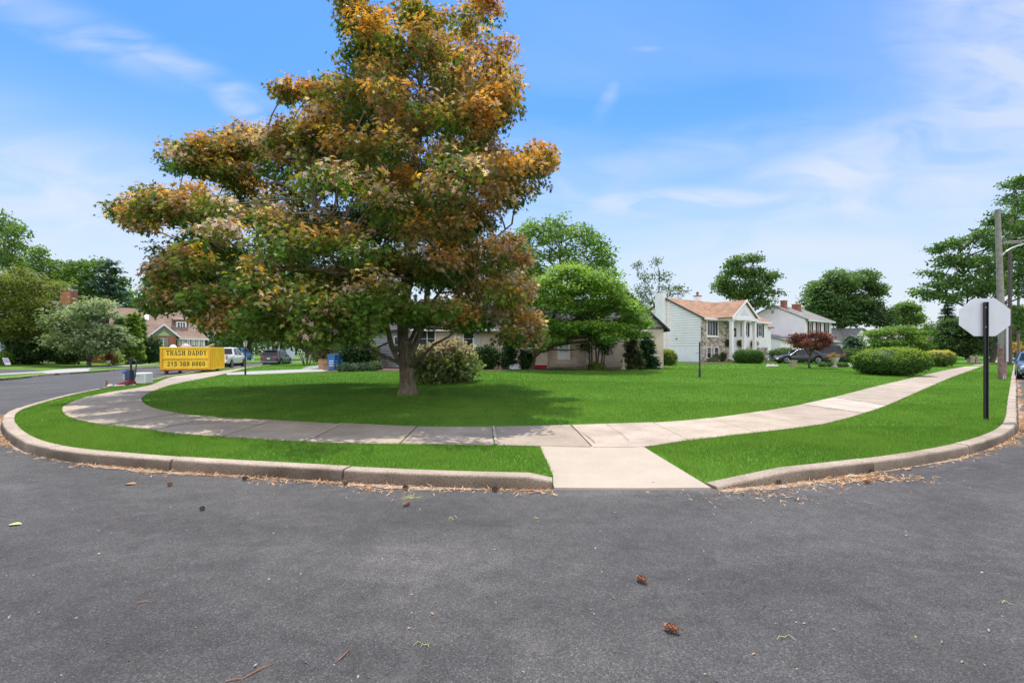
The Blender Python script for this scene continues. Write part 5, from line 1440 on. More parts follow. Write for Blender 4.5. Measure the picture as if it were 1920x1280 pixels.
    def text(s, a0, a1, zb_, h_, gapf=.22):
        mb = MB(); n = len(s); units = sum(.55 if ch == ' ' else 1 for ch in s)
        u = (a1 - a0) / units; x = a0
        for ch in s:
            if ch == ' ': x += u * .55; continue
            for k, poly in enumerate(G[ch]):
                mb.prism([(x + p[0] * u * (1 - gapf), zb_ + p[1] * h_) for p in poly], -.008 - .0004 * k, -.001, lambda a, b, cc: (a, b, cc))
            x += u
        return mb.build('lettering', M_LETTER, c)
    text('TRASH DADDY', .30, W - .16, z0 + .98, .34, .16); text('215 369 8000', .36, W - .26, z0 + .25, .29, .18)
    return c
dumpster()
DH = head(-.29, .957) - PI / 2
def scrap(name, label, cat, pts_fn, m, loc, rz=0, group='scrap heaped in the dumpster'):
    mb = MB(); pts_fn(mb); o = mb.build(name, m, None, bevel=.01); o.location = loc; o.rotation_euler = (0, 0, rz); tag(o, label, cat, group); return o
dl = lambda x, y, z: (Xat(302, 33) + x * math.cos(DH) - y * math.sin(DH), 33 + x * math.sin(DH) + y * math.cos(DH), z)
scrap('scrap_board', 'grey board leaning across the top of the yellow dumpster', 'board', lambda m: m.box(-.9, .9, -.25, .25, 0, .05, lambda a, b, c: (a, b, c + a * .08)), M_SHUT, dl(1.85, 1.4, 1.86), DH)
scrap('scrap_board', 'pale carton sheet sticking out of the yellow dumpster', 'board', lambda m: m.box(-.3, .4, -.3, .3, 0, .06, lambda a, b, c: (a, b, c + a * .5)), M_CARD, dl(2.5, 1.0, 1.86), DH + .4)
def sack(m):
    m.lathe([(.05, -.25), (.34, -.2), (.42, 0), (.32, .22), (.12, .34), (.05, .42)], 12, lambda x, y, z: (x * (1 + .15 * math.sin(y * 9)), y, z))
scrap('rubbish_sack', 'dull pink rubbish sack poking above the dumpster rim', 'sack', sack, mat('sack_pink', (.45, .32, .33), .6), dl(1.2, .8, 1.72))
scrap('rubbish_sack', 'small white rubbish bag near the dumpster corner', 'sack', lambda m: m.lathe([(.05, -.2), (.22, -.15), (.25, 0), (.1, .2)], 10), M_WPLAST, dl(.42, .9, 1.82))
mb = MB(); mb.box(.12, 2.8, .15, 3.1, 0, .02); 
o = mb.build('scrap_pile', M_SHUT, None); o.location = dl(0, 0, 1.5); o.rotation_euler = (0, 0, DH); tag(o, 'flat layer of grey scrap filling the dumpster', 'scrap', 'scrap heaped in the dumpster')

# ------------------------------------------------------------------ stop sign seen from behind
def stop_sign():
    Y = 9.9
    x = Xat(1848.5, Y); gz = g1(x, Y)
    s = thing('stop_sign', 'octagonal sign seen from its bare metal back on a black punched post', 'sign', (x, Y, gz - .05))
    z = lambda p: Zat(p, Y) - gz + .05
    mb = MB()
    w = .026
    # U-channel post with punched holes: two flanges and a web broken by holes
    zt = z(566)
    mb.box(-.034, -.026, -.02, .02, 0, zt); mb.box(.026, .034, -.02, .02, 0, zt); mb.box(-.026, -.006, .008, .016, 0, zt); mb.box(.006, .026, .008, .016, 0, zt)
    k = .02
    while k < zt - .02: mb.box(-.006, .006, .008, .016, k, k + .011); k += .025
    mb.box(-.043, -.034, -.02, -.014, 0, zt); mb.box(.034, .043, -.02, -.014, 0, zt)
    mb.build('post', M_BLACK, s)
    cx = .01; cz = (z(559) + z(630)) / 2; rx = (Xat(1898, Y) - Xat(1801, Y)) / 2; rz_ = (z(559) - z(630)) / 2
    # a regular octagon turned to face the cross street, so that it is seen at its stretched true width
    mb = MB(); k = math.tan(PI / 8); ang = R(-16)
    poly = [(rx * a, rz_ * b) for a, b in ((-1, -k), (-k, -1), (k, -1), (1, -k), (1, k), (k, 1), (-k, 1), (-1, k))]
    mb.prism(poly, .0, .004, lambda a, b, c: (cx + a, .034 + b, cz + c))
    mb.build('sign_plate', M_SIGN, s, bevel=.001)
    mb = MB()
    for dz in (.2, -.2): mb.lathe([(.012, 0), (.012, .012), (.004, .014)], 6, lambda x_, y_, z_, dz=dz: (x_ , -.002 - z_ + .01, cz + dz + y_))
    mb.build('bolts', M_GALV, s)
stop_sign()

# ------------------------------------------------------------------ utility poles
def pole(name, label, px, py_base, py_top, wpx0, wpx1, m, m2=None, split_py=None, lean_px=0, group=None):
    b = atg(px, py_base); Y = b[1]
    o = thing(name, label, 'pole', b, 0, group)
    hgt = Zat(py_top, Y) - b[2]; lx = Xat(px + lean_px, Y) - b[0]
    r0 = wpx0 / F * Y / 2; r1 = wpx1 / F * Y / 2
    mb = MB()
    hs = (Zat(split_py, Y) - b[2]) if split_py else 0
    n = 9
    pts = [(lx * t, 0, lerp(hs - .05 if m2 else -.2, hgt, t)) for t in [k / n for k in range(n + 1)]]
    mb.tube(pts, [lerp(r0, r1, k / n) for k in range(n + 1)], 14)
    mb.build('shaft', m, o, smooth=50)
    if m2:
        mb = MB(); mb.tube([(lx * t * .05 - .01, 0, lerp(-.2, hs, t)) for t in (0, .3, .6, 1)], [r0 * 1.06, r0 * 1.05, r0 * 1.04, r0 * 1.03], 14); mb.build('shaft_base', m2, o, smooth=50)
    return o, Y, b, lx, hgt
UP, uY, ub, ulx, uh = pole('utility_pole', 'tall weathered wooden pole with a street lamp arm and reddish base', 1879.5, 711, 393, 12, 8, M_POLE, M_RPOLE, 652, -9)
def pz(py): return Zat(py, uY) - ub[2]
def pxl(px): return Xat(px, uY) - ub[0]
mb = MB()
A0 = (pxl(1876), -.05, pz(481)); 
mb.tube([A0, (pxl(1881), -.05, pz(474)), (pxl(1893), -.1, pz(466)), (pxl(1905), -.15, pz(461)), (pxl(1922), -.2, pz(456))], .035, 8)
arm = mb.build('lamp_arm', M_GALV, UP, smooth=60)
mb = MB(); mb.lathe([(.05, 0), (.14, .06), (.16, .2), (.12, .45), (.04, .55)], 12, lambda x, y, z: (pxl(1922) + z, -.2 + x, pz(456) + y * .5)); mb.build('lamp_head', M_GALV, arm, smooth=50)
mb = MB(); mb.tube([(pxl(1876), -.12, pz(455)), (pxl(1920), -.12, pz(452))], .03, 6); mb.tube([(pxl(1876), .1, pz(456)), (pxl(1920), .1, pz(454))], .03, 6); mb.build('crossarm', M_POLE, UP)
mb = MB(); mb.box(pxl(1878) - .02, pxl(1881), -.26, -.22, .9, 2.6); mb.build('cable_guard', M_GALV, UP)
mb = MB()
for k in range(5):
    mb.box(-.20 + .02 * k, -.16 + .02 * k, -.235, -.222, .05 + .03 * (k % 2), .16 + .03 * (k % 2))
mb.build('tags', M_WPLAST, UP)
pole('utility_pole', 'plain dark wooden pole behind the tall lamp pole', 1893.5, 684, 470, 6.5, 5, M_DPOLE, group=None)
pole('utility_pole', 'slim pale brown pole nearest the parked steel blue car', 1909.5, 678, 500, 4.5, 3.5, mat('pale_pole', (.27, .19, .14), .9, var=.2, vscale=6))

# ------------------------------------------------------------------ lamp posts on the lawn
def lamp_post(label, px, py_base, py_top, lamp=True):
    b = atg(px, py_base); Y = b[1]; o = thing('lamp_post', label, 'lamp post', b, 0, 'black lamp posts standing on the lawn')
    hgt = Zat(py_top, Y) - b[2]
    mb = MB(); mb.lathe([(.055, -.1), (.055, .35), (.04, .38), (.038, hgt)], 12); mb.build('post', M_BLACK, o, smooth=40)
    if lamp:
        mb = MB(); mb.lathe([(.04, hgt), (.07, hgt + .03), (.09, hgt + .05)], 6); mb.lathe([(.17, hgt + .36), (.10, hgt + .42), (.02, hgt + .5)], 6)
        for k in range(6):
            w = PI / 3 * k; mb.tube([(.085 * math.cos(w), .085 * math.sin(w), hgt + .05), (.15 * math.cos(w), .15 * math.sin(w), hgt + .36)], .01, 4)
        l = mb.build('lamp_housing', M_BLACK, o)
        mb = MB(); mb.lathe([(.075, hgt + .055), (.135, hgt + .355)], 6); mb.build('lamp_glass', M_CURTAIN, l)
    else:
        mb = MB(); mb.lathe([(.06, hgt), (.02, hgt + .04)], 10)
        mb.tube([(0, 0, hgt - .12), (.10, 0, hgt - .1), (.12, 0, hgt + .1)], .012, 5)
        mb.tube([(-.05, 0, hgt - .5), (-.16, 0, hgt - .52)], .012, 5)
        mb.build('post_cap', M_BLACK, o)
    return o
lamp_post('black lamp post by the house walk under the maple', 460, 703, 652)
lamp_post('bare black post on the lawn before the white portico house', 1312, 707, 642, lamp=False)
# ------------------------------------------------------------------ foliage
LEAF = {
 'oval': (np.array([(0, 0), (.30, .35), (.26, .7), (0, 1), (-.26, .7), (-.30, .35)]), np.array([0, .05, .05, -.06, .05, .05])),
 'diamond': (np.array([(0, 0), (.34, .5), (0, 1), (-.34, .5)]), np.array([0, .08, -.05, .08])),
 'needle': (np.array([(-.07, 0), (.07, 0), (0, 1)]), np.array([0, 0, -.1])),
 'spray': (np.array([(0, 0), (.22, .25), (.10, .45), (.16, .7), (0, 1), (-.16, .7), (-.10, .45), (-.22, .25)]), np.array([0, -.03, 0, -.06, -.15, -.06, 0, -.03])),
 'maple': (np.array([(0, 0), (.16, .12), (.50, .06), (.26, .33), (.62, .66), (.20, .56), (0, 1.12), (-.20, .56), (-.62, .66), (-.26, .33), (-.50, .06), (-.16, .12)]),
           np.array([0, .02, -.05, .03, -.08, .03, -.10, .03, -.08, .03, -.05, .02])),
}
def leaf_arrays(P, N, T, S, C, shape):
    uv, w = LEAF[shape]
    k = len(uv); n = len(P)
    N = N / (np.linalg.norm(N, axis=1)[:, None] + 1e-9)
    T = T - N * (T * N).sum(1)[:, None]; T /= (np.linalg.norm(T, axis=1)[:, None] + 1e-9)
    B = np.cross(N, T)
    V = P[:, None, :] + S[:, None, None] * (B[:, None, :] * uv[None, :, 0, None] + T[:, None, :] * uv[None, :, 1, None] + N[:, None, :] * w[None, :, None])
    return V.reshape(-1, 3), k, np.repeat(C, k, 0)
def unit(v): return v / (np.linalg.norm(v, axis=-1, keepdims=True) + 1e-9)

def crown_from_twigs(name, parent, tw, out, col, per, spread, size, shape, matr, up=.6, outw=.5, rnd=.6, leafvar=.16, droop=0.25, r=rng, extra=None, tangent='out'):
    n = len(tw)
    P = np.repeat(tw, per, 0) + np.clip(r.normal(0, 1, (n * per, 3)), -1.7, 1.7) * np.array(spread)
    O = np.repeat(out, per, 0)
    N = np.array([0, 0, 1.0]) * up + O * outw + r.normal(0, rnd, (n * per, 3))
    if tangent == 'out': T = O + r.normal(0, .6, O.shape) + np.array([0, 0, -droop])
    else: T = r.normal(0, 1, O.shape) + np.array([0, 0, -droop])
    S = size * r.uniform(.6, 1.25, n * per)
    C = np.repeat(col, per, 0) * (1 + r.normal(0, leafvar, (n * per, 1)))
    C = np.clip(C, 0.003, 1)
    V, k, CC = leaf_arrays(P, N, T, S, C, shape)
    nf = n * per
    starts = np.arange(nf) * k; lv = np.arange(nf * k)
    if extra is not None:
        eV, eF, eC = extra
        base = len(V); st2 = []; l2 = []
        cur = len(lv)
        for f in eF:
            st2.append(cur); l2 += [base + i for i in f]; cur += len(f)
        V = np.vstack([V, eV]); CC = np.vstack([CC, eC]); starts = np.concatenate([starts, st2]); lv = np.concatenate([lv, l2])
    return attr_mesh(name, V, starts, lv, matr, parent, CC)

def ell_core(c, rad, col, n=(16, 9), p=2.0, zmin=-1):
    V = []; Fs = []
    for i in range(n[1] + 1):
        ph = -PI / 2 + PI * i / n[1]
        for j in range(n[0]):
            th = 2 * PI * j / n[0]
            d = np.array([math.cos(ph) * math.cos(th), math.cos(ph) * math.sin(th), math.sin(ph)])
            s = (abs(d[0]) ** p + abs(d[1]) ** p + abs(d[2]) ** p) ** (-1 / p)
            V.append(np.array(c) + d * s * np.array(rad))
    for i in range(n[1]):
        for j in range(n[0]):
            j2 = (j + 1) % n[0]
            Fs.append((i * n[0] + j, i * n[0] + j2, (i + 1) * n[0] + j2, (i + 1) * n[0] + j))
    V = np.array(V)
    return V, Fs, np.tile(np.array(col), (len(V), 1))

def clump_twigs(c, rad, n, r, shell=.55, low=-.6):
    d = unit(r.normal(0, 1, (n * 2 + 8, 3)))
    d = d[d[:, 2] > low + r.uniform(-.25, .25, len(d))][:n]
    f = (shell + (1 - shell) * r.random(len(d)) ** .6)[:, None]
    return np.array(c) + d * f * np.array(rad), d, f[:, 0]

def limb(mb, a, b, r0, r1, r, bow=.12, n=6, sides=7, sag=0.0):
    a = np.array(a, float); b = np.array(b, float); L = np.linalg.norm(b - a)
    off = r.normal(0, bow * L, 3); off2 = r.normal(0, bow * L * .5, 3)
    pts = []
    for i in range(n + 1):
        t = i / n
        pts.append(a + (b - a) * t + off * math.sin(PI * t) * .6 + off2 * math.sin(2 * PI * t) * .4 + np.array([0, 0, -sag * L * math.sin(PI * t)]))
    mb.tube(pts, [max(.004, lerp(r0, r1, (i / n) ** .8)) for i in range(n + 1)], sides, cap=False)
    return pts

# ---- the copper maple on the corner
def copper_maple():
    r = np.random.default_rng(21)
    base = np.array(atg(764, 739)); Y0 = base[1]; gz = base[2]
    o = thing('maple_tree', 'large copper and green leaved maple tree on the corner lawn', 'tree', tuple(base))
    C = [(668,22,38,38),(700,75,50,50),(672,40,30,28),(655,10,28,22),(715,100,45,45),(768,22,30,28),(800,25,48,40),(872,48,52,52),(905,20,40,34),(930,112,36,52),(850,130,72,55),(790,95,40,50),(700,150,70,45),
         (945,165,28,40),(900,190,48,45),(640,185,55,45),(580,180,48,30),(548,178,24,20),(620,235,60,40),(720,215,75,50),(800,210,60,45),(870,215,62,45),(935,205,26,36),
         (650,280,70,45),(740,285,70,50),(895,255,36,36),(840,285,45,40),(590,255,40,35),(565,262,30,22),
         (365,283,36,30),(420,278,50,36),(475,285,60,42),(530,262,46,36),(550,300,70,50),(440,320,65,42),(360,305,40,30),(395,300,40,34),
         (640,340,90,60),(730,350,80,55),(860,330,66,42),(920,330,50,42),(968,312,40,30),(1006,292,28,22),(1018,310,20,18),(975,350,40,40),(925,375,42,46),(820,370,50,45),
         (335,385,60,36),(262,392,38,22),(232,402,22,18),(300,410,45,26),(380,395,66,46),(255,418,26,16),
         (460,390,80,60),(560,400,90,62),(650,440,80,60),(740,420,88,62),(825,430,72,56),(890,420,45,40),
         (395,462,66,56),(335,500,50,45),(308,535,34,40),(352,550,56,50),(300,560,22,26),
         (450,520,80,56),(540,475,60,50),(540,545,70,56),(640,525,88,66),(735,520,86,66),(820,510,72,56),
         (895,485,66,48),(955,480,40,36),(985,490,22,20),(905,545,78,52),(955,585,44,40),(985,615,26,24),(850,590,60,40),(970,555,34,34),(1000,632,14,14),(948,625,34,22),
         (335,566,40,20),(400,562,50,32),(445,592,46,28),(505,592,66,38),(580,596,76,40),(650,592,70,44),(530,620,56,20),(600,620,56,20),(478,616,34,18),(405,592,24,16),(660,615,40,20),(700,590,50,36),
         (735,575,50,36),(800,585,60,40),(880,600,50,30)]
    S0 = Y0 / F
    TW = []; OUT = []; COLS = []; centers = []
    for (cx, cy, rx, ry) in C:
        # depth extent of the crown at this spot
        u = (cx - 640) / 400; zz = (640 - cy) / 640
        prof = 6.2 if cy > 330 else lerp(2.6, 5.6, cy / 330)
        if cx > 700 and cy > 330: prof *= .72
        dR = prof * math.sqrt(max(.03, 1 - min(1, u * u)))
        if cy < 330: dR = prof * math.sqrt(max(.05, 1 - min(1, ((cx - 770) / 260) ** 2)))
        lay = [0.0] if dR < 1.3 else ([-.62, .45] if dR < 3 else [-.92, -.5, -.1, .3, .8])
        if cx < 570 and 250 < cy < 430 and rx > 30:
            dR = max(dR, 2.2); lay = [-.7, 0, .7]
        for l in lay:
            dy = l * dR + r.normal(0, .3)
            Y = Y0 + dy
            jx, jy = r.normal(0, 8, 2) if len(lay) > 2 else r.normal(0, 2, 2)
            k = Y0 / Y                                   # near clumps look bigger; keep the traced outline
            px_, py_ = cx + jx, cy + jy
            c = np.array([Xat(px_, Y), Y, Zat(py_, Y)]) - base
            R_ = np.array([rx, (rx + ry) * .5, ry * .95]) * S0 * (Y / Y0) * .97
            vol = R_[0] * R_[1] * R_[2]
            if cx < 570 and 250 < cy < 430: vol = max(vol, .8)
            ns = int(np.clip(2 + vol * 1.6, 2, 7))
            st_, sd_, _f = clump_twigs(c, R_ * .72, ns, r, .55, -.7)
            T_ = []; D_ = []; B_ = []
            for sc, sdv in zip(st_, sd_):
                sr = R_ * r.uniform(.40, .62) * np.array([1, 1, .85])
                n = int(np.clip(33 * (sr[0] * sr[1] * sr[2]) ** .5, 8, 38))
                t, d, f = clump_twigs(sc, sr, n, r, .35, -.5)
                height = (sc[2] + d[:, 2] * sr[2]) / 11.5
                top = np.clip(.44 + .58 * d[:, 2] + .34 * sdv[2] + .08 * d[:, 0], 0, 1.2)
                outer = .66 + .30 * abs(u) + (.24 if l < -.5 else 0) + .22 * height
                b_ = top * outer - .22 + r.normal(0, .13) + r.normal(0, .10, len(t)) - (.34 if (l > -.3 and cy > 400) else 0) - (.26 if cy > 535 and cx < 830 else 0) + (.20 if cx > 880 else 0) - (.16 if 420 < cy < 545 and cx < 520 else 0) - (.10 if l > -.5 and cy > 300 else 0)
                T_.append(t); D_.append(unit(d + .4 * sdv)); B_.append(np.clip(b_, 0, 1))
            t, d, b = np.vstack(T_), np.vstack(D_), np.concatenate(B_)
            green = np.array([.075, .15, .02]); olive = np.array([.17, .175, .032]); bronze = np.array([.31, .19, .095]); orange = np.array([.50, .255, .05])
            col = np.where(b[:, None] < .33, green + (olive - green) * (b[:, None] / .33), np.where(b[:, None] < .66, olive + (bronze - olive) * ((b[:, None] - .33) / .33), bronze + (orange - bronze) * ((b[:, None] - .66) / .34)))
            pink = r.random(len(t)) < (.36 if (l < -.5 and cy > 370) else .18)  # pinkish highlights of the near clumps, painted as leaf colour
            col[pink & (b > .34)] = (.50, .385, .31)
            gold = r.random(len(t)) < .14
            col[gold & (b > .5)] = (.46, .30, .04)
            TW.append(t); OUT.append(d); COLS.append(col); centers.append((c, R_, l))
    tw, out, col = np.vstack(TW), np.vstack(OUT), np.vstack(COLS)
    print('maple twigs', len(tw))
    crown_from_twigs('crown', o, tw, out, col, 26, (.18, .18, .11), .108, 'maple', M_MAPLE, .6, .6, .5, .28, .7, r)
    # trunk with flaring foot, forking into limbs
    mb = MB()
    def pt(px, py, dy=0.0): return (Xat(px, Y0 + dy) - base[0], dy, Zat(py, Y0 + dy) - gz)
    n = 20; rows = []
    prof = [(-.15, .36, 764), (0, .30, 764), (.10, .262, 764), (.25, .23, 763.5), (.5, .205, 762), (.8, .195, 761), (1.1, .20, 761), (1.4, .20, 761), (1.6, .19, 761)]
    V = []; Fs = []
    for i, (z, rad, px_) in enumerate(prof):
        x0 = Xat(px_, Y0) - base[0]
        for k in range(n):
            w = 2 * PI * k / n
            fl = max(0, 1 - z / .6)
            rr = rad * (1 + (.10 + .16 * fl) * math.sin(5 * w + .6 + z) * (.6 + .4 * fl) + .05 * math.sin(9 * w + 2 * z) + .03 * math.sin(3 * w))
            V.append((x0 + rr * math.cos(w), rr * math.sin(w), z))
    for i in range(len(prof) - 1):
        for k in range(n):
            k2 = (k + 1) % n; Fs.append((i * n + k, i * n + k2, (i + 1) * n + k2, (i + 1) * n + k))
    Fs.append([(len(prof) - 1) * n + k for k in range(n)])
    mb.add(V, Fs)
    def path(pp, r0, r1, sides=10):
        pts = [Vector(p) for p in pp]
        # densify
        P = catmull([tuple(p) for p in pts], .25) if len(pts) > 2 else np.array(pp)
        mb.tube(P, [lerp(r0, r1, i / (len(P) - 1)) for i in range(len(P))], sides, wob=.06)
        return P
    L = []
    L.append(path([pt(762, 688), pt(757, 650), pt(755, 610), pt(760, 560), pt(770, 500), pt(778, 430), pt(775, 380), pt(772, 330), pt(785, 240), pt(790, 150), pt(795, 60)], .175, .035, 14))
    L.append(path([pt(768, 672), pt(780, 645), pt(792, 610), pt(800, 560, -.4), pt(806, 480, -.5), pt(810, 400, -.6), pt(820, 300, -.3), pt(850, 200, 0), pt(880, 100, .2)], .095, .04, 10))
    L.append(path([pt(757, 690), pt(742, 665, -.2), pt(732, 640, -.5), pt(722, 600, -.9), pt(690, 540, -1.6), pt(640, 470, -2.2), pt(590, 400, -2.6)], .085, .035, 9))
    L.append(path([pt(755, 683), pt(735, 674, .4), pt(708, 662, .8), pt(690, 650, 1.0), pt(650, 610, 1.4), pt(560, 560, 1.8), pt(430, 480, 2.0), pt(330, 410, 1.5)], .06, .03, 8))
    L.append(path([pt(770, 688), pt(785, 675, -.6), pt(800, 660, -1.0), pt(815, 645, -1.3), pt(840, 632, -1.6), pt(880, 600, -1.8), pt(950, 560, -1.6)], .045, .02, 7))
    L.append(path([pt(764, 640), pt(740, 560, -1), pt(700, 490, -1.8), pt(640, 420, -2.2), pt(520, 340, -1.8), pt(400, 290, -1)], .07, .03, 8))
    L.append(path([pt(770, 470), pt(720, 380, 1), pt(650, 280, 1.4), pt(590, 200, 1)], .06, .025, 7))
    L.append(path([pt(800, 470), pt(850, 400, 1), pt(930, 330, 1.3), pt(1005, 300, 1)], .08, .02, 7))
    L.append(path([pt(778, 430), pt(760, 320, .8), pt(745, 280, .8), pt(730, 200, .6), pt(690, 80, .2), pt(660, 25, .1)], .085, .02, 7))
    L.append(path([pt(768, 640), pt(800, 580, 1), pt(850, 520, 2), pt(900, 470, 2.4), pt(960, 420, 2)], .06, .025, 7))
    L.append(path([pt(815, 300), pt(850, 240, -.3), pt(905, 190, -.2), pt(940, 130, 0)], .06, .015, 6))
    allp = np.vstack(L)
    for c, R_, l in centers:
        if (c[2] < 2.55 and r.random() < .7) or (c[0] > 2.0 and r.random() < .55): continue
        d = np.linalg.norm(allp - (c + np.array([0, 0, -.3])), axis=1) + np.where(allp[:, 2] > c[2] + .2, 2.0, 0)
        a = allp[np.argmin(d)]
        if 0.3 < np.linalg.norm(a - c) < 5:
            pts = limb(mb, a, c, .035, .012, r, .10, 5, 5)
            for _ in range(2):
                e = c + unit(r.normal(0, 1, 3)) * R_ * .8
                limb(mb, c, e, .012, .004, r, .1, 3, 4)
    mb.build('trunk', M_MBARK, o, smooth=60)
    return o
copper_maple()

# ---- generic broadleaf trees
def tree(name, label, loc, clumps, colours, leaf=.3, per=7, twn=30, shape='oval', trunk=None, limbs=True, tr=.2, cat='tree', group=None, spread=None, up=.7, shell=.45, low=-.55, seed=1, barkm=None, stems=None, trans=None, rnd=.55, bare=0, dark=None):
    """clumps: (x, y, z, rx, ry, rz) relative to the base"""
    r = np.random.default_rng(seed)
    o = thing(name, label, cat, loc, 0, group)
    TW = []; OUT = []; CO = []
    cols = np.array(colours)
    for c in clumps:
        vol = c[3] * c[4] * c[5]
        n = int(np.clip(twn * max(.15, vol ** .5) , 6, 260))
        R3 = np.array(c[3:6]); m = 5 if n > 24 else 3
        sc, sd, _ = clump_twigs(c[:3], R3 * .66, m, r, .6, -.8)
        for q in range(len(sc)):
            t, d, f = clump_twigs(sc[q], R3 * r.uniform(.38, .60), max(3, int(1.25 * n / m)), r, shell * .8, low)
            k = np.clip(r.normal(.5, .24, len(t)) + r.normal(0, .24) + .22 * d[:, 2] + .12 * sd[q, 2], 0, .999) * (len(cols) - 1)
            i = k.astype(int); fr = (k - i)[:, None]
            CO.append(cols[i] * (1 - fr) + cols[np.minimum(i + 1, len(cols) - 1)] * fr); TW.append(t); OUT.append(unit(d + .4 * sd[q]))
    tw, out, col = np.vstack(TW), np.vstack(OUT), np.vstack(CO)
    sp = spread or (leaf * 1.1, leaf * 1.1, leaf * .55)
    crown_from_twigs('crown', o, tw, out, col, per, sp, leaf, shape, M_LEAF, up, .4, rnd, .14, .25, r)
    mb = MB()
    C = np.array(clumps)
    cz = C[:, 2].max()
    if stems is None: stems = [((0, 0, -.2), (C[:, 0].mean() * .5, C[:, 1].mean() * .3, cz * .85), tr)]
    P = []
    for a, b, rad in stems: P += limb(mb, a, b, rad, rad * .25, r, .05, 8, 9)
    P = np.array([np.array(p) for p in P])
    if limbs:
        for c in C:
            tgt = c[:3] + np.array([0, 0, -c[5] * .2])
            d = np.linalg.norm(P - tgt, axis=1) + np.where(P[:, 2] > tgt[2] - .1 * cz, 3, 0)
            a = P[np.argmin(d)]
            limb(mb, a, tgt, tr * .35, tr * .08, r, .08, 4, 5)
            for _ in range(3 + bare): limb(mb, tgt, c[:3] + unit(r.normal(0, 1, 3)) * c[3:6] * (.85 if not bare else 1.15), tr * .1, .008 + tr * .02, r, .1, 3, 4)
    mb.build('trunk', barkm or M_BARK, o, smooth=60)
    return o

def px_clumps(base, Y, spec, S=1.0, layers=3, r=None, depth=None):
    """traced clumps (px, py, rx, ry) at distance Y -> clumps round the base, given depth"""
    r = r or np.random.default_rng(3); k = Y / F; out = []
    xs = [s[0] for s in spec]; xm = (min(xs) + max(xs)) / 2; hw = (max(xs) - min(xs)) / 2 + 1e-3
    D = depth if depth is not None else hw * k * .8
    for (cx, cy, rx, ry) in spec:
        e = D * math.sqrt(max(.05, 1 - min(1, ((cx - xm) / (hw * 1.15)) ** 2)))
        for l in (np.linspace(-1, 1, layers) if layers > 1 else [0]):
            y = Y + e * l * .85 + r.normal(0, .15)
            out.append((Xat(cx + r.normal(0, rx * .12), y) - base[0], y - base[1], Zat(cy + r.normal(0, ry * .12), y) - base[2], rx * k, (rx + ry) / 2 * k, ry * k))
    return out

def auto_spec(cx, cy, rx, ry, n, r, rr=(.20, .36), flat=.75, bottom=.75):
    n = int(n * 1.4)
    """irregular crown outline out of clumps round an ellipse"""
    S = [(cx, cy, rx * .42, ry * .42)]
    for i in range(n):
        a = 2 * PI * (i + r.uniform(-.3, .3)) / n; f = r.uniform(.42, .98)
        dy = math.sin(a); dy = dy * (bottom if dy > 0 else 1)
        q = r.uniform(*rr) * (1.15 - .55 * (f > .75))
        S.append((cx + rx * f * math.cos(a), cy + ry * f * dy, rx * q, ry * q * flat))
    return S

G_MID = [(.065, .125, .025), (.10, .18, .035), (.15, .25, .055)]
G_DARK = [(.03, .065, .02), (.05, .10, .03), (.085, .15, .045)]
G_BRIGHT = [(.10, .20, .035), (.16, .29, .05), (.27, .40, .085)]
G_YEL = [(.085, .125, .022), (.13, .175, .032), (.21, .24, .055)]
G_SILVER = [(.11, .165, .07), (.19, .255, .13), (.36, .42, .27)]
G_BLUE = [(.03, .07, .05), (.06, .12, .09), (.10, .17, .13)]

# green tree over the ranch house roof, behind
def placed(name, label, px, py_or_None, Y, spec, colours, gz=None, layers=3, depth=None, **k):
    x = Xat(px, Y); z = gz if gz is not None else g1(x, Y)
    base = (x, Y, z)
    r = np.random.default_rng(k.get('seed', 1))
    return tree(name, label, base, px_clumps(base, Y, spec, 1, layers, r, depth), colours, **k)
placed('shade_tree', 'tall fresh green tree rising behind the ranch house roof', 1052, None, 38,
       [(1000,432,30,20),(1045,425,32,20),(985,455,36,20),(1040,455,44,24),(1085,440,34,22),(1100,465,40,22),(1125,480,28,20),(965,480,30,22),(1000,490,34,24),(1050,490,44,26),(1110,505,36,24),(970,520,40,30),(1130,500,20,16),(960,560,40,36),(1010,540,44,34),(1075,530,44,34),(1120,540,36,30)],
       [(.085, .17, .035), (.13, .24, .05), (.20, .32, .075)], leaf=.25, per=8, twn=27, tr=.24, seed=4, layers=2, depth=3)
# dogwood in front of the door
db = atg(1000, 692)
dsp = [(1060,512,40,20),(1110,520,44,22),(1025,535,40,20),(1085,545,50,24),(1140,540,36,22),(990,560,34,22),(1040,570,48,24),(1105,580,52,26),(1160,572,40,26),(1180,590,28,22),(1195,610,18,16),(970,590,34,24),(1000,605,44,24),(1060,610,48,22),(1110,615,50,22),(1160,618,38,22),(1185,628,20,10),(975,622,30,14),(1020,632,36,14),(1045,640,26,12),(1140,632,30,14)]
dsp = [(a_ + 3, b_, c_ * .92, d_ * .84) for a_, b_, c_, d_ in dsp]
dc = px_clumps(db, db[1] - .4, dsp, 1, 3, np.random.default_rng(9), 2.4)
tree('dogwood_tree', 'spreading bright green dogwood with a leaning trunk, before the ranch house door', db, dc, G_BRIGHT, leaf=.17, per=17, twn=52, spread=(.26, .26, .07), up=1.15, rnd=.45, tr=.2, seed=6,
     stems=[((-.15, 0, -.2), (.12, 0, .95), .25), ((.10, 0, .85), (1.35, -.3, 2.3), .19), ((.10, 0, .85), (-.1, .2, 2.9), .15), ((1.0, -.25, 1.9), (3.0, -.3, 3.3), .11), ((1.0, -.25, 1.9), (1.6, .2, 4.2), .12)])
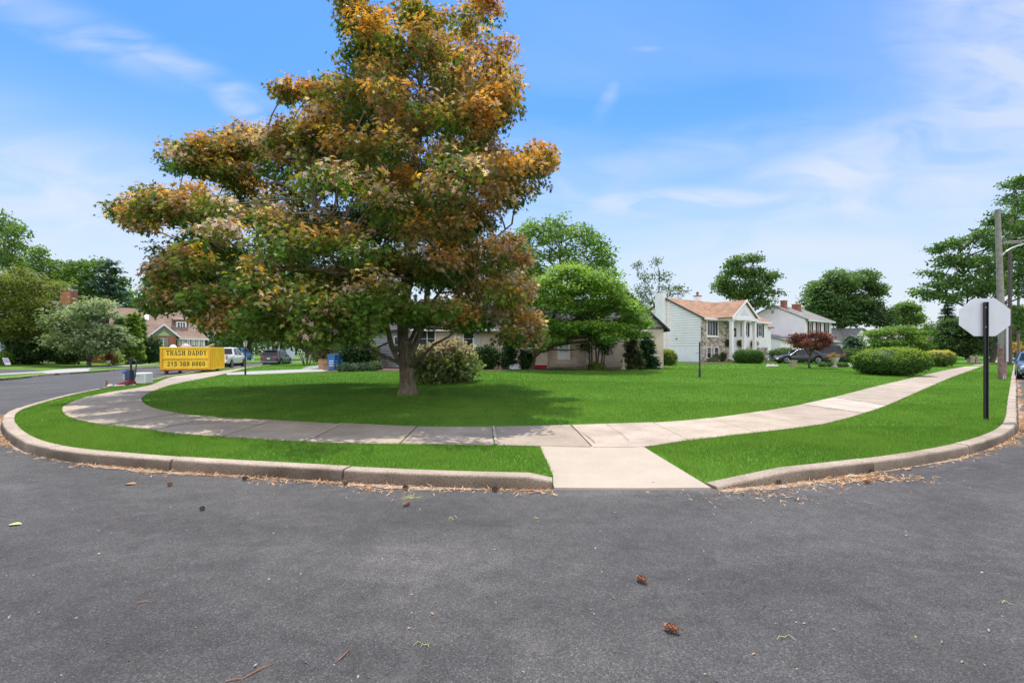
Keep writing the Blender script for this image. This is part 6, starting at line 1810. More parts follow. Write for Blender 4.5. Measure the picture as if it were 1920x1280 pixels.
# ivy clad stems at the right of the door
yb = atg(1116, 692)
tree('multi_stem_yew', 'dark multi stemmed yew with bare lower trunks by the ranch house door', yb, px_clumps(yb, yb[1], [(1098,620,16,18),(1125,615,24,22),(1105,600,24,20),(1118,640,18,14),(1095,650,10,14),(1138,650,8,18)], 1, 2, None, .5), G_DARK, leaf=.12, per=12, twn=70, tr=.07, seed=12, spread=(.14, .14, .12),
     stems=[((x, y, -.2), (x * 1.9 + .03, y, 2.6), .075) for x, y in ((-.26, 0), (-.12, .1), (.02, -.05), (.15, .08), (.30, -.02), (.42, .06))])

# ---- trees across the left street
r0 = np.random.default_rng(31)
placed('feathery_tree', 'broad yellow green feathery tree before the blue grey house', 48, None, 50, auto_spec(40, 575, 78, 82, 12, r0) + [(-20,560,60,50),(20,620,50,30),(70,620,40,30)], G_YEL, gz=.5, leaf=.26, per=8, twn=34, tr=.3, seed=13, spread=(.5, .5, .12), up=1.2, layers=3, depth=4)
placed('silver_dogwood', 'low pale silvery dogwood on the lawn across the street', 167, None, 46, auto_spec(165, 622, 66, 46, 13, r0, bottom=.8) + [(120,600,34,30),(215,635,30,24),(165,580,40,22),(110,640,26,18),(190,655,26,12),(140,655,26,12)], G_SILVER, gz=atf(167, 679)[2], leaf=.27, per=8, twn=48, tr=.2, seed=14, spread=(.34, .34, .12), up=1.0, layers=2, depth=2.5)
placed('tall_tree', 'tall dark green tree cut by the frame edge behind the feathery tree', 5, None, 66, [(-10,420,40,30),(15,440,30,20),(0,470,50,24),(30,465,20,14),(10,500,50,26),(40,500,14,10),(-10,540,50,30)], G_MID, gz=.6, leaf=.38, per=7, twn=16, tr=.35, seed=15, layers=2, depth=4)
placed('woodland_tree', 'mid green tree in the tree belt behind the red chimney', 95, None, 84, auto_spec(95, 530, 62, 50, 11, r0) + [(75,480,20,16),(60,500,26,20)], G_MID, gz=.6, leaf=.5, per=7, twn=13, tr=.4, seed=16, layers=2, depth=5, group='tree belt behind the houses')
placed('woodland_tree', 'lush green tree in the tree belt left of the dark pine', 160, None, 80, auto_spec(165, 545, 66, 52, 12, r0) + [(130,500,26,18),(180,500,26,18),(150,590,40,30)], [(.045, .10, .014), (.075, .16, .02), (.13, .22, .04)], gz=.6, leaf=.5, per=7, twn=13, tr=.4, seed=17, layers=2, depth=5, group='tree belt behind the houses')
placed('woodland_tree', 'rounded bright green tree right of the dark pine above the brown roof', 232, None, 88, auto_spec(228, 572, 46, 30, 9, r0) + [(260,580,30,20),(290,580,30,16)], G_BRIGHT, gz=.6, leaf=.5, per=7, twn=12, tr=.4, seed=18, layers=2, depth=4, group='tree belt behind the houses')
placed('woodland_tree', 'green tree filling the gap beyond the brown roof and its dormer', 385, None, 92, auto_spec(380, 600, 50, 36, 10, r0) + [(350,590,24,18),(420,610,30,30)], G_MID, gz=.6, leaf=.5, per=7, twn=12, tr=.4, seed=19, layers=2, depth=4, group='tree belt behind the houses')
placed('woodland_tree', 'dense green tree behind the parked blue car, seen under the maple', 470, None, 90, auto_spec(462, 620, 60, 42, 12, r0), G_MID, gz=.6, leaf=.5, per=7, twn=12, tr=.4, seed=20, layers=2, depth=4, group='tree belt behind the houses')
placed('woodland_tree', 'leafy tree shading the glimpsed white house behind the SUV', 575, None, 92, auto_spec(578, 622, 46, 40, 12, r0), G_DARK, gz=.6, leaf=.5, per=7, twn=12, tr=.4, seed=22, layers=2, depth=4, group='tree belt behind the houses')
# small multi stem tree by the drive
mbs = atg(575, 684)
tree('multi_stem_tree', 'small vase shaped multi stem tree by the driveway, right of the SUV', mbs, px_clumps(mbs, mbs[1], [(545,615,30,22),(580,608,34,24),(612,615,30,24),(560,635,22,12),(598,632,24,14),(520,625,22,16)], 1, 2, None, 1.4), G_DARK, leaf=.2, per=10, twn=42, tr=.08, seed=23,
     stems=[((x * .25, y * .2, -.1), (x, y, 2.2), .065) for x, y in ((-1.2, .2), (-.7, -.4), (-.15, .3), (.3, -.2), (.75, .3), (1.15, -.1))])

# ---- trees on the right
placed('thin_tree', 'thin wispy tree with sparse leaves rising behind the white chimney', 1235, None, 72, [(1195,500,10,10),(1232,492,10,14),(1210,520,14,16),(1240,520,18,20),(1215,550,24,22),(1250,550,22,18),(1230,575,34,20),(1280,548,12,8),(1268,545,10,8),(1200,570,20,18)], [(.06, .10, .03), (.09, .14, .045), (.13, .18, .06)], gz=.6, leaf=.32, per=6, twn=9, tr=.14, seed=24, layers=2, depth=1.5, bare=2,
       stems=[((-.8, 0, -.2), (-1.6, 0, 11), .14), ((0, 0, -.2), (.2, .3, 13), .16), ((.9, .2, -.2), (1.6, 0, 11), .13), ((1.8, 0, -.2), (3.4, .2, 9), .1)])
placed('rounded_tree', 'dark green tree with bare twigs on its crown behind the orange roof', 1400, None, 70, auto_spec(1397, 535, 56, 44, 13, r0) + [(1400,490,28,14),(1415,485,14,10),(1440,520,18,12),(1452,548,14,9),(1375,500,18,14),(1350,540,20,16),(1425,565,24,16)], [(.045, .10, .025), (.08, .155, .035), (.13, .22, .055)], gz=.6, leaf=.36, per=8, twn=18, tr=.3, seed=25, layers=2, depth=3, bare=1)
placed('rounded_tree', 'big domed green tree behind the gabled white house', 1575, None, 100, auto_spec(1578, 562, 70, 50, 15, r0, bottom=.9) + [(1575,525,34,18),(1620,520,26,14),(1645,545,14,12),(1535,560,30,30),(1600,590,50,26)], [(.07, .135, .045), (.10, .18, .06), (.15, .24, .085)], gz=.6, leaf=.5, per=8, twn=17, tr=.5, seed=26, layers=3, depth=5)
placed('spruce_clump', 'dark rounded evergreen between the domed tree and the low pale house', 1650, None, 96, [(1650,596,24,20),(1640,580,16,14),(1665,606,18,12)], G_DARK, gz=.6, leaf=.45, per=8, twn=18, tr=.3, seed=27, layers=2, depth=2)
placed('spreading_dogwood', 'layered yellow green dogwood behind the big clipped yew', 1680, None, 62, [(1650,625,22,10),(1690,618,30,10),(1720,628,20,10),(1660,640,30,10),(1705,640,32,10),(1735,650,16,8),(1640,652,20,8),(1680,655,40,9),(1725,660,20,7)], [(.07, .15, .02), (.12, .22, .035), (.19, .30, .06)], gz=.5, leaf=.26, per=11, twn=36, tr=.16, seed=28, spread=(.4, .4, .08), up=1.2, layers=3, depth=2.5)
placed('rounded_tree', 'mid green round topped tree beyond the far brick chimneys', 1700, None, 120, auto_spec(1698, 592, 34, 24, 11, r0) + [(1700,575,20,9),(1720,600,16,10)], G_MID, gz=.6, leaf=.55, per=8, twn=12, tr=.4, seed=29, layers=2, depth=4)
placed('woodland_tree', 'small rounded green tree far off beside the pointed spruce', 1742, None, 130, auto_spec(1742, 622, 20, 14, 7, r0), G_MID, gz=.6, leaf=.55, per=7, twn=10, tr=.3, seed=30, layers=2, depth=3, group='tree belt behind the houses')
placed('dark_tree', 'dense dark green tree low over the pavement end behind the stop sign', 1815, None, 88, auto_spec(1808, 630, 54, 36, 14, r0, bottom=.95) + [(1775,655,26,14),(1840,650,30,20),(1790,610,30,20)], G_DARK, gz=.4, leaf=.4, per=9, twn=20, tr=.4, seed=32, layers=3, depth=4)
# the large oak over the right street
osp = [(1905,345,26,14),(1925,380,40,24),(1880,408,24,12),(1900,430,30,16),(1858,420,12,8),(1765,465,22,12),(1800,458,22,14),(1830,445,20,14),(1850,455,24,20),(1780,490,28,14),(1815,490,32,16),(1850,500,34,22),(1890,480,36,28),(1745,515,18,9),(1770,535,30,12),(1725,548,16,8),(1745,555,24,9),(1800,530,30,16),(1830,550,34,14),(1790,560,22,8),(1870,540,40,24),(1915,530,40,34),(1930,450,40,40),(1960,500,60,60),(1970,400,50,40),(1880,590,30,20),(1920,600,40,30)]
placed('oak_tree', 'very large open crowned oak overhanging the right edge above the poles', 1858, None, 62, osp, [(.05, .11, .03), (.08, .16, .04), (.13, .23, .055)], gz=.3, leaf=.36, per=9, twn=19, tr=.42, seed=33, layers=2, depth=4.5, bare=0,
       stems=[((0, 0, -.2), (.3, 0, 8), .36), ((.3, 0, 7), (3.5, .5, 17), .28), ((.2, 0, 5.5), (-4, -.5, 11), .18), ((.2, 0, 7), (-3.5, .8, 14), .16), ((.3, 0, 5), (-6.5, .5, 9), .12)])
placed('woodland_tree', 'light green shrubby tree beyond the poles on the right street', 1905, None, 95, auto_spec(1905, 610, 34, 44, 10, r0) + [(1885,640,24,20)], [(.06, .13, .02), (.10, .18, .035), (.16, .24, .06)], gz=.3, leaf=.5, per=8, twn=14, tr=.3, seed=34, layers=2, depth=3, group='tree belt behind the houses')
placed('yellow_shrub', 'yellow orange leaved shrub between the dark pole and the pale pole', 1902, None, 75, [(1900,655,12,10),(1895,648,9,8),(1908,650,9,9)], [(.22, .16, .03), (.34, .22, .04), (.40, .32, .08)], gz=.25, leaf=.3, per=9, twn=20, tr=.06, cat='shrub', seed=35, layers=2, depth=1)

# ---- conifers
def conifer(name, label, loc, Ht, Rb, colours, lean=0, n_whorl=18, per_br=9, spray=.5, zstart=.08, seed=1, power=.85, up_tip=.0, gap=0.0, cat='conifer'):
    r = np.random.default_rng(seed)
    o = thing(name, label, cat, loc)
    TW = []; OUT = []; CO = []; cols = np.array(colours)
    mb = MB(); mb.tube([(0, 0, -.2), (0, 0, Ht * .5), (0, 0, Ht * .98)], [Ht * .018, Ht * .011, .015], 8)
    for k in range(n_whorl):
        t = zstart + (1 - zstart) * (k + r.uniform(-.3, .3)) / n_whorl; t = min(max(t, .02), .985)
        z = t * Ht; L = Rb * (1 - t) ** power + .06 * Rb
        nb = max(4, int(9 * (1 - t) + 4))
        for b in range(nb):
            a = 2 * PI * (b + r.uniform(-.35, .35)) / nb + k * 1.3
            l = L * r.uniform(.6, 1.15)
            if r.random() < gap: continue
            d = np.array([math.cos(a), math.sin(a), 0])
            m = max(3, int(per_br * l / Rb + 2))
            s = np.linspace(.15, 1, m)
            pts = d * (l * s)[:, None]; pts[:, 2] = z + (up_tip * s ** 2 - .28 * s + .05) * l * (1 - .6 * t)
            c = cols[np.clip(r.normal(.5, .3) * len(cols), 0, len(cols) - 1).astype(int)]
            TW.append(pts); OUT.append(np.tile(d + np.array([0, 0, -.15]), (m, 1))); CO.append(np.tile(c, (m, 1)))
            if l > .3: mb.tube([(0, 0, z), tuple(pts[len(pts) // 2]), tuple(pts[-1])], [.02 + .01 * l, .012 + .004 * l, .006], 4, cap=False)
    crown_from_twigs('crown', o, np.vstack(TW), np.vstack(OUT), np.vstack(CO), 7, (spray * .35, spray * .35, spray * .14), spray, 'spray', M_LEAF, .9, .15, .4, .15, .15, r)
    mb.build('trunk', M_BARK, o, smooth=60)
    return o
Yp = 76; conifer('white_pine', 'dark blue green pine with sweeping boughs above the brown roofed cape', (Xat(205, Yp), Yp, .5), Zat(478, Yp) - .5, 4.6, G_BLUE, n_whorl=17, spray=.75, seed=41, power=.7, up_tip=.35, gap=.12, per_br=8)
Yp = 110; conifer('spruce_tree', 'pointed dark spruce rising left of the stop sign', (Xat(1777, Yp), Yp, .4), Zat(568, Yp) - .4, 3.6, [(.015, .045, .03), (.03, .07, .045), (.05, .10, .06)], n_whorl=20, spray=.7, seed=42, power=.9)
e1 = atg(1213, 691.5); conifer('spruce_shrub', 'dark pyramidal evergreen at the right corner of the ranch house', e1, Zat(618, e1[1]) - e1[2], .72, [(.02, .06, .022), (.03, .085, .03), (.055, .125, .045)], n_whorl=15, spray=.22, seed=43, power=.7, zstart=.02, per_br=8)
e2 = atg(1186, 692); conifer('juniper_shrub', 'sparse grey green juniper beside the dark pyramidal evergreen', e2, Zat(628, e2[1]) - e2[2], .62, [(.05, .075, .03), (.08, .11, .045), (.13, .14, .07)], n_whorl=12, spray=.22, seed=44, power=.55, up_tip=.5, zstart=.02, gap=.25)
Yw = 70; conifer('weeping_spruce', 'blue green weeping spruce before the low pale house', (Xat(1600, Yw), Yw, .5), Zat(626, Yw) - .5, 2.1, [(.07, .12, .10), (.11, .17, .14), (.17, .24, .20)], n_whorl=13, spray=.5, seed=45, power=.6, zstart=.02)

# ---- shrubs and hedges
def bush(name, label, px0, px1, py_top, py_base, colours, leaf=.12, n=260, per=8, p=2.3, shape='oval', cat='shrub', group=None, seed=1, ry=None, core=.72, tip=None, rough=.10, Y=None, gz=None, spread=None, yoff=0.0, flowers=None, rnd=.6):
    r = np.random.default_rng(seed)
    if Y is None: b = atg((px0 + px1) / 2, py_base); Y = b[1] + yoff; gz = b[2]
    x = Xat((px0 + px1) / 2, Y)
    if gz is None: gz = g1(x, Y)
    rx = (px1 - px0) / 2 / F * Y; rz = (Zat(py_top, Y) - gz) / 2
    if ry is None: ry = rx * .8
    o = thing(name, label, cat, (x, Y, gz), 0, group)
    d = unit(r.normal(0, 1, (n, 3)))
    s = (np.abs(d) ** p).sum(1) ** (-1 / p)
    lump = 1 + rough * np.sin(d[:, 0] * 5 + seed) * np.sin(d[:, 1] * 4.3 + 2 * seed) + rough * .7 * np.sin(d[:, 2] * 7 + d[:, 0] * 3 + seed)
    f = r.uniform(.82, 1.0, n) * lump
    tw = d * (s * f)[:, None] * np.array([rx, ry, rz]) * .94 + np.array([0, 0, rz])
    cols = np.array(colours)
    k = np.clip(r.normal(.42, .25, n), 0, .999) * (len(cols) - 1)
    i = k.astype(int); fr = (k - i)[:, None]
    col = cols[i] * (1 - fr) + cols[np.minimum(i + 1, len(cols) - 1)] * fr
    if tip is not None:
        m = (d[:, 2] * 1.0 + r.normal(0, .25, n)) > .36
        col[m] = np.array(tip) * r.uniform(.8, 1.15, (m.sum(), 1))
    if flowers is not None:
        m = (r.random(n) < flowers[1]) & (d[:, 2] > -.1); col[m] = np.array(flowers[0])
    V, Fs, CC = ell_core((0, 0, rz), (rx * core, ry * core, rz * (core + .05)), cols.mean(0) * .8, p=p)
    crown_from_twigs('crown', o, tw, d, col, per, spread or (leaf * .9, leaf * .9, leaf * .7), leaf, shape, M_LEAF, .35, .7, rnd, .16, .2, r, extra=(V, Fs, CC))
    mb = MB()
    for q in range(5):
        a = r.uniform(0, 2 * PI); mb.tube([(.06 * math.cos(a), .06 * math.sin(a), -.1), (rx * .35 * math.cos(a), ry * .35 * math.sin(a), rz * .9)], [.03, .012], 5)
    mb.build('trunk', M_BARK, o)
    return o
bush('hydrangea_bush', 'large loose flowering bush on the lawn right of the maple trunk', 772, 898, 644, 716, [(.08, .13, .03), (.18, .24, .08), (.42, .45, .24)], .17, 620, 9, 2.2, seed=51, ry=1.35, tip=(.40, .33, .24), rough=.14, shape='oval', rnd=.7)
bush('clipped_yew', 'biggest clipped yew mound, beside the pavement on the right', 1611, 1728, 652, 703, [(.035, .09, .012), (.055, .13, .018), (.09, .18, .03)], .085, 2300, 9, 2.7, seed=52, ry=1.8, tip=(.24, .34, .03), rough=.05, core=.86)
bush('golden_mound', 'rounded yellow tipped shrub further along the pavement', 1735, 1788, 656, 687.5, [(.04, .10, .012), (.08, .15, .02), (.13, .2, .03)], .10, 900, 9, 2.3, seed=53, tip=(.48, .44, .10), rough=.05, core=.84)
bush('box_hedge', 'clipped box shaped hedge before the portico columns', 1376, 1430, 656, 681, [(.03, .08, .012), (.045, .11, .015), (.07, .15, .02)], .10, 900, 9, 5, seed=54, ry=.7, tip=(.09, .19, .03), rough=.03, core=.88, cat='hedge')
bush('round_shrub', 'golden green round shrub at the white foundation of the portico house', 1237, 1267, 655, 685, [(.05, .11, .012), (.09, .17, .02), (.15, .22, .03)], .10, 620, 9, 2.3, seed=55, tip=(.34, .36, .06), rough=.05, core=.84)
bush('hedge', 'dark leafy hedge between the black SUV and the big clipped yew', 1560, 1622, 655, 681, [(.04, .09, .015), (.07, .13, .025), (.13, .2, .05)], .16, 620, 8, 4, seed=56, ry=.9, rough=.05, core=.85, cat='hedge', Y=56)
bush('hedge', 'rounded light green shrub behind the black sedan bonnet', 1445, 1492, 653, 678, [(.05, .11, .02), (.08, .15, .03), (.13, .21, .05)], .14, 520, 8, 3, seed=57, ry=1, rough=.05, core=.85, cat='hedge', Y=55)
bush('foundation_shrub', 'dark flat topped shrub under the ranch house window', 883, 938, 650, 692.5, [(.02, .05, .012), (.035, .075, .018), (.06, .11, .03)], .13, 430, 8, 2.6, seed=58, ry=.6, rough=.16, core=.6)
bush('foundation_shrub', 'small dark shrub left of the pale sheet below the ranch house', 941, 966, 648, 692, [(.02, .05, .012), (.035, .075, .018), (.06, .11, .03)], .13, 260, 8, 2.2, seed=59, ry=.5, rough=.16, core=.6)
bush('foundation_shrub', 'little dark shrub touching the dogwood trunk', 975, 996, 658, 692, [(.02, .05, .012), (.035, .075, .018), (.06, .11, .03)], .12, 220, 8, 2.2, seed=60, ry=.4, rough=.16, core=.6)
bush('foundation_shrub', 'low yellow green plant at the foot of the dark yew', 1103, 1131, 682, 693, [(.10, .16, .02), (.18, .22, .04), (.26, .27, .08)], .12, 120, 8, 2.2, seed=61, ry=.35, rough=.16, core=.5)
bush('broadleaf_shrub', 'big dark broad leaved shrub beside the blue bins', 640, 694, 624, 692, [(.018, .05, .014), (.035, .085, .02), (.07, .13, .035)], .19, 460, 9, 2.2, seed=62, ry=.9, rough=.18, core=.62)
bush('broadleaf_shrub', 'yellow green shrub before the grey boards', 686, 712, 646, 690, [(.10, .17, .02), (.18, .26, .03), (.28, .34, .05)], .14, 230, 8, 2.1, seed=63, ry=.5, rough=.2, core=.5)
bush('broadleaf_shrub', 'olive shrub growing over the cardboard boxes', 588, 630, 632, 668, [(.06, .08, .02), (.10, .12, .035), (.16, .17, .06)], .15, 300, 8, 2.1, seed=64, ry=.7, rough=.2, core=.55, Y=37, gz=.5)
bush('creeping_juniper', 'low blue green spreading juniper in the bed by the house', 630, 706, 684, 696, [(.03, .06, .035), (.05, .09, .05), (.09, .13, .08)], .12, 300, 8, 2.1, seed=65, ry=.6, rough=.2, core=.5)
bush('creeping_juniper', 'tufted ground plant at the end of the house bed', 690, 714, 680, 694, [(.05, .08, .03), (.09, .12, .05), (.16, .18, .09)], .12, 160, 8, 2.1, seed=66, ry=.4, rough=.2, core=.5)
# across the left street
def atb(px, py): return atf(px, py)
def fbush(name, label, px0, px1, pt, pb, cols, **k):
    b = atf((px0 + px1) / 2, pb); return bush(name, label, px0, px1, pt, pb, cols, Y=b[1], gz=b[2], **k)
GA = [(.035, .09, .012), (.06, .13, .016), (.10, .19, .025)]
def arbor(label, px, w, pt, Y, seed):
    return bush('arborvitae', label, px - w, px + w, pt, 665, GA, .26, 420, 9, 2.0, 'spray', 'conifer', 'columnar evergreens by the brown roofed house', seed, rough=.05, core=.8, Y=Y, gz=.42)
def spire(label, px, w, pt, Y, seed):
    o = conifer('arborvitae', label, (Xat(px, Y), Y, .42), Zat(pt, Y) - .42, w / F * Y, [(.11, .20, .03), (.17, .28, .04), (.25, .36, .06)], n_whorl=26, per_br=5, spray=.42, zstart=.01, seed=seed, power=.42, up_tip=.75)
    o['group'] = 'columnar evergreens by the brown roofed house'; return o
spire('tallest columnar arborvitae before the brown roof', 249, 12, 586, 53, 71)
spire('narrow arborvitae column just right of the tallest', 261, 8, 592, 55, 72)
arbor('short arborvitae half hidden by the silver dogwood', 225, 8, 589, 58, 73)
arbor('bushy golden green arborvitae low in front of the columns', 243, 16, 630, 53, 74)
bush('rounded_bush', 'dense dark rounded bush left of the brick gable window', 266, 301, 633, 668, G_DARK + [(.09, .15, .07)], .22, 480, 8, 2.3, seed=75, rough=.08, core=.78, Y=56, gz=.4)
bush('rounded_bush', 'glossy dark shrub mass under the feathery tree', 18, 92, 628, 674, [(.018, .05, .012), (.04, .09, .02), (.10, .16, .05)], .22, 700, 8, 2.3, seed=76, rough=.16, core=.75, Y=50, gz=.35)
bush('rounded_bush', 'green shrub row between the feathery tree and the silver dogwood', 92, 160, 640, 672, [(.03, .07, .014), (.06, .12, .025), (.12, .18, .05)], .2, 520, 8, 2.4, seed=77, rough=.16, core=.75, Y=51, gz=.35)
bush('hedge', 'low clipped hedge below the sunroom windows', 300, 392, 651, 668, [(.03, .07, .012), (.05, .10, .016), (.08, .14, .03)], .2, 700, 8, 5, seed=78, ry=1, rough=.03, core=.86, cat='hedge', Y=58, gz=.4)
bush('flower_bed_plant', 'pale yellow green bedding plant right of the silver dogwood trunk', 196, 226, 659, 670, [(.20, .26, .06), (.30, .34, .10), (.38, .36, .16)], .2, 150, 8, 2.2, seed=79, rough=.2, core=.5, Y=50, gz=.35)
bush('flower_bed_plant', 'small clump of red flowers in a pot near the arborvitae', 198, 209, 657, 664, [(.25, .05, .04), (.35, .10, .06), (.20, .12, .05)], .16, 60, 8, 2.2, seed=80, rough=.2, core=.5, Y=49, gz=.6)
bush('rounded_bush', 'light leaved shrub at the far left by the blue grey siding', -8, 22, 660, 676, G_BRIGHT, .18, 220, 8, 2.2, seed=81, rough=.2, core=.6, Y=48, gz=.3)
# red leaved maple by the drive
jb = atg(1519, 690)
tree('red_maple', 'small flat topped red leaved maple before the black sedan', jb, px_clumps(jb, jb[1], [(1500,632,16,9),(1525,630,18,9),(1546,634,14,9),(1492,642,12,8),(1512,643,18,9),(1538,643,18,9),(1552,642,8,7),(1505,650,16,5),(1530,651,16,5)], 1, 3, None, 1.2), [(.045, .05, .02), (.10, .03, .028), (.17, .05, .045), (.23, .075, .06)], leaf=.13, per=11, twn=70, tr=.10, seed=82, spread=(.15, .15, .06), up=.9,
     stems=[((0, 0, -.1), (.02, 0, 1.0), .12), ((.02, 0, .9), (-.5, .1, 1.9), .06), ((.02, 0, .9), (.45, -.1, 1.9), .06), ((.02, 0, 1.0), (0, .1, 2.0), .05)])
for i, (p0, p1, pt, pb, lab) in enumerate([(1537, 1547, 681, 687.5, 'tiny clipped ball shrub right of the red maple trunk'), (1549, 1562, 681, 687.5, 'low wide ball shrub in the stony bed'), (1571, 1579, 682, 688, 'small grey green ball shrub near the planter'), (1579, 1589, 681, 688, 'green ball shrub nearest the big clipped yew')]):
    bush('ball_shrub', lab, p0, p1, pt, pb, [(.05, .11, .03), (.09, .16, .05), (.14, .2, .08)], .08, 130, 8, 2.2, seed=90 + i, group='little ball shrubs in the stony bed', core=.8, rough=.05)

# far-off woods closing the view along both streets: one mass
def distant_woods():
    r = np.random.default_rng(201); TW = []; OUT = []; CO = []
    for i in range(150):
        a = r.uniform(-1.25, 1.25); Y = r.uniform(150, 190); x = a * Y
        if -.05 < a < .2 and Y < 165: continue
        h = r.uniform(5, 9.5) * (1.25 if a < -.3 else 1); w = r.uniform(4, 8)
        for k in range(4):
            c = (x + r.normal(0, w * .4), Y + r.normal(0, 2), h * r.uniform(.3, .75))
            t, d, f = clump_twigs(c, (w * .5, w * .4, h * .3), 26, r, .5, -.8)
            col = np.array([(.07, .125, .045), (.095, .16, .055), (.12, .19, .07)])[r.integers(0, 3)]
            TW.append(t); OUT.append(d); CO.append(np.tile(col * r.uniform(.85, 1.15), (len(t), 1)))
    tag(crown_from_twigs('distant_woods', None, np.vstack(TW), np.vstack(OUT), np.vstack(CO), 5, (.7, .7, .45), .95, 'oval', M_LEAF, .5, .5, .6, r=r), kind='stuff')
distant_woods()
# ------------------------------------------------------------------ small things
def simple(name, label, cat, loc, build, m, rz=0, group=None, bevel=0, smooth=None):
    mb = MB(); build(mb); o = mb.build(name, m, None, smooth=smooth, bevel=bevel); o.location = loc; o.rotation_euler = (0, 0, rz)
    return tag(o, label, cat, group)
# carpet washer on the verge
wb = atg(241, 723)
wz = wb[2]
Yw = wb[1]
def washer():
    o = thing('carpet_washer', 'upright carpet washer with blue tank and red nozzle, left out on the verge', 'carpet cleaner', wb, 0)
    k = Yw / F
    def X(px): return (px - 241) * k
    def Z(py): return Zat(py, Yw) - wz
    mb = MB()
    mb.prism([(X(222), .02), (X(248), .02), (X(248), Z(712)), (X(240), Z(714)), (X(228), Z(718)), (X(222), Z(721))], -.17, .17, lambda a, b, c: (a, b, c)); mb.build('base', M_REDP, o, bevel=.02)
    mb = MB(); mb.box(X(221), X(249), -.18, .18, .0, .05); mb.build('base_rim', M_WPLAST, o, bevel=.015)
    for s in (-1, 1):
        mb = MB(); mb.lathe([(.03, -.02), (.08, -.02), (.09, 0), (.08, .02), (.03, .02)], 14, lambda x, y, z: (X(245) + x, s * .19 + z, .09 + y)); mb.build('wheel', M_DGREY, o, smooth=40)
    mb = MB(); mb.prism([(X(238), Z(713)), (X(248), Z(713)), (X(248.5), Z(696)), (X(244), Z(694)), (X(237), Z(697))], -.13, .13, lambda a, b, c: (a, b, c)); mb.build('dirty_tank', M_NAVY, o, bevel=.03)
    mb = MB(); mb.prism([(X(234.5), Z(711)), (X(240), Z(711)), (X(240), Z(700)), (X(235), Z(702))], -.11, .11, lambda a, b, c: (a, b, c)); mb.build('clear_hood', M_CLEARP, o, bevel=.02)
    mb = MB(); mb.prism([(X(232), Z(700)), (X(239), Z(699)), (X(241), Z(694)), (X(233), Z(693.5))], -.12, .12, lambda a, b, c: (a, b, c)); mb.build('clean_tank', M_BLUEP, o, bevel=.03)
    mb = MB(); mb.prism([(X(238), Z(695.5)), (X(250), Z(695)), (X(250), Z(693.5)), (X(238), Z(693.5))], -.10, .10, lambda a, b, c: (a, b, c)); mb.build('shelf', M_BLACK, o, bevel=.01)
    mb = MB(); mb.tube([(X(246), 0, Z(712)), (X(246), 0, Z(695)), (X(245.5), 0, Z(683))], .035, 8); mb.box(X(243), X(248), -.05, .05, Z(684), Z(676)); mb.build('stem', M_BLACK, o, smooth=50)
    mb = MB(); mb.tube([(X(246), 0, Z(679)), (X(241.5), 0, Z(677)), (X(241), 0, Z(673)), (X(243.5), 0, Z(671)), (X(247.5), 0, Z(671.5)), (X(247.5), 0, Z(677))], .02, 7); mb.build('handle', M_BLACK, o, smooth=60)
    mb = MB(); P = catmull([(X(248), .02, Z(676)), (X(252), .02, Z(675)), (X(254.8), .02, Z(679)), (X(254), .02, Z(692)), (X(253), .02, Z(702)), (X(251), .02, Z(711)), (X(247), .02, Z(711))], .1); mb.tube(P, .024, 7); mb.build('hose', M_DGREY, o, smooth=60)
washer()
db_ = atg(266, 720)
def appliance():
    k = db_[1] / F; w = 22 * k; h = Zat(698.5, db_[1]) - db_[2]
    o = thing('white_appliance', 'white boxy dehumidifier standing behind the carpet washer', 'appliance', db_, R(6))
    mb = MB(); mb.box(-w / 2, w / 2, -.15, .35, .03, h); mb.build('case', M_WPLAST, o, bevel=.04)
    mb = MB()
    for i in range(7): mb.box(-w / 2 + .08, w / 2 - .08, -.165, -.151, .12 + i * .05, .145 + i * .05)
    mb.build('front_grille', M_GALV, o)
    mb = MB(); mb.box(-w / 2 + .1, w / 2 - .25, -.162, -.151, h - .14, h - .11); mb.build('slot', M_SHUT, o)
    mb = MB(); mb.box(-.2, .2, -.1, .2, 0, .029); mb.build('foot', M_BUFF, o)
appliance()
q = atg(200, 725); simple('small_bottle', 'small dark bottle standing on the verge left of the carpet washer', 'bottle', q, lambda m: m.lathe([(.03, 0), (.04, .02), (.04, .14), (.015, .18), (.02, .24), (.05, .25), (.05, .27), (.01, .28)], 10), M_RUST, smooth=40)
q = atg(206, 726); simple('white_pebble', 'white pebble on the verge beside the dark bottle', 'stone', q, lambda m: m.lathe([(.02, 0), (.09, .02), (.11, .06), (.07, .11), (.01, .13)], 9), M_ROCK, smooth=60)
q = atg(194, 728); simple('dark_clod', 'dark flat scrap on the kerb left of the small bottle', 'scrap', q, lambda m: m.lathe([(.02, 0), (.14, .01), (.12, .04), (.03, .05)], 8), M_DGREY, smooth=60)
# signs on the far lawns
q = atf(15, 686)
def yard_sign(label, q, w, h, m, tilt, rz=0):
    o = thing('yard_sign', label, 'yard sign', q, rz)
    fr = lambda a, b, c: (a + c * tilt, b, c + .12)
    mb = MB(); mb.box(-w / 2, w / 2, -.01, .01, 0, h, fr); pb = mb.build('panel', M_WPLAST, o)
    mb = MB(); mb.box(-w * .44, w * .44, -.014, -.011, h * .25, h * .94, fr); mb.build('print', m, pb)
    mb = MB(); mb.tube([fr(-w * .3, 0, -.3), fr(-w * .3, 0, .2)], .008, 5); mb.tube([fr(w * .3, 0, -.3), fr(w * .3, 0, .2)], .008, 5); mb.build('wire_frame', M_GALV, o)
yard_sign('tilted lilac and white yard sign on the lawn across the street', q, .55, .62, M_PURPLE, -.42)
q = atf(472, 677); yard_sign('plain cyan yard sign between the pickup and the SUV', q, .75, .5, M_CYAN, 0)
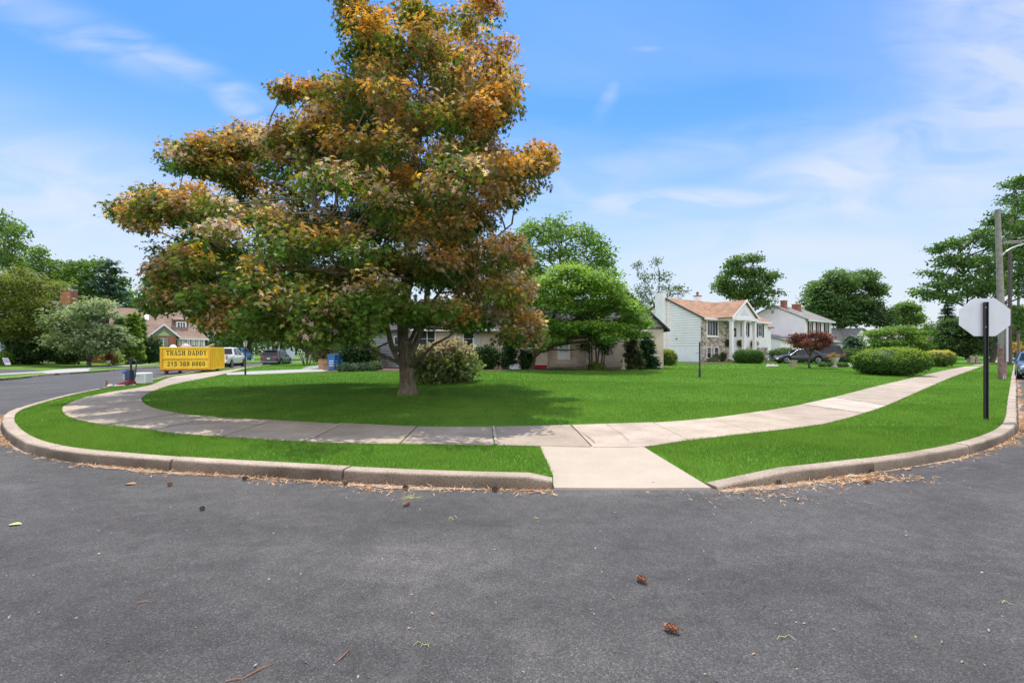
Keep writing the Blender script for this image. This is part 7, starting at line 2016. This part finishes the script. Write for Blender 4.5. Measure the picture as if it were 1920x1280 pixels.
q = atf(136, 676); simple('white_marker', 'small white marker on the lawn left of the silver dogwood', 'marker', q, lambda m: m.lathe([(.02, 0), (.05, .02), (.09, .15), (.07, .25), (.01, .29)], 9), M_WPLAST, smooth=60)
q = (Xat(183, 56), 56, .4); simple('low_brick_wall', 'low red brick garden wall behind the silver dogwood trunk', 'garden wall', q, lambda m: m.box(-1.0, .6, -.15, .15, -.2, .75), M_RED)
q = (Xat(203, 48.6), 48.6, .35); simple('flower_pot', 'white pot holding the red flowers', 'flower pot', q, lambda m: m.lathe([(.12, 0), (.2, .3), (.22, .32), (.17, .32), (.15, .28)], 12), M_WPLAST, smooth=40)
# cardboard boxes and bins by the garage wing
def bins():
    b = atg(628, 694)
    Y = b[1]; k = Y / F
    for i, (px, lab, m, w, hpy) in enumerate([(622.5, 'blue wheeled bin next to the cardboard boxes', M_BIN, 9, 662), (631.5, 'darker blue wheeled bin against the broad leaved shrub', mat('blue_plastic_dark', (.03, .13, .34), .5, var=.12, vscale=6), 9, 661)]):
        Yi = Y + i * .35
        o = thing('wheeled_bin', lab, 'bin', (Xat(px, Yi), Yi, g1(Xat(px, Yi), Yi)), R(8 - 20 * i), 'blue bins by the garage')
        h = 1.04; w_ = .5
        mb = MB(); V = []
        for z, s in ((.05, .38), (h * .5, .44), (h, .5)): V += [(-s / 2, -s / 2, z), (s / 2, -s / 2, z), (s / 2, s / 2, z), (-s / 2, s / 2, z)]
        mb.add(V, [(3, 2, 1, 0), (0, 1, 5, 4), (1, 2, 6, 5), (2, 3, 7, 6), (3, 0, 4, 7), (4, 5, 9, 8), (5, 6, 10, 9), (6, 7, 11, 10), (7, 4, 8, 11), (8, 9, 10, 11)]); mb.build('bin_body', m, o, bevel=.02)
        mb = MB(); mb.box(-.27, .27, -.29, .27, h + .003, h + .06); mb.build('lid', m, o, bevel=.02)
        mb = MB(); mb.box(-.22, .22, .27, .34, h - .02, h + .03); mb.build('handle', m, o, bevel=.01)
        for s in (-1, 1):
            mb = MB(); mb.lathe([(.03, -.03), (.11, -.03), (.11, .03), (.03, .03)], 12, lambda x, y, z: (s * .23 + z, .2 + x, .11 + y)); mb.build('wheel', M_TYRE, o)
        mb = MB(); 
        for a in range(3): mb.box(-.15, .15, -.262, -.245, .3 + a * .16, .36 + a * .16, lambda x, y, z: (x, y + (z - .5) * -.05 + .03, z))
        mb.build('mark', M_WPLAST, o)
    b = atg(641, 693); simple('recycling_tub', 'low bright blue recycling tub under the broad leaved shrub', 'tub', b, lambda m: m.add([(-.3, -.2, 0), (.3, -.2, 0), (.3, .2, 0), (-.3, .2, 0), (-.36, -.25, .55), (.36, -.25, .55), (.36, .25, .55), (-.36, .25, .55)], [(3, 2, 1, 0), (0, 1, 5, 4), (1, 2, 6, 5), (2, 3, 7, 6), (3, 0, 4, 7), (4, 5, 6, 7)]), M_BIN2, bevel=.02)
    def carton(mb, w, d, h):
        mb.box(-w / 2, w / 2, -d / 2, d / 2, 0, h)
        mb.add([(-w / 2, -d / 2, h + .002), (w / 2, -d / 2, h + .002), (w / 2 + .02, -d / 2 - .22, h + .05), (-w / 2 - .02, -d / 2 - .22, h + .05)], [(0, 1, 2, 3)])
        mb.add([(w / 2, -d / 2, h + .002), (w / 2, d / 2, h + .002), (w / 2 + .2, d / 2, h - .1), (w / 2 + .2, -d / 2, h - .1)], [(0, 1, 2, 3)])
    b = atg(606, 692); simple('cardboard_box', 'tall cardboard box with its flap up, left of the blue bins', 'cardboard box', b, lambda m: carton(m, .62, .5, .72), M_CARD, R(15), 'cardboard boxes by the bins')
    b = atg(615, 693.5); simple('cardboard_box', 'flat darker cardboard box against the blue wheeled bin', 'cardboard box', b, lambda m: carton(m, .5, .4, .42), mat('cardboard_dark', (.36, .21, .12), .85, var=.12, vscale=3), R(-8), 'cardboard boxes by the bins')
bins()
# things by the ranch house wall
q = atg(968, 692); simple('pale_sheet', 'crumpled pale plastic sheet below the bow window', 'sheet', q, lambda m: m.lathe([(.55, 0), (.5, .15), (.4, .28), (.2, .36), (.02, .38)], 14, lambda x, y, z: (x * (1.2 + .2 * math.sin(7 * y)), y * .5, z + .05 * math.sin(9 * x + 3 * y))), M_PLASTICBAG, smooth=60)
q = atg(1006, 691); simple('red_sled', 'red plastic tray lying behind the dogwood trunk', 'tray', q, lambda m: m.add([(-.9, -.2, 0), (.55, -.2, 0), (.55, .2, 0), (-.9, .2, 0), (-1.0, -.28, .22), (.65, -.28, .22), (.65, .28, .22), (-1.0, .28, .22)], [(3, 2, 1, 0), (0, 1, 5, 4), (1, 2, 6, 5), (2, 3, 7, 6), (3, 0, 4, 7)]), M_REDT, bevel=.02)
q = atg(1168, 692.5)
def statue(m):
    m.box(-.16, .16, -.12, .12, 0, .12); m.lathe([(.12, .12), (.14, .25), (.10, .42), (.06, .5)], 10); m.lathe([(.03, .48), (.09, .53), (.10, .6), (.07, .67), (.01, .70)], 10); m.tube([(-.1, -.02, .42), (-.2, -.06, .3), (-.12, -.12, .2)], .04, 6); m.tube([(.1, -.02, .42), (.2, -.06, .3), (.12, -.12, .2)], .04, 6)
simple('garden_statue', 'small buff garden statue left of the grey green juniper', 'statue', q, statue, M_BUFF, smooth=40)
mb = MB(); P = atg(700, 692); 
simple('plant_stake', 'thin dark plant stake beside the maple trunk, before the grey boards', 'stake', atg(728.5, 692), lambda m: m.tube([(0, 0, -.1), (0, 0, .85)], .018, 6), M_RUST)
# portico garden
def ph(x, y, z=0.0): v = PHM @ Vector((x, y, 0)); return (v.x, v.y, PHZ + z)
simple('garden_flag', 'small red and blue flag on a stake by the portico column', 'flag', ph(3.3, -2.7), lambda m: (m.tube([(0, 0, 0), (0, 0, 1.0)], .012, 5), m.box(0.02, .34, -.006, .006, .45, .95)), M_REDT)
def pot(m): m.lathe([(.14, 0), (.22, .32), (.25, .34), (.19, .34), (.17, .28)], 12)
for i, (x, y, lab, m_) in enumerate([(1.5, -.7, 'pale pot at the stone wall below the casement window', M_ROCK), (2.2, -1.0, 'dark pot beside the portico porch', M_DGREY), (4.3, -1.2, 'buff pot on the portico porch', M_BUFF)]):
    simple('plant_pot', lab, 'plant pot', ph(x, y, .18 if i == 2 else .05), pot, m_, group='pots by the portico', smooth=40)
def phb(lab, x, y, w, h, cols, seed, name='porch_plant', z=.0):
    v = ph(x, y, z); k = F / v[1]
    px = CX + v[0] * k; return bush(name, lab, px - w * k, px + w * k, YH - (v[2] + h - H) * k, 0, cols, .09, 130, 8, 2.2, seed=seed, Y=v[1], gz=v[2], core=.6, rough=.15, group='plants round the portico')
phb('grey leaved plant in the bed below the stone wall', .9, -.8, .45, .55, G_SILVER, 101); phb('pinkish plant under the casement window', 1.6, -.75, .35, .6, [(.2, .12, .1), (.12, .13, .05), (.3, .2, .18)], 102, z=.3)
phb('dark plant beside the portico porch', 2.3, -1.05, .32, .8, G_DARK, 103, z=.3); phb('yellow flowers at the porch edge', 2.0, -1.9, .3, .3, [(.5, .4, .05), (.2, .25, .04), (.4, .4, .1)], 104); phb('rounded topiary ball hanging between the first two columns', 4.6, -.35, .36, .72, G_MID, 105, z=1.75)
phb('topiary ball hanging between the last two columns', 7.0, -.35, .36, .72, G_MID, 106, z=1.75); phb('topiary ball right of the last column', 9.9, -.35, .36, .72, G_MID, 107, z=1.75)
# stony bed by the drive
q = atg(1487, 687); simple('stone_pier', 'short buff stone pier with a flat cap by the black sedan', 'stone pier', q, lambda m: (m.box(-.2, .2, -.2, .2, -.1, .42), m.box(-.25, .25, -.25, .25, .422, .50)), M_BUFF, bevel=.015)
q = atg(1565, 688)
o = thing('stone_planter', 'pale stone urn planter with orange flowers in the stony bed', 'planter', q)
mb = MB(); mb.lathe([(.22, 0), (.22, .06), (.10, .14), (.10, .3), (.26, .5), (.34, .72), (.36, .78), (.3, .78), (.26, .7)], 14); mb.build('urn', M_ROCK, o, smooth=50)
r_ = np.random.default_rng(77); tw = r_.normal(0, .16, (60, 3)) * np.array([1, 1, .5]) + np.array([0, 0, .9]); 
crown_from_twigs('flowers', o, tw, unit(tw - np.array([0, 0, .7])), np.where(r_.random((60, 1)) < .4, np.array([[.5, .18, .05]]), np.array([[.12, .2, .04]])), 8, (.08, .08, .06), .09, 'oval', M_LEAF, r=r_)
r_ = np.random.default_rng(5)
for i in range(16):
    px = 1440 + r_.uniform(0, 1) * 20 if i < 4 else 1560 + r_.uniform(0, 55); q = atg(px, 686.5 + r_.uniform(-1.5, 1.5)); s = r_.uniform(.12, .3)
    simple('border_rock', 'pale rough rock edging the neighbour bed', 'rock', q, lambda m: m.lathe([(.3 * s, -.05), (s, .1 * s), (s * .9, .45 * s), (.5 * s, .75 * s), (.05, .8 * s)], 8, lambda x, y, z: (x * (1 + .2 * math.sin(3 * y / s)), y * .8, z)), M_ROCK, r_.uniform(0, 6), 'rocks edging the neighbour bed', smooth=40)
# paired stone piers far along the pavement
for i, (px, lab) in enumerate([(1820.5, 'left stone pier with a ball top far along the pavement'), (1831, 'right stone pier with a ball top far along the pavement')]):
    q = atg(px, 680); k = q[1] / F
    simple('stone_pier', lab, 'stone pier', q, lambda m: (m.box(-4 * k, 4 * k, -.25, .25, 0, 7 * k), m.box(-4.8 * k, 4.8 * k, -.3, .3, 7 * k + .002, 8.2 * k), m.lathe([(.5 * k, 8.2 * k), (2.3 * k, 9.2 * k), (2.8 * k, 11 * k), (1.8 * k, 13 * k), (.3 * k, 13.8 * k)], 12)), M_BUFF, bevel=.01)

# ------------------------------------------------------------------ litter on the road
def needle_litter():
    r = np.random.default_rng(61)
    Lk = np.vstack([k_left, k_right]) 
    pts = []
    for line, dens in ((k_left, 1), (k_right, 1)):
        s = np.concatenate([[0], np.cumsum(np.linalg.norm(np.diff(line, axis=0), axis=1))])
        tan = np.gradient(line, axis=0); tan /= np.linalg.norm(tan, axis=1)[:, None]; nor = np.stack([tan[:, 1], -tan[:, 0]], 1)
        n = int(s[-1] * (430 if line is k_left else 300)); t = r.uniform(0, s[-1], n)
        x = np.interp(t, s, line[:, 0]); y = np.interp(t, s, line[:, 1]); nx = np.interp(t, s, nor[:, 0]); ny = np.interp(t, s, nor[:, 1])
        band = .06 + .13 * (np.sin(t * 1.7) * .5 + .5) * (np.sin(t * .53 + 1) * .5 + .5) + .07 * (np.sin(t * 4.1) > .3)
        o = .185 + np.abs(r.normal(0, 1, n)) * band * .85
        P = np.stack([x + nx * o, y + ny * o], 1)
        gate = r.random(n) < np.clip(.45 + .6 * np.sin(t * .9 + 2 * np.sin(t * .37)) + .3 * np.sin(t * 3.3), .12, 1)
        keep = gate & (P[:, 1] < 26) & (np.abs(P[:, 0] / P[:, 1]) < 1.15)
        pts.append(P[keep])
    # heap of needles and bark by the right kerb
    c = np.array(at(1600, 897)[:2]); pts.append(c + r.normal(0, 1, (1000, 2)) * np.array([.42, .10]))
    c = np.array(at(1400, 925)[:2]); pts.append(c + r.normal(0, 1, (200, 2)) * np.array([.5, .2]))
    P = np.vstack(pts); n = len(P)
    z = .004 + r.random(n) * .014
    P3 = np.column_stack([P, z]); N = r.normal(0, .35, (n, 3)) + np.array([0, 0, 1]); T = r.normal(0, 1, (n, 3)) * np.array([1, 1, .15])
    cols = np.array([(.48, .27, .14), (.58, .36, .21), (.36, .19, .09), (.64, .47, .31)])[r.integers(0, 4, n)]
    V, k, CC = leaf_arrays(P3, N, T, r.uniform(.035, .09, n), cols, 'needle')
    o = attr_mesh('needle_litter', V, np.arange(n) * k, np.arange(n * k), M_NEEDLE, None, CC); tag(o, kind='stuff')
needle_litter()
# the finer rust coloured dust lying under it
def dust():
    for line in (k_left, k_right):
        s = resample(line, .15); s = s[(s[:, 1] < 24) & (np.abs(s[:, 0] / np.maximum(s[:, 1], .1)) < 1.2)]
        tan = np.gradient(s, axis=0); tan /= np.linalg.norm(tan, axis=1)[:, None]; nor = np.stack([tan[:, 1], -tan[:, 0]], 1)
        mb = MB(); r = np.random.default_rng(8)
        for i, p in enumerate(s):
            w = .03 + .13 * (math.sin(i * .26) * .5 + .5) * (math.sin(i * .08 + 1) * .5 + .5) + r.uniform(-.03, .04)
            for o_ in (.178, .178 + w):
                q = p + nor[i] * o_; mb.v.append((q[0], q[1], .004))
        for i in range(len(s) - 1): mb.f.append([2*i, 2*i+2, 2*i+3, 2*i+1][::-1]); mb.mi.append(0)
        o = mb.build('gutter_dust', mat('rust_dust', (.17, .13, .10), .95, col2=(.44, .335, .245), vscale=9, detail=10)); tag(o, kind='structure')
dust()
def cone_mesh(mb, L=.085, rad=.026, r=None):
    mb.lathe([(.004, -L * .5), (rad * .55, -L * .42), (rad * .7, 0), (rad * .45, L * .4), (.003, L * .5)], 8)
    for i in range(46):
        t = i / 46; a = i * 2.39996; z = (t - .5) * L * .96; w = rad * math.sin(PI * (t * .86 + .10)) ** .7
        c, s = math.cos(a), math.sin(a); rr = w * .5; ro = w * 1.25; h = .006 + .006 * (1 - t)
        tx, ty = -s, c; b = .008
        mb.add([(c * rr - tx * b * .5, s * rr - ty * b * .5, z), (c * rr + tx * b * .5, s * rr + ty * b * .5, z), (c * ro + tx * b * .8, s * ro + ty * b * .8, z + h), (c * ro * 1.08, s * ro * 1.08, z + h * 1.5), (c * ro - tx * b * .8, s * ro - ty * b * .8, z + h)], [(0, 1, 2, 3, 4)])
mbc = MB(); cone_mesh(mbc); proto = mbc.build('pine_cone', M_CONE); 
mbc = MB(); cone_mesh(mbc, .07, .028); proto2 = mbc.build('pine_cone', M_DCONE)
cones = [(1202,1091,1,1.0,'reddish pine cone lying upper of the two on the open road',.6), (1258,1184,1,1.05,'reddish pine cone lowest on the open road',.9), (762,948,1,.95,'reddish pine cone just off the kerb near a grass clipping',2.4), (319,911,1,.9,'pine cone lying alone off the left kerb',.2), (380,956,2,.8,'pale grey lump of cone on the asphalt left of centre',0),
         (459,900,2,1,'dark cone in the needles against the left kerb',1), (647,909,2,1,'dark cone in the needles below the middle kerb length',2), (760,917,2,1,'grey cone in the needle band above the loose clipping',.4), (841,912,1,.9,'rusty scrap of cone close to the kerb foot',1.6), (928,921,2,1.1,'dark cone at the end of the needle band near the apron',.1), (1224,909,2,.8,'small dark cone resting at the apron lip',.8),
         (1458,907,2,1.15,'black cone in the needles by the right kerb joint',.1), (1632,886,2,1.1,'dark cone wedged at the right kerb crack',.3), (1625,906,1,1,'rusty bark curl beyond the needle heap',.7)]
for i, (px, py, k, s, lab, rz) in enumerate(cones):
    src = proto if k == 1 else proto2
    o = src if (src is proto and i == 0) or (src is proto2 and i == 4) else src.copy()
    if o.name not in COL.objects: COL.objects.link(o)
    x, y, _ = at(px, py); s *= .92
    o.location = (x, y, .028 * s); o.rotation_euler = (R(90), 0, rz); o.scale = (s, s * .72, s); tag(o, lab, 'pine cone', 'pine cones lying on the road')
def clipping(px, py, lab, m, n, L, seed):
    r = np.random.default_rng(seed); mb = MB()
    for _ in range(n):
        a = r.uniform(0, 2 * PI); l = .62 * L * r.uniform(.5, 1); p0 = r.normal(0, L * .18, 2); b = r.normal(0, .25)
        P = [(p0[0] + math.cos(a + b * t) * l * t, p0[1] + math.sin(a + b * t) * l * t, .004 + .02 * math.sin(PI * t) * r.random()) for t in (0, .35, .7, 1)]
        mb.tube(P, [.0022, .002, .0017, .0008], 4, cap=False)
    o = mb.build('grass_clipping', m); o.location = at(px, py); tag(o, lab, 'grass clipping', 'loose clippings on the road')
clipping(772, 933, 'pale sheaf of cut grass near the reddish cone', M_STRAW, 16, .16, 1)
clipping(853, 971, 'forked green grass clipping on the asphalt right of the sheaf', M_STRAW, 4, .13, 2)
clipping(1003, 972, 'single upright looking green clipping below the apron corner', M_STRAW, 2, .10, 3)
clipping(1463, 1196, 'bent straw blade lowest right on the asphalt', M_STRAW, 2, .11, 4)
clipping(1880, 1128, 'pale straw on the worn strip at the right', M_STRAW, 2, .10, 5)
clipping(806, 1205, 'thin clipping in the lower middle of the road', M_STRAW, 3, .10, 6)
def twig(px, py, lab, L, rz, seed):
    r = np.random.default_rng(seed); mb = MB(); mb.tube([(-L / 2, 0, .004), (0, r.normal(0, L * .06), .008), (L / 2, 0, .004)], [.0025, .003, .0012], 5)
    o = mb.build('twig', M_STICK); o.location = at(px, py); o.rotation_euler = (0, 0, rz); tag(o, lab, 'twig', 'twigs on the road')
for a in ((485, 1258, 'long reddish twig at the lower edge of the road', .14, .9, 1), (441, 1275, 'short reddish twig at the very bottom', .08, .3, 2), (271, 1130, 'short twig on the left part of the road', .08, .1, 3), (645, 1228, 'curved twig above the long reddish one', .10, 1.3, 4), (221, 971, 'tiny twig far left on the road', .09, 1.2, 5)): twig(*a)
def dryleaf(px, py, lab, s, rz, seed, m=M_DRYLEAF):
    r = np.random.default_rng(seed); mb = MB(); V = []; n = 7
    for i in range(n + 1):
        t = i / n; w = math.sin(PI * t) ** .8 * .32 * s
        V += [((t - .5) * s, -w, .006 + .25 * w), ((t - .5) * s, 0, .004 + .1 * s * t * (1 - t)), ((t - .5) * s, w, .006 + .3 * w)]
    Fs = []
    for i in range(n):
        for j in (0, 1): Fs.append((3*i+j, 3*i+3+j, 3*i+4+j, 3*i+1+j))
    mb.add(V, Fs); o = mb.build('dry_leaf', m); o.location = at(px, py); o.rotation_euler = (0, 0, rz); tag(o, lab, 'leaf', 'dry leaves on the road')
for a in ((28, 984, 'yellow leaf at the far left of the road', .10, .3, 1, M_STRAW), (245, 908, 'tan leaf left of the lone cone', .12, .1, 2), (1555, 901, 'brown curled leaf left in the needle heap', .14, .6, 4), (1600, 893, 'pale bark flake on the needle heap', .16, .2, 5, M_ROCK), (1578, 907, 'tan leaf below the needle heap', .12, 1.2, 6), (70, 846, 'tan leaf by the left kerb bend', .14, .4, 7), (1700, 880, 'small tan leaf by the right kerb bend', .13, .7, 8), (690, 915, 'rust leaf in the needle band', .1, 2, 9)): dryleaf(*a)
# pale grit scattered over the asphalt
def grit():
    r = np.random.default_rng(71); n = 380
    Y = 1.9 + 6 * r.random(n) ** 1.6; X = r.uniform(-1.15, 1.15, n) * Y
    Q = np.stack([X, Y], 1); Q = Q[~in_poly(Q, np.vstack([KERB, KERB_END]))]; n = len(Q)
    P = np.column_stack([Q, np.full(n, .004)]); N = r.normal(0, .4, (n, 3)) + np.array([0, 0, 1]); T = r.normal(0, 1, (n, 3))
    cols = np.array([(.42, .39, .34), (.40, .27, .17), (.30, .30, .14), (.34, .30, .27)])[r.integers(0, 4, n)]
    V, k, CC = leaf_arrays(P, N, T, r.uniform(.006, .024, n), cols, 'diamond')
    tag(attr_mesh('road_grit', V, np.arange(n) * k, np.arange(n * k), M_NEEDLE, None, CC), kind='stuff')
grit()
